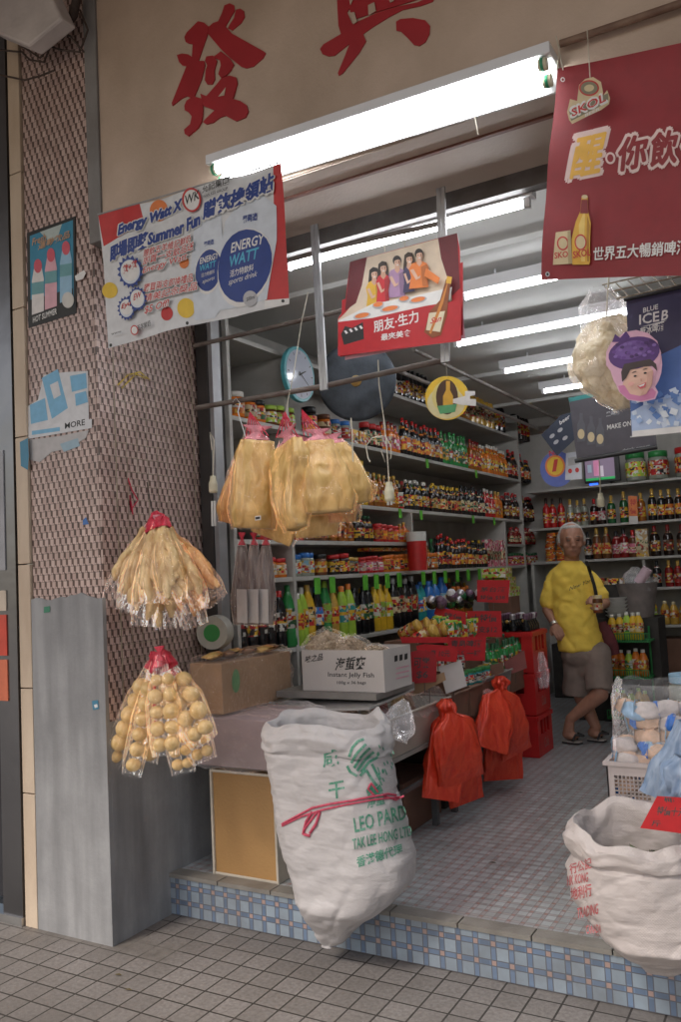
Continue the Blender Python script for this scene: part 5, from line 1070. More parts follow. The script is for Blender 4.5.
def press(t, bvh, items, mat, name='printing', off=.003):
    """lay writing onto a curved surface: items = (text, o, r, t) in sight-line coordinates or ('poly', pts)"""
    mb = MB()
    for it in items:
        flatm = MB()
        if it[0] == 'poly': flatm.add([(q[0],q[1],0) for q in it[1]], [tuple(range(len(it[1])))], mat)
        elif it[0] == 'line':
            for p, q in zip(it[1], it[1][1:]):
                d = V((q[0]-p[0], q[1]-p[1])); n_ = V((-d.y, d.x)).normalized()*it[2]; flatm.add([(p[0]+n_.x,p[1]+n_.y,0),(q[0]+n_.x,q[1]+n_.y,0),(q[0]-n_.x,q[1]-n_.y,0),(p[0]-n_.x,p[1]-n_.y,0)], [(0,1,2,3)], mat)
        else: text(flatm, it[0], (*it[1],0), (*it[2],0), (*it[3],0), mat, .018)
        def hit(q):
            d = ray(q.x, q.y).normalized(); h = bvh.ray_cast(CO, d)
            return (h[0] - d*off) if h[0] else CO + d*3.2
        drape(flatm, hit, 2.5); k = len(mb.v); mb.add(flatm.v, flatm.f, mat)
    return mb.build(name, t, fix=False)
grn = faded('sack_green',(.03,.26,.15),(.45,.50,.48)); sred = faded('sack_red',(.52,.08,.09),(.56,.45,.43)); greens = food('dried_greens',(.05,.09,.03),(.16,.17,.08))
t, bv = sack('white_sack', 'tall white woven sack with green lettering and pink ribbon at the step', [(948,322,330),(940,318,344),(920,311,362),(900,305,386),(875,298,410),(850,290,411),(820,283,403),(790,277,394),(765,273,389),(752,272,386)], 3.05, .165, .115, 0, sw, 3.3, greens, .015)
items = [('咸',(323,768),(339,766),(322,751)), ('干',(329,800),(345,797),(328,783)), ('淨重',(367,809),(385,804),(366,797)), ('LEO PARD',(355,833),(407,819),(353,818)), ('TAK LEE HONG LTD',(353,850),(412,836),(352,839)), ('香港德代理',(357,868),(403,854),(356,857))]
stripes = [[(349,757),(352,748),(358,741),(364,739)],[(351,763),(357,753),(366,744)],[(354,768),(361,757),(370,748)],[(357,771),(365,760),(374,752)],[(361,772),(369,762),(378,757)],[(347,766),(350,772),(357,776)],[(360,776),(366,770),(371,778),(377,786)],[(372,764),(376,772),(380,780)]]
items += [('line', s_, 1.3) for s_ in stripes]
rr = random.Random(8)
for i in range(24):
    x, y = rr.uniform(376,392), rr.uniform(742,782); items.append(('poly', [(x,y),(x+1.6,y+1),(x+2.4,y+4),(x+.8,y+3.4)]))
items += [('poly', [(366,790),(371,783),(376,788),(380,784),(383,791),(378,797),(372,793),(368,797)])]
press(t, bv, items, grn)
# pink ribbon knotted round it
def ribbon(pts, w_, lift): 
    mb = MB(); P = []
    for x, y in pts:
        d = ray(x,y).normalized(); h = bv.ray_cast(CO, d); P.append((h[0] if h[0] else CO+d*3.1)-d*lift)
    for p, q in zip(P, P[1:]): pass
    mb.tube(P, w_, rfilm2, 6); return mb
rfilm2 = M('pink_ribbon',(.62,.08,.14),.35,.2,60,.6)
rb = empty('pink_ribbon', atY(340,805,2.9), 'knotted pinkish red plastic ribbon round the tall white sack', 'ribbon')
for pts, w_ in (([(282,824),(295,817),(312,808),(330,804),(350,801),(370,797),(388,794),(396,795)], .0045),([(282,826),(300,817),(322,810),(345,805),(372,800),(400,797)], .004),([(312,812),(306,822),(303,834),(310,836)], .006),([(320,812),(316,824),(310,833)], .006),([(318,811),(308,824),(304,830)],.005),([(375,796),(368,789),(371,783),(378,792)],.004),([(384,796),(396,800),(404,796)],.004)):
    a = [tuple(V(p).lerp(V(q), k/4)) for p, q in zip(pts, pts[1:]) for k in range(4)]+[pts[-1]]
    ribbon(a, w_, .004).build('strand', rb)
t2, bv = sack('white_sack', 'squat off-white woven sack with red lettering at the right edge', [(974,644,676),(964,636,690),(950,620,708),(935,602,724),(918,585,726),(900,574,726),(884,569,722),(870,567,715),(860,571,706)], 2.98, .175, .105, 0, sw2, 7.7, greens, .045)
press(t2, bv, [('行公記',(570,875),(592,868),(569,864)),('HK KONG',(567,886),(588,882),(567,876)),('地利行',(571,901),(592,896),(570,888)),('TRADING',(577,919),(598,914),(577,908)),('CANADA',(586,934),(601,933),(586,925))], sred)
# ---- boxes at the left
kraft = M('kraft_board',(.33,.20,.11),.8,.12,4,.15,dirt=.15); wood = mat_streak('wood_effect_board',(.45,.26,.10),(.33,.18,.07),(4,4,1),.5,.5,1)
edge = flat('cream_edge',(.55,.50,.42))
a = at(213,874,2,ZF); b = at(279,885,2,ZF); ztop = .685
t = empty('wooden_box', (a.x+.2,3.45,ZF), 'upright light wood-effect box standing on the step', 'box')
mb = MB(); mb.box((a.x+.012, a.y+.012, ZF+.004), (b.x-.012, a.y+.30, ztop-.004), wood); mb.build('panel', t)
for lo, hi in (((a.x,a.y,ZF+.001),(a.x+.012,a.y+.31,ztop)), ((b.x-.012,a.y,ZF+.001),(b.x,a.y+.31,ztop)), ((a.x+.0125,a.y+.002,ZF+.001),(b.x-.0125,a.y+.011,ZF+.012)), ((a.x+.0125,a.y+.002,ztop-.012),(b.x-.0125,a.y+.011,ztop))):
    mb = MB(); mb.box(lo, hi, edge); mb.build('edging', t, bevel=.002)
def shroud(lo, hi, seed, m_, name='plastic_wrap'):
    lo, hi = V(lo), V(hi); c = (lo+hi)/2; h = (hi-lo)/2
    def fn(u, v):
        th = v*math.pi; an = u*2*math.pi; d = V((math.sin(th)*math.cos(an), math.sin(th)*math.sin(an), math.cos(th))); k = max(abs(d.x),abs(d.y),abs(d.z)); q = d*(1/k); q = q.lerp(d*1.25, .18)
        r_ = 1+.09*noise.noise(V((q.x*2.5+seed,q.y*2.5,q.z*2.5)))+.05*noise.noise(V((q.x*6+seed,q.y*6,q.z*5)))
        return c+V((q.x*h.x*r_, q.y*h.y*r_, q.z*h.z*r_))
    mb = MB(); mb.grid(fn, 60, 36, m_, True); return mb
Y0 = 3.30; z0, z1 = .945, 1.19
x1 = atY(223,709,Y0).x; x0 = atY(191,702,Y0).x; ye = atX(292,700,x1).y
t = empty('kraft_box', (x1-.1,Y0+.2,z0), 'brown cardboard box with green leaf mark wrapped in clear plastic', 'box')
mb = MB(); mb.box((x0,Y0,z0),(x1,ye,z1),kraft); mb.build('carton', t, bevel=.004)
mb = MB(); pts = [atX(236+8*.5*math.cos(k*math.pi/8), 681+12*math.sin(k*math.pi/8), x1+.002) for k in range(16)]; mb.add(pts, [tuple(range(16))], flat('leaf_green',(.10,.25,.10))); mb.build('leaf_mark', t)
shroud((x0-.02,Y0-.02,z0-.02),(x1+.02,ye+.02,z1+.03),2,film).build('plastic_wrap', t)
Y0 = 3.28; t = empty('wrapped_carton', (-2.5,3.5,.70), 'greyish pink carton under cloudy plastic, beneath the kraft box', 'box')
x0 = atY(199,762,Y0).x; mb = MB(); mb.box((x0,Y0,.70),(-2.28,Y0+.42,.93),M('pink_carton',(.36,.27,.27),.7,.15,5)); mb.build('carton', t, bevel=.006)
shroud((x0-.02,Y0-.03,.69),(-2.24,Y0+.45,.95),5,filmp).build('plastic_wrap', t)
rr = random.Random(4)
for i in range(9):
    p = V((-2.68+rr.uniform(-.06,.05), 3.36+.055*i, 1.205)); mb = MB(); mb.grid(loft(p+V((-.05,0,.01)), p+V((.05,.01,.02)), (0,0,1), [.02,.035,.02], [.006,.018,.006], i, .4), 20, 10, (skin_f, M('packet_orange',(.55,.25,.08),.35,.3,40), M('packet_brown',(.28,.16,.10),.35,.3,40))[i%3], True)
    tag(mb.build('snack_packet', loc=p), '%s small snack packet from the front, lying on the wrapped kraft box' % ordw(i), 'packet', 'packets on the kraft box')
# round tin with green mark behind
mb = MB(); c = atY(212,633,3.45); mb.lathe([(0,.0,flat('tinpale',(.4,.38,.33))),(.085,.0,flat('tinpale',(.4,.38,.33))),(.09,-.08,flat('tinpale',(.4,.38,.33))),(0,-.08,iblk)], c, 28, V((.3,-1,0))); mb.lathe([(0,.004,flat('leaf_green2',(.02,.22,.04))),(.045,.003,flat('leaf_green2',(.02,.22,.04)))], c, 20, V((.3,-1,0)))
tag(mb.build('round_pack', loc=c), 'round pale pack with green oval, behind the kraft box', 'pack')
# jelly fish carton
Y0 = 3.8; A, B, Ct = atY(303,688,Y0), atY(385,692,Y0), atY(385,648,Y0); ye = atX(412,682,B.x).y; zc0 = .995; zc1 = 1.205; wcard = M('white_board',(.60,.55,.52),.6,.06,5)
t = empty('jelly_fish_carton', ((A.x+B.x)/2,Y0+.15,zc0), 'open white carton lettered Instant Jelly Fish holding dried brown packs', 'carton')
mb = MB(); th = .006; mb.box((A.x,Y0,zc0),(B.x,Y0+th,zc1),wcard); mb.box((A.x,ye-th,zc0),(B.x,ye,zc1),wcard); mb.box((A.x,Y0+th,zc0),(A.x+th,ye-th,zc1),wcard); mb.box((B.x-th,Y0+th,zc0),(B.x,ye-th,zc1),wcard); mb.box((A.x+th,Y0+th,zc0),(B.x-th,ye-th,zc0+.01),wcard); mb.build('carton_walls', t)
S = Sheet((0,Y0,0),(0,-1,0)); S.text('海蜇爽',(335,671),(366,669),(335,658),iblk,.02,.2); S.text('Instant Jelly Fish',(328,678),(374,679),(328,672),iblk,.01,0,False); S.text('100g x 36 bags',(337,685),(366,685),(337,681),iblk,.01,0,False); S.text('味之品',(305,663),(323,660),(305,656),iblk,.02,.2,False); S.mb.build('front_lettering', t, fix=False)
S = Sheet((B.x,0,0),(1,0,0))
for i,(a,b) in enumerate((((396,661),(398,660)),((401,660),(403,659)),((406,659),(408,658)))): S.poly([(a[0]-1.5,a[1]-5),(a[0]+1.5,a[1]-6),(a[0]+1.5,a[1]),(a[0]-1.5,a[1]+1)], iblk, i == 0)
for j in range(3): S.poly([(396,668+j*5),(409,665+j*5),(409,666.4+j*5),(396,669.4+j*5)], ipk, False)
S.mb.build('side_marks', t, fix=False)
drieds = food('dried_strips',(.30,.20,.12),(.62,.48,.33),(80,80,80)); rr = random.Random(9)
for i,(px,py,s_) in enumerate(((327,640,1.2),(352,646,1.1),(376,652,.8),(340,652,1.0))):
    c = atY(px,py,Y0+.12+.03*(i%2)); t3 = empty('dried_pack', c, ('left tallest','middle','right small','low front')[i]+' pack of dried strips in the Jelly Fish carton', 'food pack', 'packs of dried strips')
    mb = MB(); mb.grid(loft(c+V((0,0,.045*s_)), c-V((0,0,.07)), (.3,-1,.2), [.01,.07*s_,.10*s_,.10*s_], [.01,.035,.05,.05], i+3, .4), 36, 20, drieds, True)
    for k in range(60): 
        p = c+V((rr.uniform(-.075,.075)*s_, rr.uniform(-.04,.0)-.012, rr.uniform(-.05,.03))); d = V((rr.uniform(-1,1),rr.uniform(-.5,.2),rr.uniform(-.6,.6))).normalized()*.014; mb.tube([p-d,p+V((0,0,.004)),p+d], .0028, drieds, 4)
    mb.build('contents', t3); mb = MB(); mb.grid(loft(c+V((0,0,.06*s_)), c-V((0,0,.07)), (.3,-1,.2), [.015,.08*s_,.11*s_,.11*s_], [.015,.045,.058,.055], i+5, .4, infl=.006), 36, 20, film, True); mb.build('clear_bag', t3)
# ================================================================== DISPLAY TABLE, BINS, CRATES
tbm = M('table_steel',(.10,.10,.10),.5,.2,8); binm = M('bin_plastic',(.42,.37,.31),.45,.1,6,.1,dirt=.2)
tb = empty('display_table', (-2.2,4.5,ZF), 'long dark-legged table carrying plastic bins along the left side', 'table')
mb = MB(); mb.box((-2.42,3.62,.635),(-1.97,5.62,.655), M('table_board',(.30,.28,.25),.6,.2,6)); mb.build('tabletop', tb)
for x, y in ((-2.38,3.66),(-2.01,3.66),(-2.01,4.35),(-2.01,4.62),(-2.38,5.55),(-2.01,5.55)):
    mb = MB(); mb.box((x,y,ZF+.001),(x+.032,y+.032,.634), tbm); mb.build('leg', tb)
for z in (.45,): mb = MB(); mb.box((-2.005,3.7,z),(-1.985,5.55,z+.02), tbm); mb.build('side_rail', tb)
for i,(y0,y1,z1,m_) in enumerate(((3.66,4.08,.50,dkb),(4.12,4.6,.46,cb),(4.66,5.1,.52,dkb))):
    mb = MB(); mb.box((-2.40,y0,ZF+.001),(-2.06,y1,z1), m_); tag(mb.build('stored_carton', bevel=.006), ('dark','brown','black')[i]+' carton stored under the display table, %s along' % ordw(i), 'carton')
def binbox(lo, hi, th, m_, label, name='plastic_bin', flare=.03):
    t = empty(name, ((lo[0]+hi[0])/2,(lo[1]+hi[1])/2,lo[2]), label, 'bin', None); mb = MB(); x0,y0,z0 = lo; x1,y1,z1 = hi; f = flare
    def wall(a, b, c, d, n): a,b,c,d,n = map(V,(a,b,c,d,n)); mb.hexa([a,b,b+n,a+n,d,c,c+n,d+n], m_)
    wall((x1-f,y0+f,z0),(x1-f,y1-f,z0),(x1,y1,z1),(x1,y0,z1),(-th,0,0)); wall((x0+f,y0+f,z0),(x0+f,y1-f,z0),(x0,y1,z1),(x0,y0,z1),(th,0,0))
    wall((x0+f+th,y0+f,z0),(x1-f-th,y0+f,z0),(x1-th,y0,z1),(x0+th,y0,z1),(0,th,0)); wall((x0+f+th,y1-f,z0),(x1-f-th,y1-f,z0),(x1-th,y1,z1),(x0+th,y1,z1),(0,-th,0))
    mb.box((x0+f+th,y0+f+th,z0),(x1-f-th,y1-f-th,z0+th), m_); mb.build('walls', t)
    mb = MB(); mb.tube([(x1+.004,y0,z1),(x1+.004,y1,z1)], .008, m_, 6); mb.tube([(x0,y0-.004,z1),(x1,y0-.004,z1)], .008, m_, 6); mb.build('rim', t)
    return t
binbox((-2.40,3.64,.658),(-1.95,4.56,.862), .005, binm, 'long beige plastic bin nearest the tall white sack')
binbox((-2.40,4.60,.658),(-1.95,5.08,.865), .005, M('bin_brown',(.22,.13,.09),.6,.15,6), 'brown bin behind the left bunch of red bags')
binbox((-2.40,5.12,.658),(-1.95,5.66,.885), .005, M('bin_grey',(.30,.27,.25),.4,.15,6), 'greyish bin behind the right bunch of red bags')
mb = MB(); mb.plate([(-2.55,3.62,.90),(-1.99,3.66,.93),(-2.0,4.2,.95),(-2.6,4.2,.93)], (0,0,.012), M('grey_tray',(.42,.40,.38),.35,.1,6)); tag(mb.build('grey_tray', bevel=.002), 'shallow grey tray below the Jelly Fish carton', 'tray')
mb = MB(); mb.box((-2.6,3.75,.962),(-2.0,4.2,.994), M('grey_lid',(.25,.23,.21),.5,.15,8)); mb.box((-2.6,3.78,.66),(-2.42,4.18,.895), cb); tag(mb.build('lidded_crate'), 'grey lidded crate directly under the Jelly Fish carton', 'crate')
# snack pouches in the bins
rr = random.Random(12)
pc = [M('pouch_%d'%i, c, .35, .3, 30) for i, c in enumerate(((.30,.17,.11),(.42,.32,.24),(.5,.46,.42),(.35,.08,.06),(.46,.30,.12)))]
for i in range(16):
    y = 3.72+.118*i; x = rr.uniform(-2.2,-2.04); z = rr.uniform(.80,.85); p = V((x,y,z))
    if 4.52 < y < 4.66 or 5.03 < y < 5.17: continue
    mb = MB(); mb.grid(loft(p+V((-.02,0,.10)), p+V((.02,0,-.08)), (1,-.4,.5), [.03,.06,.06,.05], [.004,.02,.024,.01], i, .35), 24, 12, pc[i%5], True)
    tag(mb.build('snack_pouch', loc=p), '%s packed pouch from the front in the plastic bins' % ordw(i), 'pouch', 'pouches in the table bins')
for i,(c0,c1,w_) in enumerate((((405,700),(396,738),11),((486,690),(492,712),10),((541,652),(544,688),6))):
    xx_ = (-1.92,-1.93,-1.90)[i]; a, b = atX(*c0,xx_), atX(*c1,xx_)
    mb = MB(); mb.grid(loft(a, b, (.8,-.6,0), [.02,w_*.006,w_*.008,w_*.006], [.01,.03,.035,.02], 60+i, .6), 36, 18, film2, True); tag(mb.build('plastic_bag', loc=a), 'crumpled clear plastic bag hung on the %s' % ('nearest beige bin','brown bin between the red bags','bin corner beside the red crates')[i], 'bag')
for i_,(y0_,y1_) in enumerate(((3.66,4.1),(4.12,4.55))):
    mb = MB(); mb.grid(lambda u, v, a=y0_, b=y1_, s_=i_: V((-1.93-.30*v, a+(b-a)*u, .875+.05*math.sin(v*3)+.03*noise.noise(V((u*4+s_*9,v*5,2)))+.015*noise.noise(V((u*11,v*12,s_)))-.10*max(0,.25-v)*2)), 36, 24, filmp)
    tag(mb.build('plastic_sheet', loc=(-2.05,(y0_+y1_)/2,.87), fix=False), ('nearer','farther')[i_]+' crinkled clear plastic sheet lying over the long beige bin', 'plastic sheet')
# red bag bunches
for i,(kx,ky,bodies) in enumerate(((447,706,(((448,712),(462,782),30,18,-1.86),((452,714),(440,803),26,16,-1.93),((456,714),(474,795),20,14,-1.92))), (502,680,((((500,688),(515,752)),0,0,0,0),)) )):
    pass
RB = 'bunches of red carrier bags'
def redbunch(label, knot, bodies, x):
    P = atX(*knot, x); t = empty('red_bag_bunch', P, label, 'bag bunch', RB)
    mb = MB(); mb.grid(loft(P+V((0,0,.05)), P+V((0,0,-.07)), (.8,-.6,0), [.025,.05,.035,.045], [.02,.035,.03,.03], kx_, 1.1), 40, 16, redbag, True); mb.build('knot', t)
    for j,(a,b,w0,w1,dx) in enumerate(bodies):
        A, B = atX(*a,x+dx), atX(*b,x+dx); mb = MB(); mb.grid(loft(A, B, (.75,-.65,0), [w0*.4,w1*.85,w1*.95,w1,w1,w1*1.02], [.012,.022,.028,.024,.016,.005], 3.3*j+kx_, .7, 6, bend=.012), 44, 26, redbag, True); mb.build('bag', t)
kx_ = 5; redbunch('nearer bunch of bright red carrier bags hanging from the table bins', (447,708), [((450,712),(462,782),.05,.135,.06),((446,712),(440,800),.06,.10,-.03),((452,716),(466,803),.05,.10,.0)], -1.88)
kx_ = 9; redbunch('farther bunch of bright red carrier bags next to the red crates', (500,684), [((503,690),(517,754),.05,.105,.06),((498,690),(491,750),.05,.12,.03),((500,692),(503,780),.06,.13,-.03)], -1.88)
# tiered bench behind with packs, tins, bottles and red price cards
mb = MB(); mb.box((-2.84,4.3,ZF+.001),(-2.46,6.2,.84), dkb); tag(mb.build('back_bench', bevel=.01), 'dark bench between the bins and the drinks shelf', 'bench')
BQ = 'goods heaped behind the red price cards'
def heap(n, px0, px1, py, x, ztop, h, r, kind, cols, look, rows=1):
    for j in range(rows):
        for i in range(n):
            px = px0+(px1-px0)*(i+.5)/n; y = yfor(px, x-.07*j, ztop); put(kind, h, r, cols, look, 'bottle' if kind in ('pet','sauce','wine') else kind if kind in ('can','jar') else 'carton', x-.07*j, y, ztop, ('in the front row','in the second row','in the third row')[j]+' behind the red cards', BQ)
def heapP(px0, px1, py0, py1, x, h, r, kind, cols, look, rows=2, dx=.09, tilt=0):
    n = max(1, int(abs(atX(px1,py1,x).y-atX(px0,py0,x).y)/(2.5*r)))
    for j in range(rows):
        for i in range(n):
            f = (i+.5)/n; q = atX(px0+(px1-px0)*f, py0+(py1-py0)*f, x); o = put(kind, h, r, cols, look, {'can':'can','jar':'jar'}.get(kind,'bottle'), x-dx*j, q.y+.03*(j%2), q.z+.028*j, ('in the front row','in the second row','in the third row')[j]+' behind the red cards', BQ)
            if tilt: o.rotation_euler = (0, tilt+rnd.uniform(-.2,.2), rnd.uniform(-.4,.4))
    a, b = atX(px0,py0,x), atX(px1,py1,x); zt = min(a.z,b.z)-.002; mb = MB(); mb.hexa([(x-dx*rows,a.y,.70 if x > -2.44 else ZF+.001),(x+.05,a.y,.70 if x > -2.44 else ZF+.001),(x+.05,b.y,.70 if x > -2.44 else ZF+.001),(x-dx*rows,b.y,.70 if x > -2.44 else ZF+.001),(x-dx*rows,a.y,a.z-.003),(x+.05,a.y,a.z-.003),(x+.05,b.y,b.z-.003),(x-dx*rows,b.y,b.z-.003)], cb)
    tag(mb.build('goods_carton', loc=(x,a.y,zt)), 'brown carton tray under the %s group' % look, 'carton')
heapP(410,456,641,633,-2.28,.13,.034,'jar',('amber','gold','gold'),'tilted golden-brown jar',2,.09,1.1)
heapP(447,497,645,636,-2.16,.13,.030,'can',('lime','green','lime'),'green tin',2,.08)
heapP(488,520,676,664,-2.06,.19,.030,'wine',('green','dgreen','dgreen'),'green glass bottle',3,.075)
heapP(462,500,686,676,-2.0,.075,.028,'jar',('teal','white','green'),'green-white jar',1)
heapP(438,462,672,668,-2.06,.07,.028,'can',('black','white','grey'),'small striped tin',1)
# red crates
crm = M('crate_red',(.58,.02,.02),.38,.1,7,.05,dirt=.15)
A, B = at(532.7,758,2,ZF), at(563,749,2,ZF); cx1 = (A.x+B.x)/2-.01; cy0 = A.y; cyl = min(B.y-A.y, .62)
def crate(lo, hi, label, h=.3):
    x0,y0,z0 = lo; x1,y1 = hi; t = empty('bottle_crate', ((x0+x1)/2,(y0+y1)/2,z0), label, 'crate', 'red bottle crates'); z1 = z0+h-.006; th = .012
    mb = MB()
    def side(a, b, n, holes):   # wall from a to b, outward n, with window slots
        a, b, n = V(a), V(b), V(n); L = (b-a).length; u = (b-a)/L
        cuts = sorted([0,L]+[c for hl in holes for c in hl[:2]])
        for c0, c1 in zip(cuts, cuts[1:]):
            hl = [q for q in holes if abs(q[0]-c0) < 1e-6]
            segs = [(0,h-.006)] if not hl else [(0,hl[0][2]),(hl[0][3],h-.006)]
            for s0, s1 in segs: p, q = a+u*c0, a+u*c1; mb.hexa([p+V((0,0,s0)),q+V((0,0,s0)),q-n*th+V((0,0,s0)),p-n*th+V((0,0,s0)),p+V((0,0,s1)),q+V((0,0,s1)),q-n*th+V((0,0,s1)),p-n*th+V((0,0,s1))], crm)
    Ly, Lx = y1-y0, x1-x0
    hs = lambda L: [(L*.2,L*.36,h*.50,h*.86),(L*.44,L*.56,h*.50,h*.86),(L*.64,L*.8,h*.50,h*.86)]
    side((x1,y0,z0),(x1,y1,z0),(1,0,0),hs(Ly)); side((x0,y0+th,z0),(x0,y1-th,z0),(-1,0,0),[]); side((x0,y0,z0),(x1-th,y0,z0),(0,-1,0),hs(Lx)); side((x0,y1,z0),(x1-th,y1,z0),(0,1,0),[])
    mb.box((x0+th,y0+th,z0+.002),(x1-th,y1-th,z0+.012),crm); mb.build('crate_shell', t)
    mb = MB(); mb.box((x1+.0005,y0-.005,z0+h-.04),(x1+.010,y1+.005,z0+h-.01),crm); mb.box((x0,y0-.010,z0+h-.04),(x1-.0005,y0-.0005,z0+h-.01),crm); mb.build('rim', t)
    mb = MB(); text(mb,'Cola',(x1+.002,y0+Ly*.38,z0+h*.16),(x1+.002,y0+Ly*.68,z0+h*.16),(x1+.002,y0+Ly*.38,z0+h*.40),flat('faded_white',(.45,.22,.20)),.018,.3); text(mb,'Cola',(x0+Lx*.34,y0-.002,z0+h*.16),(x0+Lx*.7,y0-.002,z0+h*.16),(x0+Lx*.34,y0-.002,z0+h*.40),flat('faded_white',(.45,.22,.20)),.018,.3); mb.build('emblem', t, fix=False)
    return t
for k in range(3): crate((cx1-.42,cy0,ZF+.002+.306*k),(cx1,cy0+cyl), ('bottom','middle','top')[k]+' red plastic bottle crate of the stack under the man\'s hand', .304)
ct = ZF+.002+.306*3
def crown(x, y, z, i, grp, lab, foil):
    t = empty('crate_bottle', (x,y,z), lab % ordw(i), 'bottle', grp); mb = MB(); mb.lathe([(.034,0,glassy('black')),(.035,.035,glassy('black')),(.015,.075,glassy('black')),(.0125,.10,glassy('black'))],(x,y,z),12); mb.build('neck', t)
    mb = MB(); mb.lathe([(.020,.085,foil),(.024,.118,foil),(.018,.127,foil),(0,.128,foil)],(x,y,z),12); mb.build('cap', t)
foil1, foil2, foil3 = M('foil_silver',(.55,.52,.56),.3,.2,40,0,.7), M('foil_purple',(.16,.09,.14),.35,.3,40,0,.3), M('cap_white',(.6,.58,.6),.4)
rr = random.Random(2); i = 0
for a in range(4):
    for b in range(5):
        crown(cx1-.36+.10*a, cy0+.07+b*(cyl-.14)/4, ct-.005, i, 'bottles standing in the top crate', '%s foil-topped dark bottle counted from the left in the top crate', (foil1,foil2,foil2,foil3,foil2)[rr.randrange(5)]); i += 1
# second stack of cartons / packs left-behind with bottles lying on top
mb = MB(); mb.box((-2.44,6.25,ZF+.001),(-2.1,6.6,1.10), M('red_carton',(.40,.02,.02),.5,.2,6)); tag(mb.build('red_carton_stack', bevel=.006), 'tall red carton stack behind the bottle crates', 'carton')
for i in range(8):
    p = V((-2.35+.032*i*1.1, 6.35+.03*i, 1.13)); t = tag(put('wine', .2, .03, ('black','white','gold'), 'x', 'bottle', p.x, p.y, p.z, 'y', 'bottles lying on the red cartons'), '%s pale-labelled dark bottle lying on the red carton stack' % ordw(i)); t.rotation_euler = (math.radians(80),0,math.radians(20))
for i in range(9):
    c = atX(432+9*i if i < 5 else 452+9*(i-5), 603 if i < 5 else 596, -2.3+.05*(i%2)); r_ = .042
    mb = MB(); mb.ball(c, r_, (glassy('dark'),foil2,glassy('dgreen'),glassy('black'))[i%4], 12, 8); mb.ball(c+V((0,-.012,.018)), r_*.8, (foil1,foil2,foil3)[i%3], 10, 6)
    tag(mb.build('round_jar', loc=c), '%s round pale-lidded dark jar from the left behind the top price card' % ordw(i), 'jar', 'rounded jars behind the price cards')
mb = MB(); a = atX(430,612,-2.4); mb.box((-2.44,a.y-.1,.87),(-2.2,a.y+1.15,1.19), cb); tag(mb.build('jar_carton', bevel=.005), 'brown carton holding up the rounded jars', 'carton')
# price cards
cardr = flat('price_card',(.46,.008,.012),.75)
def card(label, pts, x, marks=(), m_=cardr, inkm=iblk):
    cxm = sum(p[0] for p in pts)/len(pts); cym = sum(p[1] for p in pts)/len(pts); P = atX(cxm,cym,x); n_ = V((.35,-.93,.12)).normalized()
    t = empty('price_card', P, label, 'price card', 'red price cards' if m_ is cardr else None); mb = MB(); mb.plate([atp(*q,P,n_) for q in pts], n_*-.003, m_); mb.build('board', t)
    if marks:
        S = Sheet(P,n_); S.k = 1
        for m in marks: S.text(*m, inkm, .015, .1, up=False)
        S.mb.build('writing', t, fix=False)
    mb = MB(); b = atp(cxm, max(p[1] for p in pts), P, n_)-n_*.004; mb.tube([P-n_*.006, V((b.x,b.y,b.z-.05))], .003, M('stick',(.12,.08,.06),.6), 6); mb.build('stick', t); return t
card('topmost red price card with dark line of writing above the dark jars', [(477,580),(510,580),(508,603),(477,602)], -2.1, [('茅台酒',(480,592),(506,592),(480,587)),('特價 $38',(480,600),(505,600),(480,595))])
card('red price card right of centre, above the green tins', [(467,611),(501,611),(502,637),(466,637)], -2.08, [('大特價',(471,622),(497,622),(471,614)),('每支$12',(471,633),(497,633),(471,626))])
card('red price card leaning left behind the golden bottles', [(436,607),(466,612),(466,625),(434,614)], -2.2, [('特價',(444,617),(462,620),(444,612))])
card('large red price card in the centre, over the small jars', [(447,637),(486,637),(485,661),(449,660)], -2.02, [('青島啤酒',(451,647),(482,647),(451,640)),('$5.5 一罐',(452,657),(481,657),(452,650))])
card('wide red price card left of centre with rounded corner', [(416,646),(424,644),(452,646),(458,652),(456,662),(420,660)], -2.0, [('優惠 10元',(424,657),(450,657),(424,650))])
card('dark red price card right beside the white carton', [(411,652),(418,650),(434,652),(437,660),(436,682),(409,684)], -1.98, [('可樂',(414,668),(430,668),(414,657)),('$6',(416,679),(428,679),(416,671))], flat('card_dark',(.30,.008,.012),.75))
card('low red strip card above the white carton corner', [(400,637),(448,637),(449,643),(402,643)], -2.1, [])
card('blank white card leaning over the bins', [(439,667),(461,660),(467,686),(446,694)], -1.93, [], wcard)
card('brownish red card at the far bin end', [(504,662),(524,650),(527,668),(506,676)], -1.97, [], flat('card_brown',(.24,.05,.04)))
card('brown cardboard flap in the middle of the bins', [(479,668),(503,662),(504,672),(480,683)], -1.96, [], cb)
card('kraft strip card standing on the beige bin rim', [(413,684),(444,672),(446,680),(414,696)], -1.97, [], kraft)

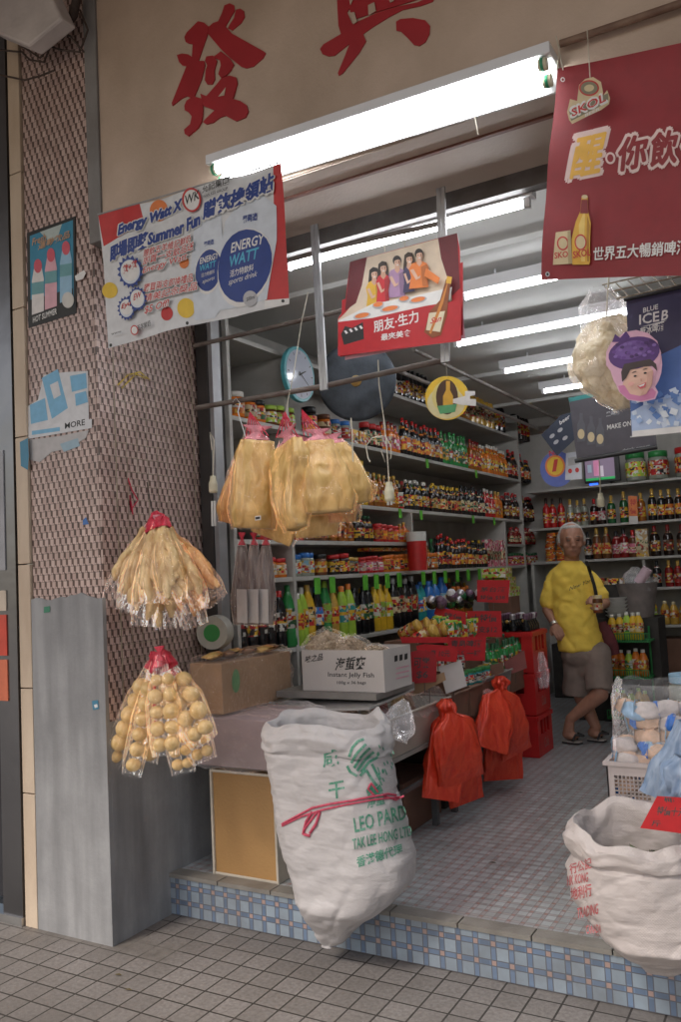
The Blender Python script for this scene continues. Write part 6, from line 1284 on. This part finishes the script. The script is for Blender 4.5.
# ------------------------------------------------------------------ green rack of juices, basket and bags at the back
gr_m = M('rack_green',(.02,.20,.05),.5,.15,9)
t = empty('juice_rack', atY(632,690,7.4), 'green wire floor rack holding yellow juices behind the man', 'rack')
levels = []
for py in (640,676,716):
    p0, p1 = atY(608,py,7.4), atY(650,py,7.4); z = p0.z; levels.append(z); mb = MB()
    mb.box((p0.x,7.38,z-.02),(p1.x,7.62,z-.008), gr_m)
    for k in range(18): x = p0.x+(p1.x-p0.x)*k/17; mb.box((x,7.372,z-.02),(x+.006,7.379,z+.05), gr_m)
    mb.box((p0.x,7.372,z+.05),(p1.x,7.379,z+.058), gr_m); mb.build('tray', t)
for x in (p0.x-.005, p1.x+.005): mb = MB(); mb.tube([(x,7.6,ZF),(x,7.6,levels[0]+.1)], .009, gr_m, 6); mb.build('post', t)
for li_,(cols,look) in enumerate(((('yellow','gold','white'),'white-capped yellow juice bottle'),(('orange','amber','white'),'orange juice bottle'),(('gold','yellow','lime'),'golden juice bottle'))):
    p0, p1 = atY(608,640,7.45), atY(650,640,7.45)
    for i in range(5): put('pet', .2, .034, cols if i != 2 else ('lime','green','white'), look, 'bottle', p0.x+.04+i*(p1.x-p0.x-.06)/5, 7.47, levels[li_]-.006, 'on the %s rack tier' % ('top','middle','bottom')[li_], 'juices on the green rack')
# stacked white trays, grey basket with plastic, clutter behind the man
mb = MB(); p = atY(615,608,7.55)
for k in range(6): mb.lathe([(0,.0,WHITE),(.07,.0,WHITE),(.10,.03,WHITE),(.095,.031,WHITE),(.066,.006,WHITE)], (p.x,7.62,p.z-.09+.03*k), 20)
tag(mb.build('foam_tray_stack', loc=p), 'stack of white foam bowls behind the man\'s jar', 'bowls')
mb = MB(); mb.box((p.x-.18,7.64,ZF+.001),(p.x+.33,8.0,p.z-.092), dkb); tag(mb.build('dark_stand', bevel=.006), 'dark stand behind the green rack', 'stand')
mb = MB(); q = atY(636,585,7.75); mb.lathe([(.0,-.28,M('basket_grey',(.20,.17,.16),.6,.2,14)),(.13,-.28,MATS['basket_grey']),(.18,.02,MATS['basket_grey']),(.172,.02,MATS['basket_grey']),(.12,-.27,MATS['basket_grey'])], q, 20); tag(mb.build('waste_basket', loc=q), 'grey tapering basket stuffed with plastic behind the rack', 'basket')
mb = MB(); mb.grid(loft(q+V((.0,0,.16)), q+V((0,0,-.05)), (0,-1,0), [.03,.10,.15,.15], [.02,.08,.12,.12], 33, .7), 40, 16, film2, True); tag(mb.build('plastic_bag', loc=q), 'white plastic bag bulging out of the grey basket', 'bag')
mb = MB(); q2 = q+V((.09,-.1,.07)); mb.tube([q2+V((-.05,0,-.05)),q2+V((.04,0,.07))], .045, M('pink_roll',(.58,.42,.48),.6), 14); tag(mb.build('paper_roll', loc=q2), 'pale pink paper roll lying in the grey basket', 'roll')
q = atY(606,598,7.72)
for i,(dx,dz,c) in enumerate(((-.16,.15,'yellow'),(-.02,.15,'gold'),(.1,.14,'yellow'))):
    mb = MB(); mb.obox(q+V((dx,0,dz)),(.12,.1,.06),paper(c)); tag(mb.build('yellow_box', loc=q+V((dx,0,dz))), ('left','middle','right')[i]+' yellow box on the ledge behind the man\'s shoulder', 'carton', 'yellow boxes behind the man')
mb = MB(); mb.box((q.x-.3,7.66,ZF+.001),(q.x+.2,7.9,q.z+.118), dkb); tag(mb.build('dark_shelf_unit', bevel=.006), 'dark unit carrying the yellow boxes', 'stand')
# orange notice strip on the back shelf
S = Sheet((0,YB+.02,0),(0,-1,0)); S.poly([(628,496),(637,496),(638,524),(629,524)], iora); S.poly([(629,516),(637.5,516),(638,524),(629,524)], iw); S.text('特',(630,506),(636,506),(630,499),ired,.02,0); S.text('價',(630,514),(636,514),(630,508),ired,.02,0,False)
tag(S.mb.build('notice_strip', loc=atY(632,510,YB), fix=False), 'orange and white notice strip between bottles on the upper back shelf', 'notice')

# ------------------------------------------------------------------ right foreground: basket, biscuit bag, blue bags, jar, red card
bw = M('basket_white',(.60,.52,.50),.45,.08,8,.05,dirt=.12)
x0, y0, z1 = atY(606,764,3.75).x, 3.75, atY(606,764,3.75).z; x1 = x0+.46; y1 = y0+.34; z0 = z1-.21
t = empty('white_basket', ((x0+x1)/2,(y0+y1)/2,z0), 'off-white plastic mesh basket under the bag of biscuits', 'basket')
def meshwall(nm, a, b, inset):
    a, b = V(a), V(b); u = (b-a).normalized(); L = (b-a).length; mb = MB(); n_ = u.cross(V((0,0,1))); tk = n_*.006; H = z1-z0
    def slab(s0,s1,h0,h1): mb.hexa([a+u*s0+V((0,0,h0)),a+u*s1+V((0,0,h0)),a+u*s1+V((0,0,h0))-tk,a+u*s0+V((0,0,h0))-tk,a+u*s0+V((0,0,h1)),a+u*s1+V((0,0,h1)),a+u*s1+V((0,0,h1))-tk,a+u*s0+V((0,0,h1))-tk], bw)
    slab(0,L,0,.02); slab(0,L,H-.045,H); slab(0,.03,.02,H-.045); slab(L-.03,L,.02,H-.045); slab(L*.38,L*.56,.02,H-.045)
    for (s0,s1) in ((.03,L*.38),(L*.56,L-.03)):
        k = int((s1-s0)/.016)
        for i in range(1,k): s_ = s0+(s1-s0)*i/k; slab(s_-.0022,s_+.0022,.02,H-.045)
        for j in range(1,9): h_ = .02+(H-.065)*j/9; slab(s0,s1,h_-.0021,h_+.0022)
    mb.build(nm, t)
meshwall('mesh_wall',(x0,y0,z0),(x1,y0,z0),0); meshwall('mesh_wall',(x0,y1,z0),(x0,y0,z0),0); meshwall('mesh_wall',(x1,y0,z0),(x1,y1,z0),0); meshwall('mesh_wall',(x1,y1,z0),(x0,y1,z0),0)
mb = MB(); mb.box((x0-.012,y0-.012,z1-.004),(x1+.012,y0+.010,z1+.012),bw); mb.box((x0-.012,y1-.010,z1-.004),(x1+.012,y1+.012,z1+.012),bw); mb.box((x0-.012,y0+.0105,z1-.004),(x0+.010,y1-.0105,z1+.012),bw); mb.box((x1-.010,y0+.0105,z1-.004),(x1+.012,y1-.0105,z1+.012),bw); mb.build('rim', t)
mb = MB(); mb.box((x0+.007,y0+.007,z0),(x1-.007,y1-.007,z0+.006),bw); mb.build('base', t)
stand = M('stand_board',(.35,.30,.27),.7,.15,6)
mb = MB(); mb.box((x0+.02,y0+.02,ZF+.001),(x1+.6,y1,z0-.001), stand); tag(mb.build('display_block', bevel=.006), 'plain low block under the white basket', 'block')
t = empty('biscuit_bag', ((x0+x1)/2,y0+.17,z0+.01), 'large clear bag full of blue-wrapped biscuit packs in the white basket', 'food bag')
rr = random.Random(21); bp_ = M('wrap_blue',(.03,.16,.55),.3,.2,30); bl_ = M('wrap_lightblue',(.30,.48,.66),.35,.25,25); bt_ = M('biscuit_tan',(.66,.44,.30),.4,.25,30); wp_ = M('wrap_white',(.62,.55,.52),.4,.2,25)
cx0 = (x0+x1)/2+.0
for i in range(72):
    lv = i//9; p = V((x0+.05+rr.uniform(0,.36), y0+.035+rr.uniform(0,.13), z0+.05+lv*.055+rr.uniform(-.01,.01))); an = rr.uniform(-.5,.5); d = V((math.cos(an)*.055,rr.uniform(-.02,.02),math.sin(an)*.04))
    mb = MB(); mb.grid(loft(p-d, p+d, (.2,-1,.2), [.022,.034,.036,.034,.022], [.005,.015,.018,.015,.005], i, .6), 20, 12, (bt_,wp_,wp_,bt_,bl_,bt_,wp_)[i%7], True)
    mb.grid(loft(p-d*1.02, p-d*(.45 if i%3 == 0 else .92), (.2,-1,.2), [.023,.035,.036], [.006,.016,.0185], i, .6, infl=.001), 16, 6, (bp_,wp_,bl_)[i%3], True); mb.build('biscuit_pack', t)
mb = MB(); zt = atY(640,683,y0+.1).z
def bagf(u, v):
    an = u*2*math.pi; c, s_ = math.cos(an), math.sin(an); ex = math.copysign(abs(c)**.7,c); ey = math.copysign(abs(s_)**.7,s_); f = v
    w_ = .5*(x1-x0)*(.86+.10*math.sin(f*3)) + (.0 if f < .8 else (f-.8)*.05); d = .15*(1-.1*f)
    p = V((cx0+ex*w_, y0+.16+ey*d, z0+.02+(zt-z0-.02)*f)); q = 1+.10*noise.noise(V((c*2.5,s_*2.5,f*3)))+.06*noise.noise(V((c*6,s_*6,f*7+4))); p.x = cx0+(p.x-cx0)*q; p.y = y0+.16+(p.y-y0-.16)*q
    if f > .9: p.z += .03*noise.noise(V((c*2,s_*2,1)))
    return p
mb.grid(bagf, 60, 40, filmp, True); mb.build('clear_bag', t)
# blue plastic bags at the edge, glass jar with blue lid behind, red card in the sack
bb = food('blue_plastic',(.22,.32,.50),(.42,.52,.66),(20,20,8),.8)
for i,(a,b,w0,w1,yy) in enumerate((((686,722),(668,800),.03,.09,3.2),((690,760),(676,806),.05,.06,3.12))):
    A, B = atY(*a,yy), atY(*b,yy); mb = MB(); mb.grid(loft(A,B,(0,-1,.1),[w0,w0*1.6,w1,w1*1.1],[.02,.04,.05,.03],i*4+2,.7,2.2), 40, 24, bb, True); tag(mb.build('blue_bag', loc=A), ('tall','lower')[i]+' crumpled pale blue plastic bag at the right edge over the sack', 'bag')
c = atY(690,700,4.4); t = empty('glass_jar', c, 'glass jar with pale blue lid at the right edge behind the biscuit bag', 'jar')
mb = MB(); zb = atY(690,700,4.4).z; mb.lathe([(0,-.12,glassy('clear')),(.09,-.12,glassy('clear')),(.095,-.1,glassy('clear')),(.095,.06,glassy('clear')),(.075,.09,glassy('clear'))], c, 24); mb.build('body', t)
mb = MB(); mb.lathe([(.088,.085,flat('lid_paleblue',(.30,.50,.66))),(.09,.09,MATS['ink_lid_paleblue']),(.09,.125,MATS['ink_lid_paleblue']),(0,.13,MATS['ink_lid_paleblue'])], c, 24); mb.build('lid', t)
mb = MB(); mb.box((c.x-.11,4.28,ZF+.001),(c.x+.5,4.6,c.z-.121), stand); tag(mb.build('display_block', bevel=.006), 'taller block under the blue-lidded glass jar', 'block')
S = Sheet(atY(670,815,2.95), V((-.1,-1,.35))); S.k = 0
S.poly([(657,796),(720,800),(716,838),(640,828)], cardr, False); S.text('椰',(664,802),(676,803),(663,797),iblk,.02,0); S.text('特價十元',(656,815),(684,817),(658,806),iblk,.02,0,False); S.text('斤',(651,826),(660,827),(652,820),iblk,.02,0,False)
t = empty('price_card', S.p(670,815), 'red price card with black writing stuck in the right-hand sack', 'price card', 'red price cards'); S.mb.build('writing_face', t, fix=False)
mb = MB(); mb.plate([S.p(*q,k=-1) for q in ((657,796),(720,800),(716,838),(640,828))], S.n*-.003, cardr); mb.build('board', t)
# litter and specks on the floor
rr = random.Random(31); leafm = M('dry_leaf',(.12,.09,.04),.7)
for i,(px,py,z) in enumerate(((520,793,ZF+.004),(492,863,ZF+.004),(455,795,ZF+.004),(118,975,.004),(128,990,.004))):
    p = at(px,py,2,z); mb = MB(); mb.add([p+V((-.02,0,0)),p+V((0,-.006,.003)),p+V((.022,.002,.002)),p+V((.002,.008,.004))],[(0,1,2,3)],leafm); tag(mb.build('dry_leaf', loc=p, fix=False), ('small dry leaf far back on the shop floor','dry leaf in the middle of the shop floor','tiny scrap near the red bags on the floor','tiny dark scrap on the paving by the pillar','tiny scrap on the paving below the pillar foot')[i], 'leaf')
# ================================================================== THE MAN
def remesh(mb, name, mats, vox, smooth, parent, colour=None):
    me = bpy.data.meshes.new('raw'); me.from_pydata([tuple(q) for q in mb.v], [], mb.f); bm = bmesh.new(); bm.from_mesh(me); bmesh.ops.remove_doubles(bm, verts=bm.verts, dist=1e-5); bmesh.ops.recalc_face_normals(bm, faces=bm.faces); bm.to_mesh(me); bm.free()
    o = bpy.data.objects.new('raw', me); C.objects.link(o); r = o.modifiers.new('r','REMESH'); r.mode = 'VOXEL'; r.voxel_size = vox; s_ = o.modifiers.new('s','SMOOTH'); s_.iterations = smooth; s_.factor = .6
    bpy.context.view_layer.update(); m2 = bpy.data.meshes.new_from_object(o.evaluated_get(bpy.context.evaluated_depsgraph_get())); bpy.data.objects.remove(o)
    m2.name = name; m2.materials.clear()
    for m in mats: m2.materials.append(m)
    for p in m2.polygons: p.use_smooth = True; p.material_index = colour(p.center) if colour else 0
    n = bpy.data.objects.new(name, m2); C.objects.link(n); n.parent = parent; n.matrix_parent_inverse = Matrix.Translation(-V(parent.location)); return n
Yp = 6.78
def P(px, py, dy=0): return atY(px, py, Yp+dy)
def limb(mb, pts, rs, seg=14):
    for p, r in zip(pts, rs): mb.ball(p, r, None, seg, 10)
    for p, q, r0, r1 in zip(pts, pts[1:], rs, rs[1:]):
        n_ = max(2, int((q-p).length/.012)); mb.tube([p.lerp(q,i/n_) for i in range(n_+1)], [r0+(r1-r0)*i/n_ for i in range(n_+1)], None, seg)
man = empty('person', P(585,742), 'white-haired man in yellow T-shirt and khaki shorts leaning on the red crates', 'person')
skin = M('skin',(.38,.185,.12),.5,.08,30); 
f = V((.35,-.93,0)).normalized(); rgt = V((.93,.35,0)).normalized()   # facing and his left (viewer's right)
hc = P(571.5,541)   # head centre
mb = MB()
def E(c, r, sc): 
    # ellipsoid aligned to facing frame
    vs = []; R3 = Matrix((rgt, -f, V((0,0,1)))).transposed()
    for i in range(11):
        for k in range(16):
            d = V((math.sin(math.pi*i/10)*math.cos(2*math.pi*k/16)*sc[0], math.sin(math.pi*i/10)*math.sin(2*math.pi*k/16)*sc[1], math.cos(math.pi*i/10)*sc[2]))*r; vs.append(V(c)+R3@d)
    mb.add(vs, [(i*16+k,(i+1)*16+k,(i+1)*16+(k+1)%16,i*16+(k+1)%16) for i in range(10) for k in range(16)], None)
H = .132
E(hc+V((0,0,.025)), H, (.74,.88,.90)); E(hc+f*.028-V((0,0,.062)), .082, (.84,.80,.98)); E(hc+f*.055-V((0,0,.104)), .040, (1.05,.9,.8))
E(hc+f*.112-V((0,0,.022)), .018, (.9,1.0,2.0)); E(hc+f*.126-V((0,0,.042)), .017, (1.25,.85,.8))     # nose
E(hc+f*.103+V((0,0,.022)), .02, (3.0,.7,.6))                                                          # brow
E(hc+f*.096-V((0,0,.076)), .018, (1.6,.6,.4)); E(hc+f*.094-V((0,0,.090)), .018, (1.4,.6,.4))        # lips
for s in (-1,1): E(hc+rgt*s*.05+f*.078-V((0,0,.035)), .025, (1,.7,1)); E(hc+rgt*s*.098-f*.005-V((0,0,.015)), .026, (.4,.8,1.25))
nk = P(571,563); ch = P(572,590,.02); pv = P(583,655,.02)
limb(mb, [hc-f*.02-V((0,0,.06)), nk+V((0,.02,0)), P(572,574,.02)], [.062,.058,.068])
limb(mb, [ch, P(577,620,.02), pv], [.10,.105,.115], 18)
sL, eL, wL, hL = P(551,583,.0), P(547,610,-.02), P(554,624,-.08), P(560,630,-.11)
limb(mb, [sL, eL, wL], [.048,.041,.029]); 
sR, eR, wR = P(592,580,.03), P(605,603,.0), P(600,607,-.13)
limb(mb, [sR, eR, wR], [.048,.041,.029])
def hand(w, d, up, curl, side, sc=1.0):
    d, up = V(d).normalized(), V(up).normalized(); sd_ = d.cross(up).normalized(); palm = w+d*.045*sc
    for k in range(4): limb(mb, [w+sd_*(k-1.5)*.010, w+d*.075*sc+sd_*(k-1.5)*.021], [.016,.015], 8)
    for k, L in enumerate((.066,.078,.072,.056)):
        b = w+d*.085*sc+sd_*(k-1.5)*.0215; m1 = b+(d*math.cos(curl)-up*math.sin(curl))*L*.5; m2 = m1+(d*math.cos(curl*2)-up*math.sin(curl*2))*L*.5; limb(mb, [b,m1,m2], [.0095,.0088,.0075], 8)
    b = w+d*.02+sd_*side*.026; m1 = b+(d*.6+sd_*side*.75-up*.2).normalized()*.042; limb(mb, [b,m1,m1+(d*.9-up*.45+sd_*side*-.1).normalized()*.034], [.014,.0105,.009], 8)
hand(wL, (.35,-.35,-.55), (0,-.8,.5), .5, 1); hand(wR, (-.25,-.5,.45), (.75,-.5,.3), .75, -1)
# legs: his left leg crosses in front towards the viewer's left
hipR, kR, aR = P(598,658,.0), P(600,694,-.10), P(570,719,-.12); hipL, kL, aL = P(577,660,.03), P(582,698,.02), P(596,727,.0)
limb(mb, [hipR, kR, aR.lerp(kR,.62), aR], [.08,.064,.056,.038]); limb(mb, [hipL, kL, aL.lerp(kL,.62), aL], [.08,.062,.056,.038])
def foot(a, toe, flo):
    a, toe = V(a), V(toe); d = (toe-a); d.z = 0; d.normalize(); sd_ = d.cross(V((0,0,1))); heel = V((a.x,a.y,flo+.045))-d*.035
    limb(mb, [a, heel], [.037,.036]); limb(mb, [heel, V((toe.x,toe.y,flo+.036))-d*.03], [.036,.036]); limb(mb, [a, V((toe.x,toe.y,flo+.036))-d*.05], [.035,.03])
    for k in range(5): b = V((toe.x,toe.y,flo+.03))-d*.035+sd_*(k-2)*.018; limb(mb, [b, b+d*(.045-.006*abs(k-1))], [.013,.011], 8)
    return d, sd_
fz = ZF+.024
tR = at(577,744,2,ZF); tL = at(601,742,2,ZF); aR.z = max(aR.z, .29)
dR, sR_ = foot(aR, tR, fz); dL, sL_ = foot(aL, tL, fz)
remesh(mb, 'body', [skin], .0065, 4, man)
# clothing
shirt = M('yellow_cotton',(.86,.60,.09),.85,.08,12,.3,bscale=25); short = M('khaki_cotton',(.24,.185,.155),.9,.12,14,.3,bscale=30)
mb = MB()
def slab(c, a, b, z): return [V(c)+rgt*a*math.cos(2*math.pi*k/24)+f*b*math.sin(2*math.pi*k/24) for k in range(24)]
prof = [(571,560.5,.070,.070),(571,563,.095,.085),(571,567,.13,.10),(571,574,.16,.115),(571.5,583,.168,.12),(572.5,598,.162,.13),(574.5,615,.165,.145),(578,632,.175,.148),(581.5,647,.183,.15),(582,651,.184,.15)]
rings = [slab(P(px,py,.02), a, b, 0) for px,py,a,b in prof]; vs = [p for r in rings for p in r]
for j in range(len(vs)): vs[j] = vs[j] + (vs[j]-P(575,600,.02))*0
mb.add(vs, [(i*24+k,(i+1)*24+k,(i+1)*24+(k+1)%24,i*24+(k+1)%24) for i in range(len(rings)-1) for k in range(24)]+[tuple(range(24)), tuple(range((len(rings)-1)*24+23,(len(rings)-1)*24-1,-1))], None)
limb(mb, [P(556,575,.02), sL, sL.lerp(eL,.72)], [.062,.060,.066]); limb(mb, [P(587,575,.02), sR, sR.lerp(eR,.72)], [.060,.058,.064])
sh_o = remesh(mb, 'shirt', [shirt], .011, 3, man)
for v in sh_o.data.vertices:
    p = v.co; n_ = v.normal; d = .009*noise.noise(V((p.x*7,p.y*7,p.z*12+p.x*9)))+.006*noise.noise(V((p.x*18,p.y*18,p.z*22)))-.008*max(0,.15-abs(noise.noise(V((p.x*5+p.z*3,p.y*5,p.z*6-p.x*4)))))/.15; v.co = p+n_*d
mb = MB()
def leg_tube(h, k, hem, r0, r1): 
    n_ = 10; mb.tube([h.lerp(k, i/n_*hem) for i in range(n_+1)], [r0+(r1-r0)*i/n_ for i in range(n_+1)], None, 20); mb.ball(h, r0, None, 16, 10)
mb.ball(P(583,655,.02), .165, None, 20, 12, (1.05,.95,.72)); mb.ball(P(587,668,.0), .10, None, 16, 10, (1.1,1,.8)); leg_tube(hipR+V((0,0,.02)), kR, .93, .108, .098); leg_tube(hipL+V((0,0,.02)), kL+V((-.05,0,0)), .95, .108, .104)
so_ = remesh(mb, 'shorts', [short], .011, 3, man)
for v in so_.data.vertices: p = v.co; v.co = p+v.normal*(.010*noise.noise(V((p.x*9,p.y*9,p.z*8)))+.005*noise.noise(V((p.x*22,p.y*22,p.z*14))))
# hair: short, white, thin on top
mb = MB(); hairm = M('white_hair',(.50,.48,.46),.8,.25,70,.8,bscale=180)
E(hc-f*.026+V((0,0,.036)), H, (.785,.86,.895)); E(hc+f*.035+V((0,0,.104)), .055, (1.25,1.0,.42)); E(hc-rgt*.082-f*.028+V((0,0,.012)), .052, (.62,1.1,1.2)); E(hc+rgt*.082-f*.028+V((0,0,.012)), .052, (.62,1.1,1.2)); E(hc-f*.06-V((0,0,.02)), .10, (.9,.7,.9))
remesh(mb, 'hair', [hairm], .009, 2, man)
eyem = M('eye_dark',(.02,.012,.01),.3); browm = M('brow_grey',(.16,.12,.10),.9)
for s in (-1,1):
    mb = MB(); E(hc+rgt*s*.036+f*.105+V((0,0,.001)), .010, (1.5,.5,.45)); mb.mats = [eyem]; mb.build('eye', man)
    mb = MB(); E(hc+rgt*s*.038+f*.109+V((0,0,.030)), .010, (2.1,.5,.42)); mb.mats = [browm]; mb.build('eyebrow', man)
mb = MB(); E(hc+f*.113-V((0,0,.082)), .010, (2.0,.5,.16)); mb.mats = [M('lip_line',(.10,.03,.025),.6)]; mb.build('mouth', man)
# sandals, watch, bag strap
sole = M('sandal_sole',(.025,.022,.022),.7); rimw = M('sandal_edge',(.45,.40,.36),.7)
for tt, dd, ss, a in ((tR,dR,sR_,aR),(tL,dL,sL_,aL)):
    hl = V((a.x,a.y,0))-dd*.075; te = V((tt.x,tt.y,0))+dd*.045; L = (te-hl).length; t3 = empty('sandal', V((a.x,a.y,ZF))); t3.parent = man; t3.matrix_parent_inverse = Matrix.Translation(-V(man.location))
    out = [hl+dd*L*q+ss*w_ for q,w_ in ((0,.0),(.05,.032),(.3,.036),(.7,.052),(.92,.042),(1,.0),(.92,-.042),(.7,-.052),(.3,-.036),(.05,-.032))]
    for nm, z_, th, m_ in (('sole', ZF+.0065, .010, sole),('footbed', ZF+.017, .006, rimw)):
        mb = MB(); mb.plate([V((p.x,p.y,z_)) for p in out], (0,0,th), m_); o = mb.build(nm, None); o.parent = t3; o.matrix_parent_inverse = Matrix.Translation(-(V(man.location)*0+t3.location))
        o.matrix_parent_inverse = (Matrix.Translation(V(0*t3.location)) if 0 else Matrix.Translation(-t3.location))
    mb = MB(); c = hl+dd*L*.62
    for s in (-1,1): mb.tube([c+ss*.050*s+V((0,0,ZF+.025)), c+ss*.034*s+dd*.02+V((0,0,ZF+.075)), c+dd*.075+V((0,0,ZF+.066))], .010, sole, 8)
    o = mb.build('strap', None); o.parent = t3; o.matrix_parent_inverse = Matrix.Translation(-t3.location)
mb = MB(); dwl = (wL-eL).normalized(); mb.tube([wL-dwl*.012, wL+dwl*.012], .034, M('watch_steel',(.6,.58,.55),.3,.1,20,0,.8), 16); mb.build('watch', man)
# strap over his left shoulder, laid on the shirt
bvs = BVHTree.FromObject(sh_o, bpy.context.evaluated_depsgraph_get())
def onshirt(px, py, lift=.006):
    d = ray(px,py).normalized(); org = CO
    vv = [sh_o.matrix_world@v.co for v in ()]
    h = bvm.ray_cast(CO, d); return (h[0]-d*lift) if h[0] else P(px,py,-.1)
bmm = bmesh.new(); bmm.from_mesh(sh_o.data); bvm = BVHTree.FromBMesh(bmm); bmm.free()
mb = MB(); st_ = M('strap_black',(.02,.017,.017),.8)
pts = [(586,561),(588,566),(590,572),(592,578),(594,585),(595.5,592),(596,597)]; L_, R_2 = [], []
for q in pts: L_.append(onshirt(q[0]-1.7,q[1],.007)); R_2.append(onshirt(q[0]+1.7,q[1],.007))
vs = L_+R_2; n_ = len(pts); mb.add(vs, [(i,i+1,n_+i+1,n_+i) for i in range(n_-1)], st_); o = mb.build('bag_strap', man, fix=False); sm = o.modifiers.new('thick','SOLIDIFY'); sm.thickness = .004
# faded chest lettering
mb = MB(); fm = MB(); text(fm, 'New York', (569,591,0),(594,581,0),(569,587,0), flat('faded_print',(.22,.16,.05)), .01, .3)
def hit2(q):
    d = ray(q.x,q.y).normalized(); h = bvm.ray_cast(CO, d); return (h[0]-d*.004) if h[0] else P(q.x,q.y,-.16)
drape(fm, hit2, 1.6); fm.build('chest_print', man, fix=False)
# shoulder bag hanging at his side
mb = MB(); mb.grid(loft(P(602,622,.12), P(612,655,.14), (.3,-1,0), [.03,.06,.07,.06], [.02,.035,.04,.03], 8, .3), 24, 14, M('bag_maroon',(.12,.02,.025),.7,.2,20), True); tag(mb.build('shoulder_bag', loc=P(602,622,.12)), 'dark maroon shoulder bag hanging behind the man\'s side', 'bag')
# jar in his hand
jp = P(597.5,603,-.20); t = empty('food_jar', jp, 'small glass jar with light cap held in the man\'s raised hand', 'jar')
mb = MB(); mb.lathe([(0,-.075,glassy('brown')),(.036,-.075,glassy('brown')),(.038,-.06,glassy('brown')),(.038,.02,glassy('brown')),(.032,.035,glassy('brown'))], jp, 18); mb.build('body', t)
mb = MB(); mb.lathe([(.034,.034,lid('cream')),(.035,.036,lid('cream')),(.035,.058,lid('cream')),(0,.06,lid('cream'))], jp, 18); mb.build('cap', t)
mb = MB(); mb.lathe([(.0385,-.05,paper('tan')),(.0387,-.05,paper('tan')),(.0387,.0,paper('tan'))], jp, 18); mb.build('label', t)
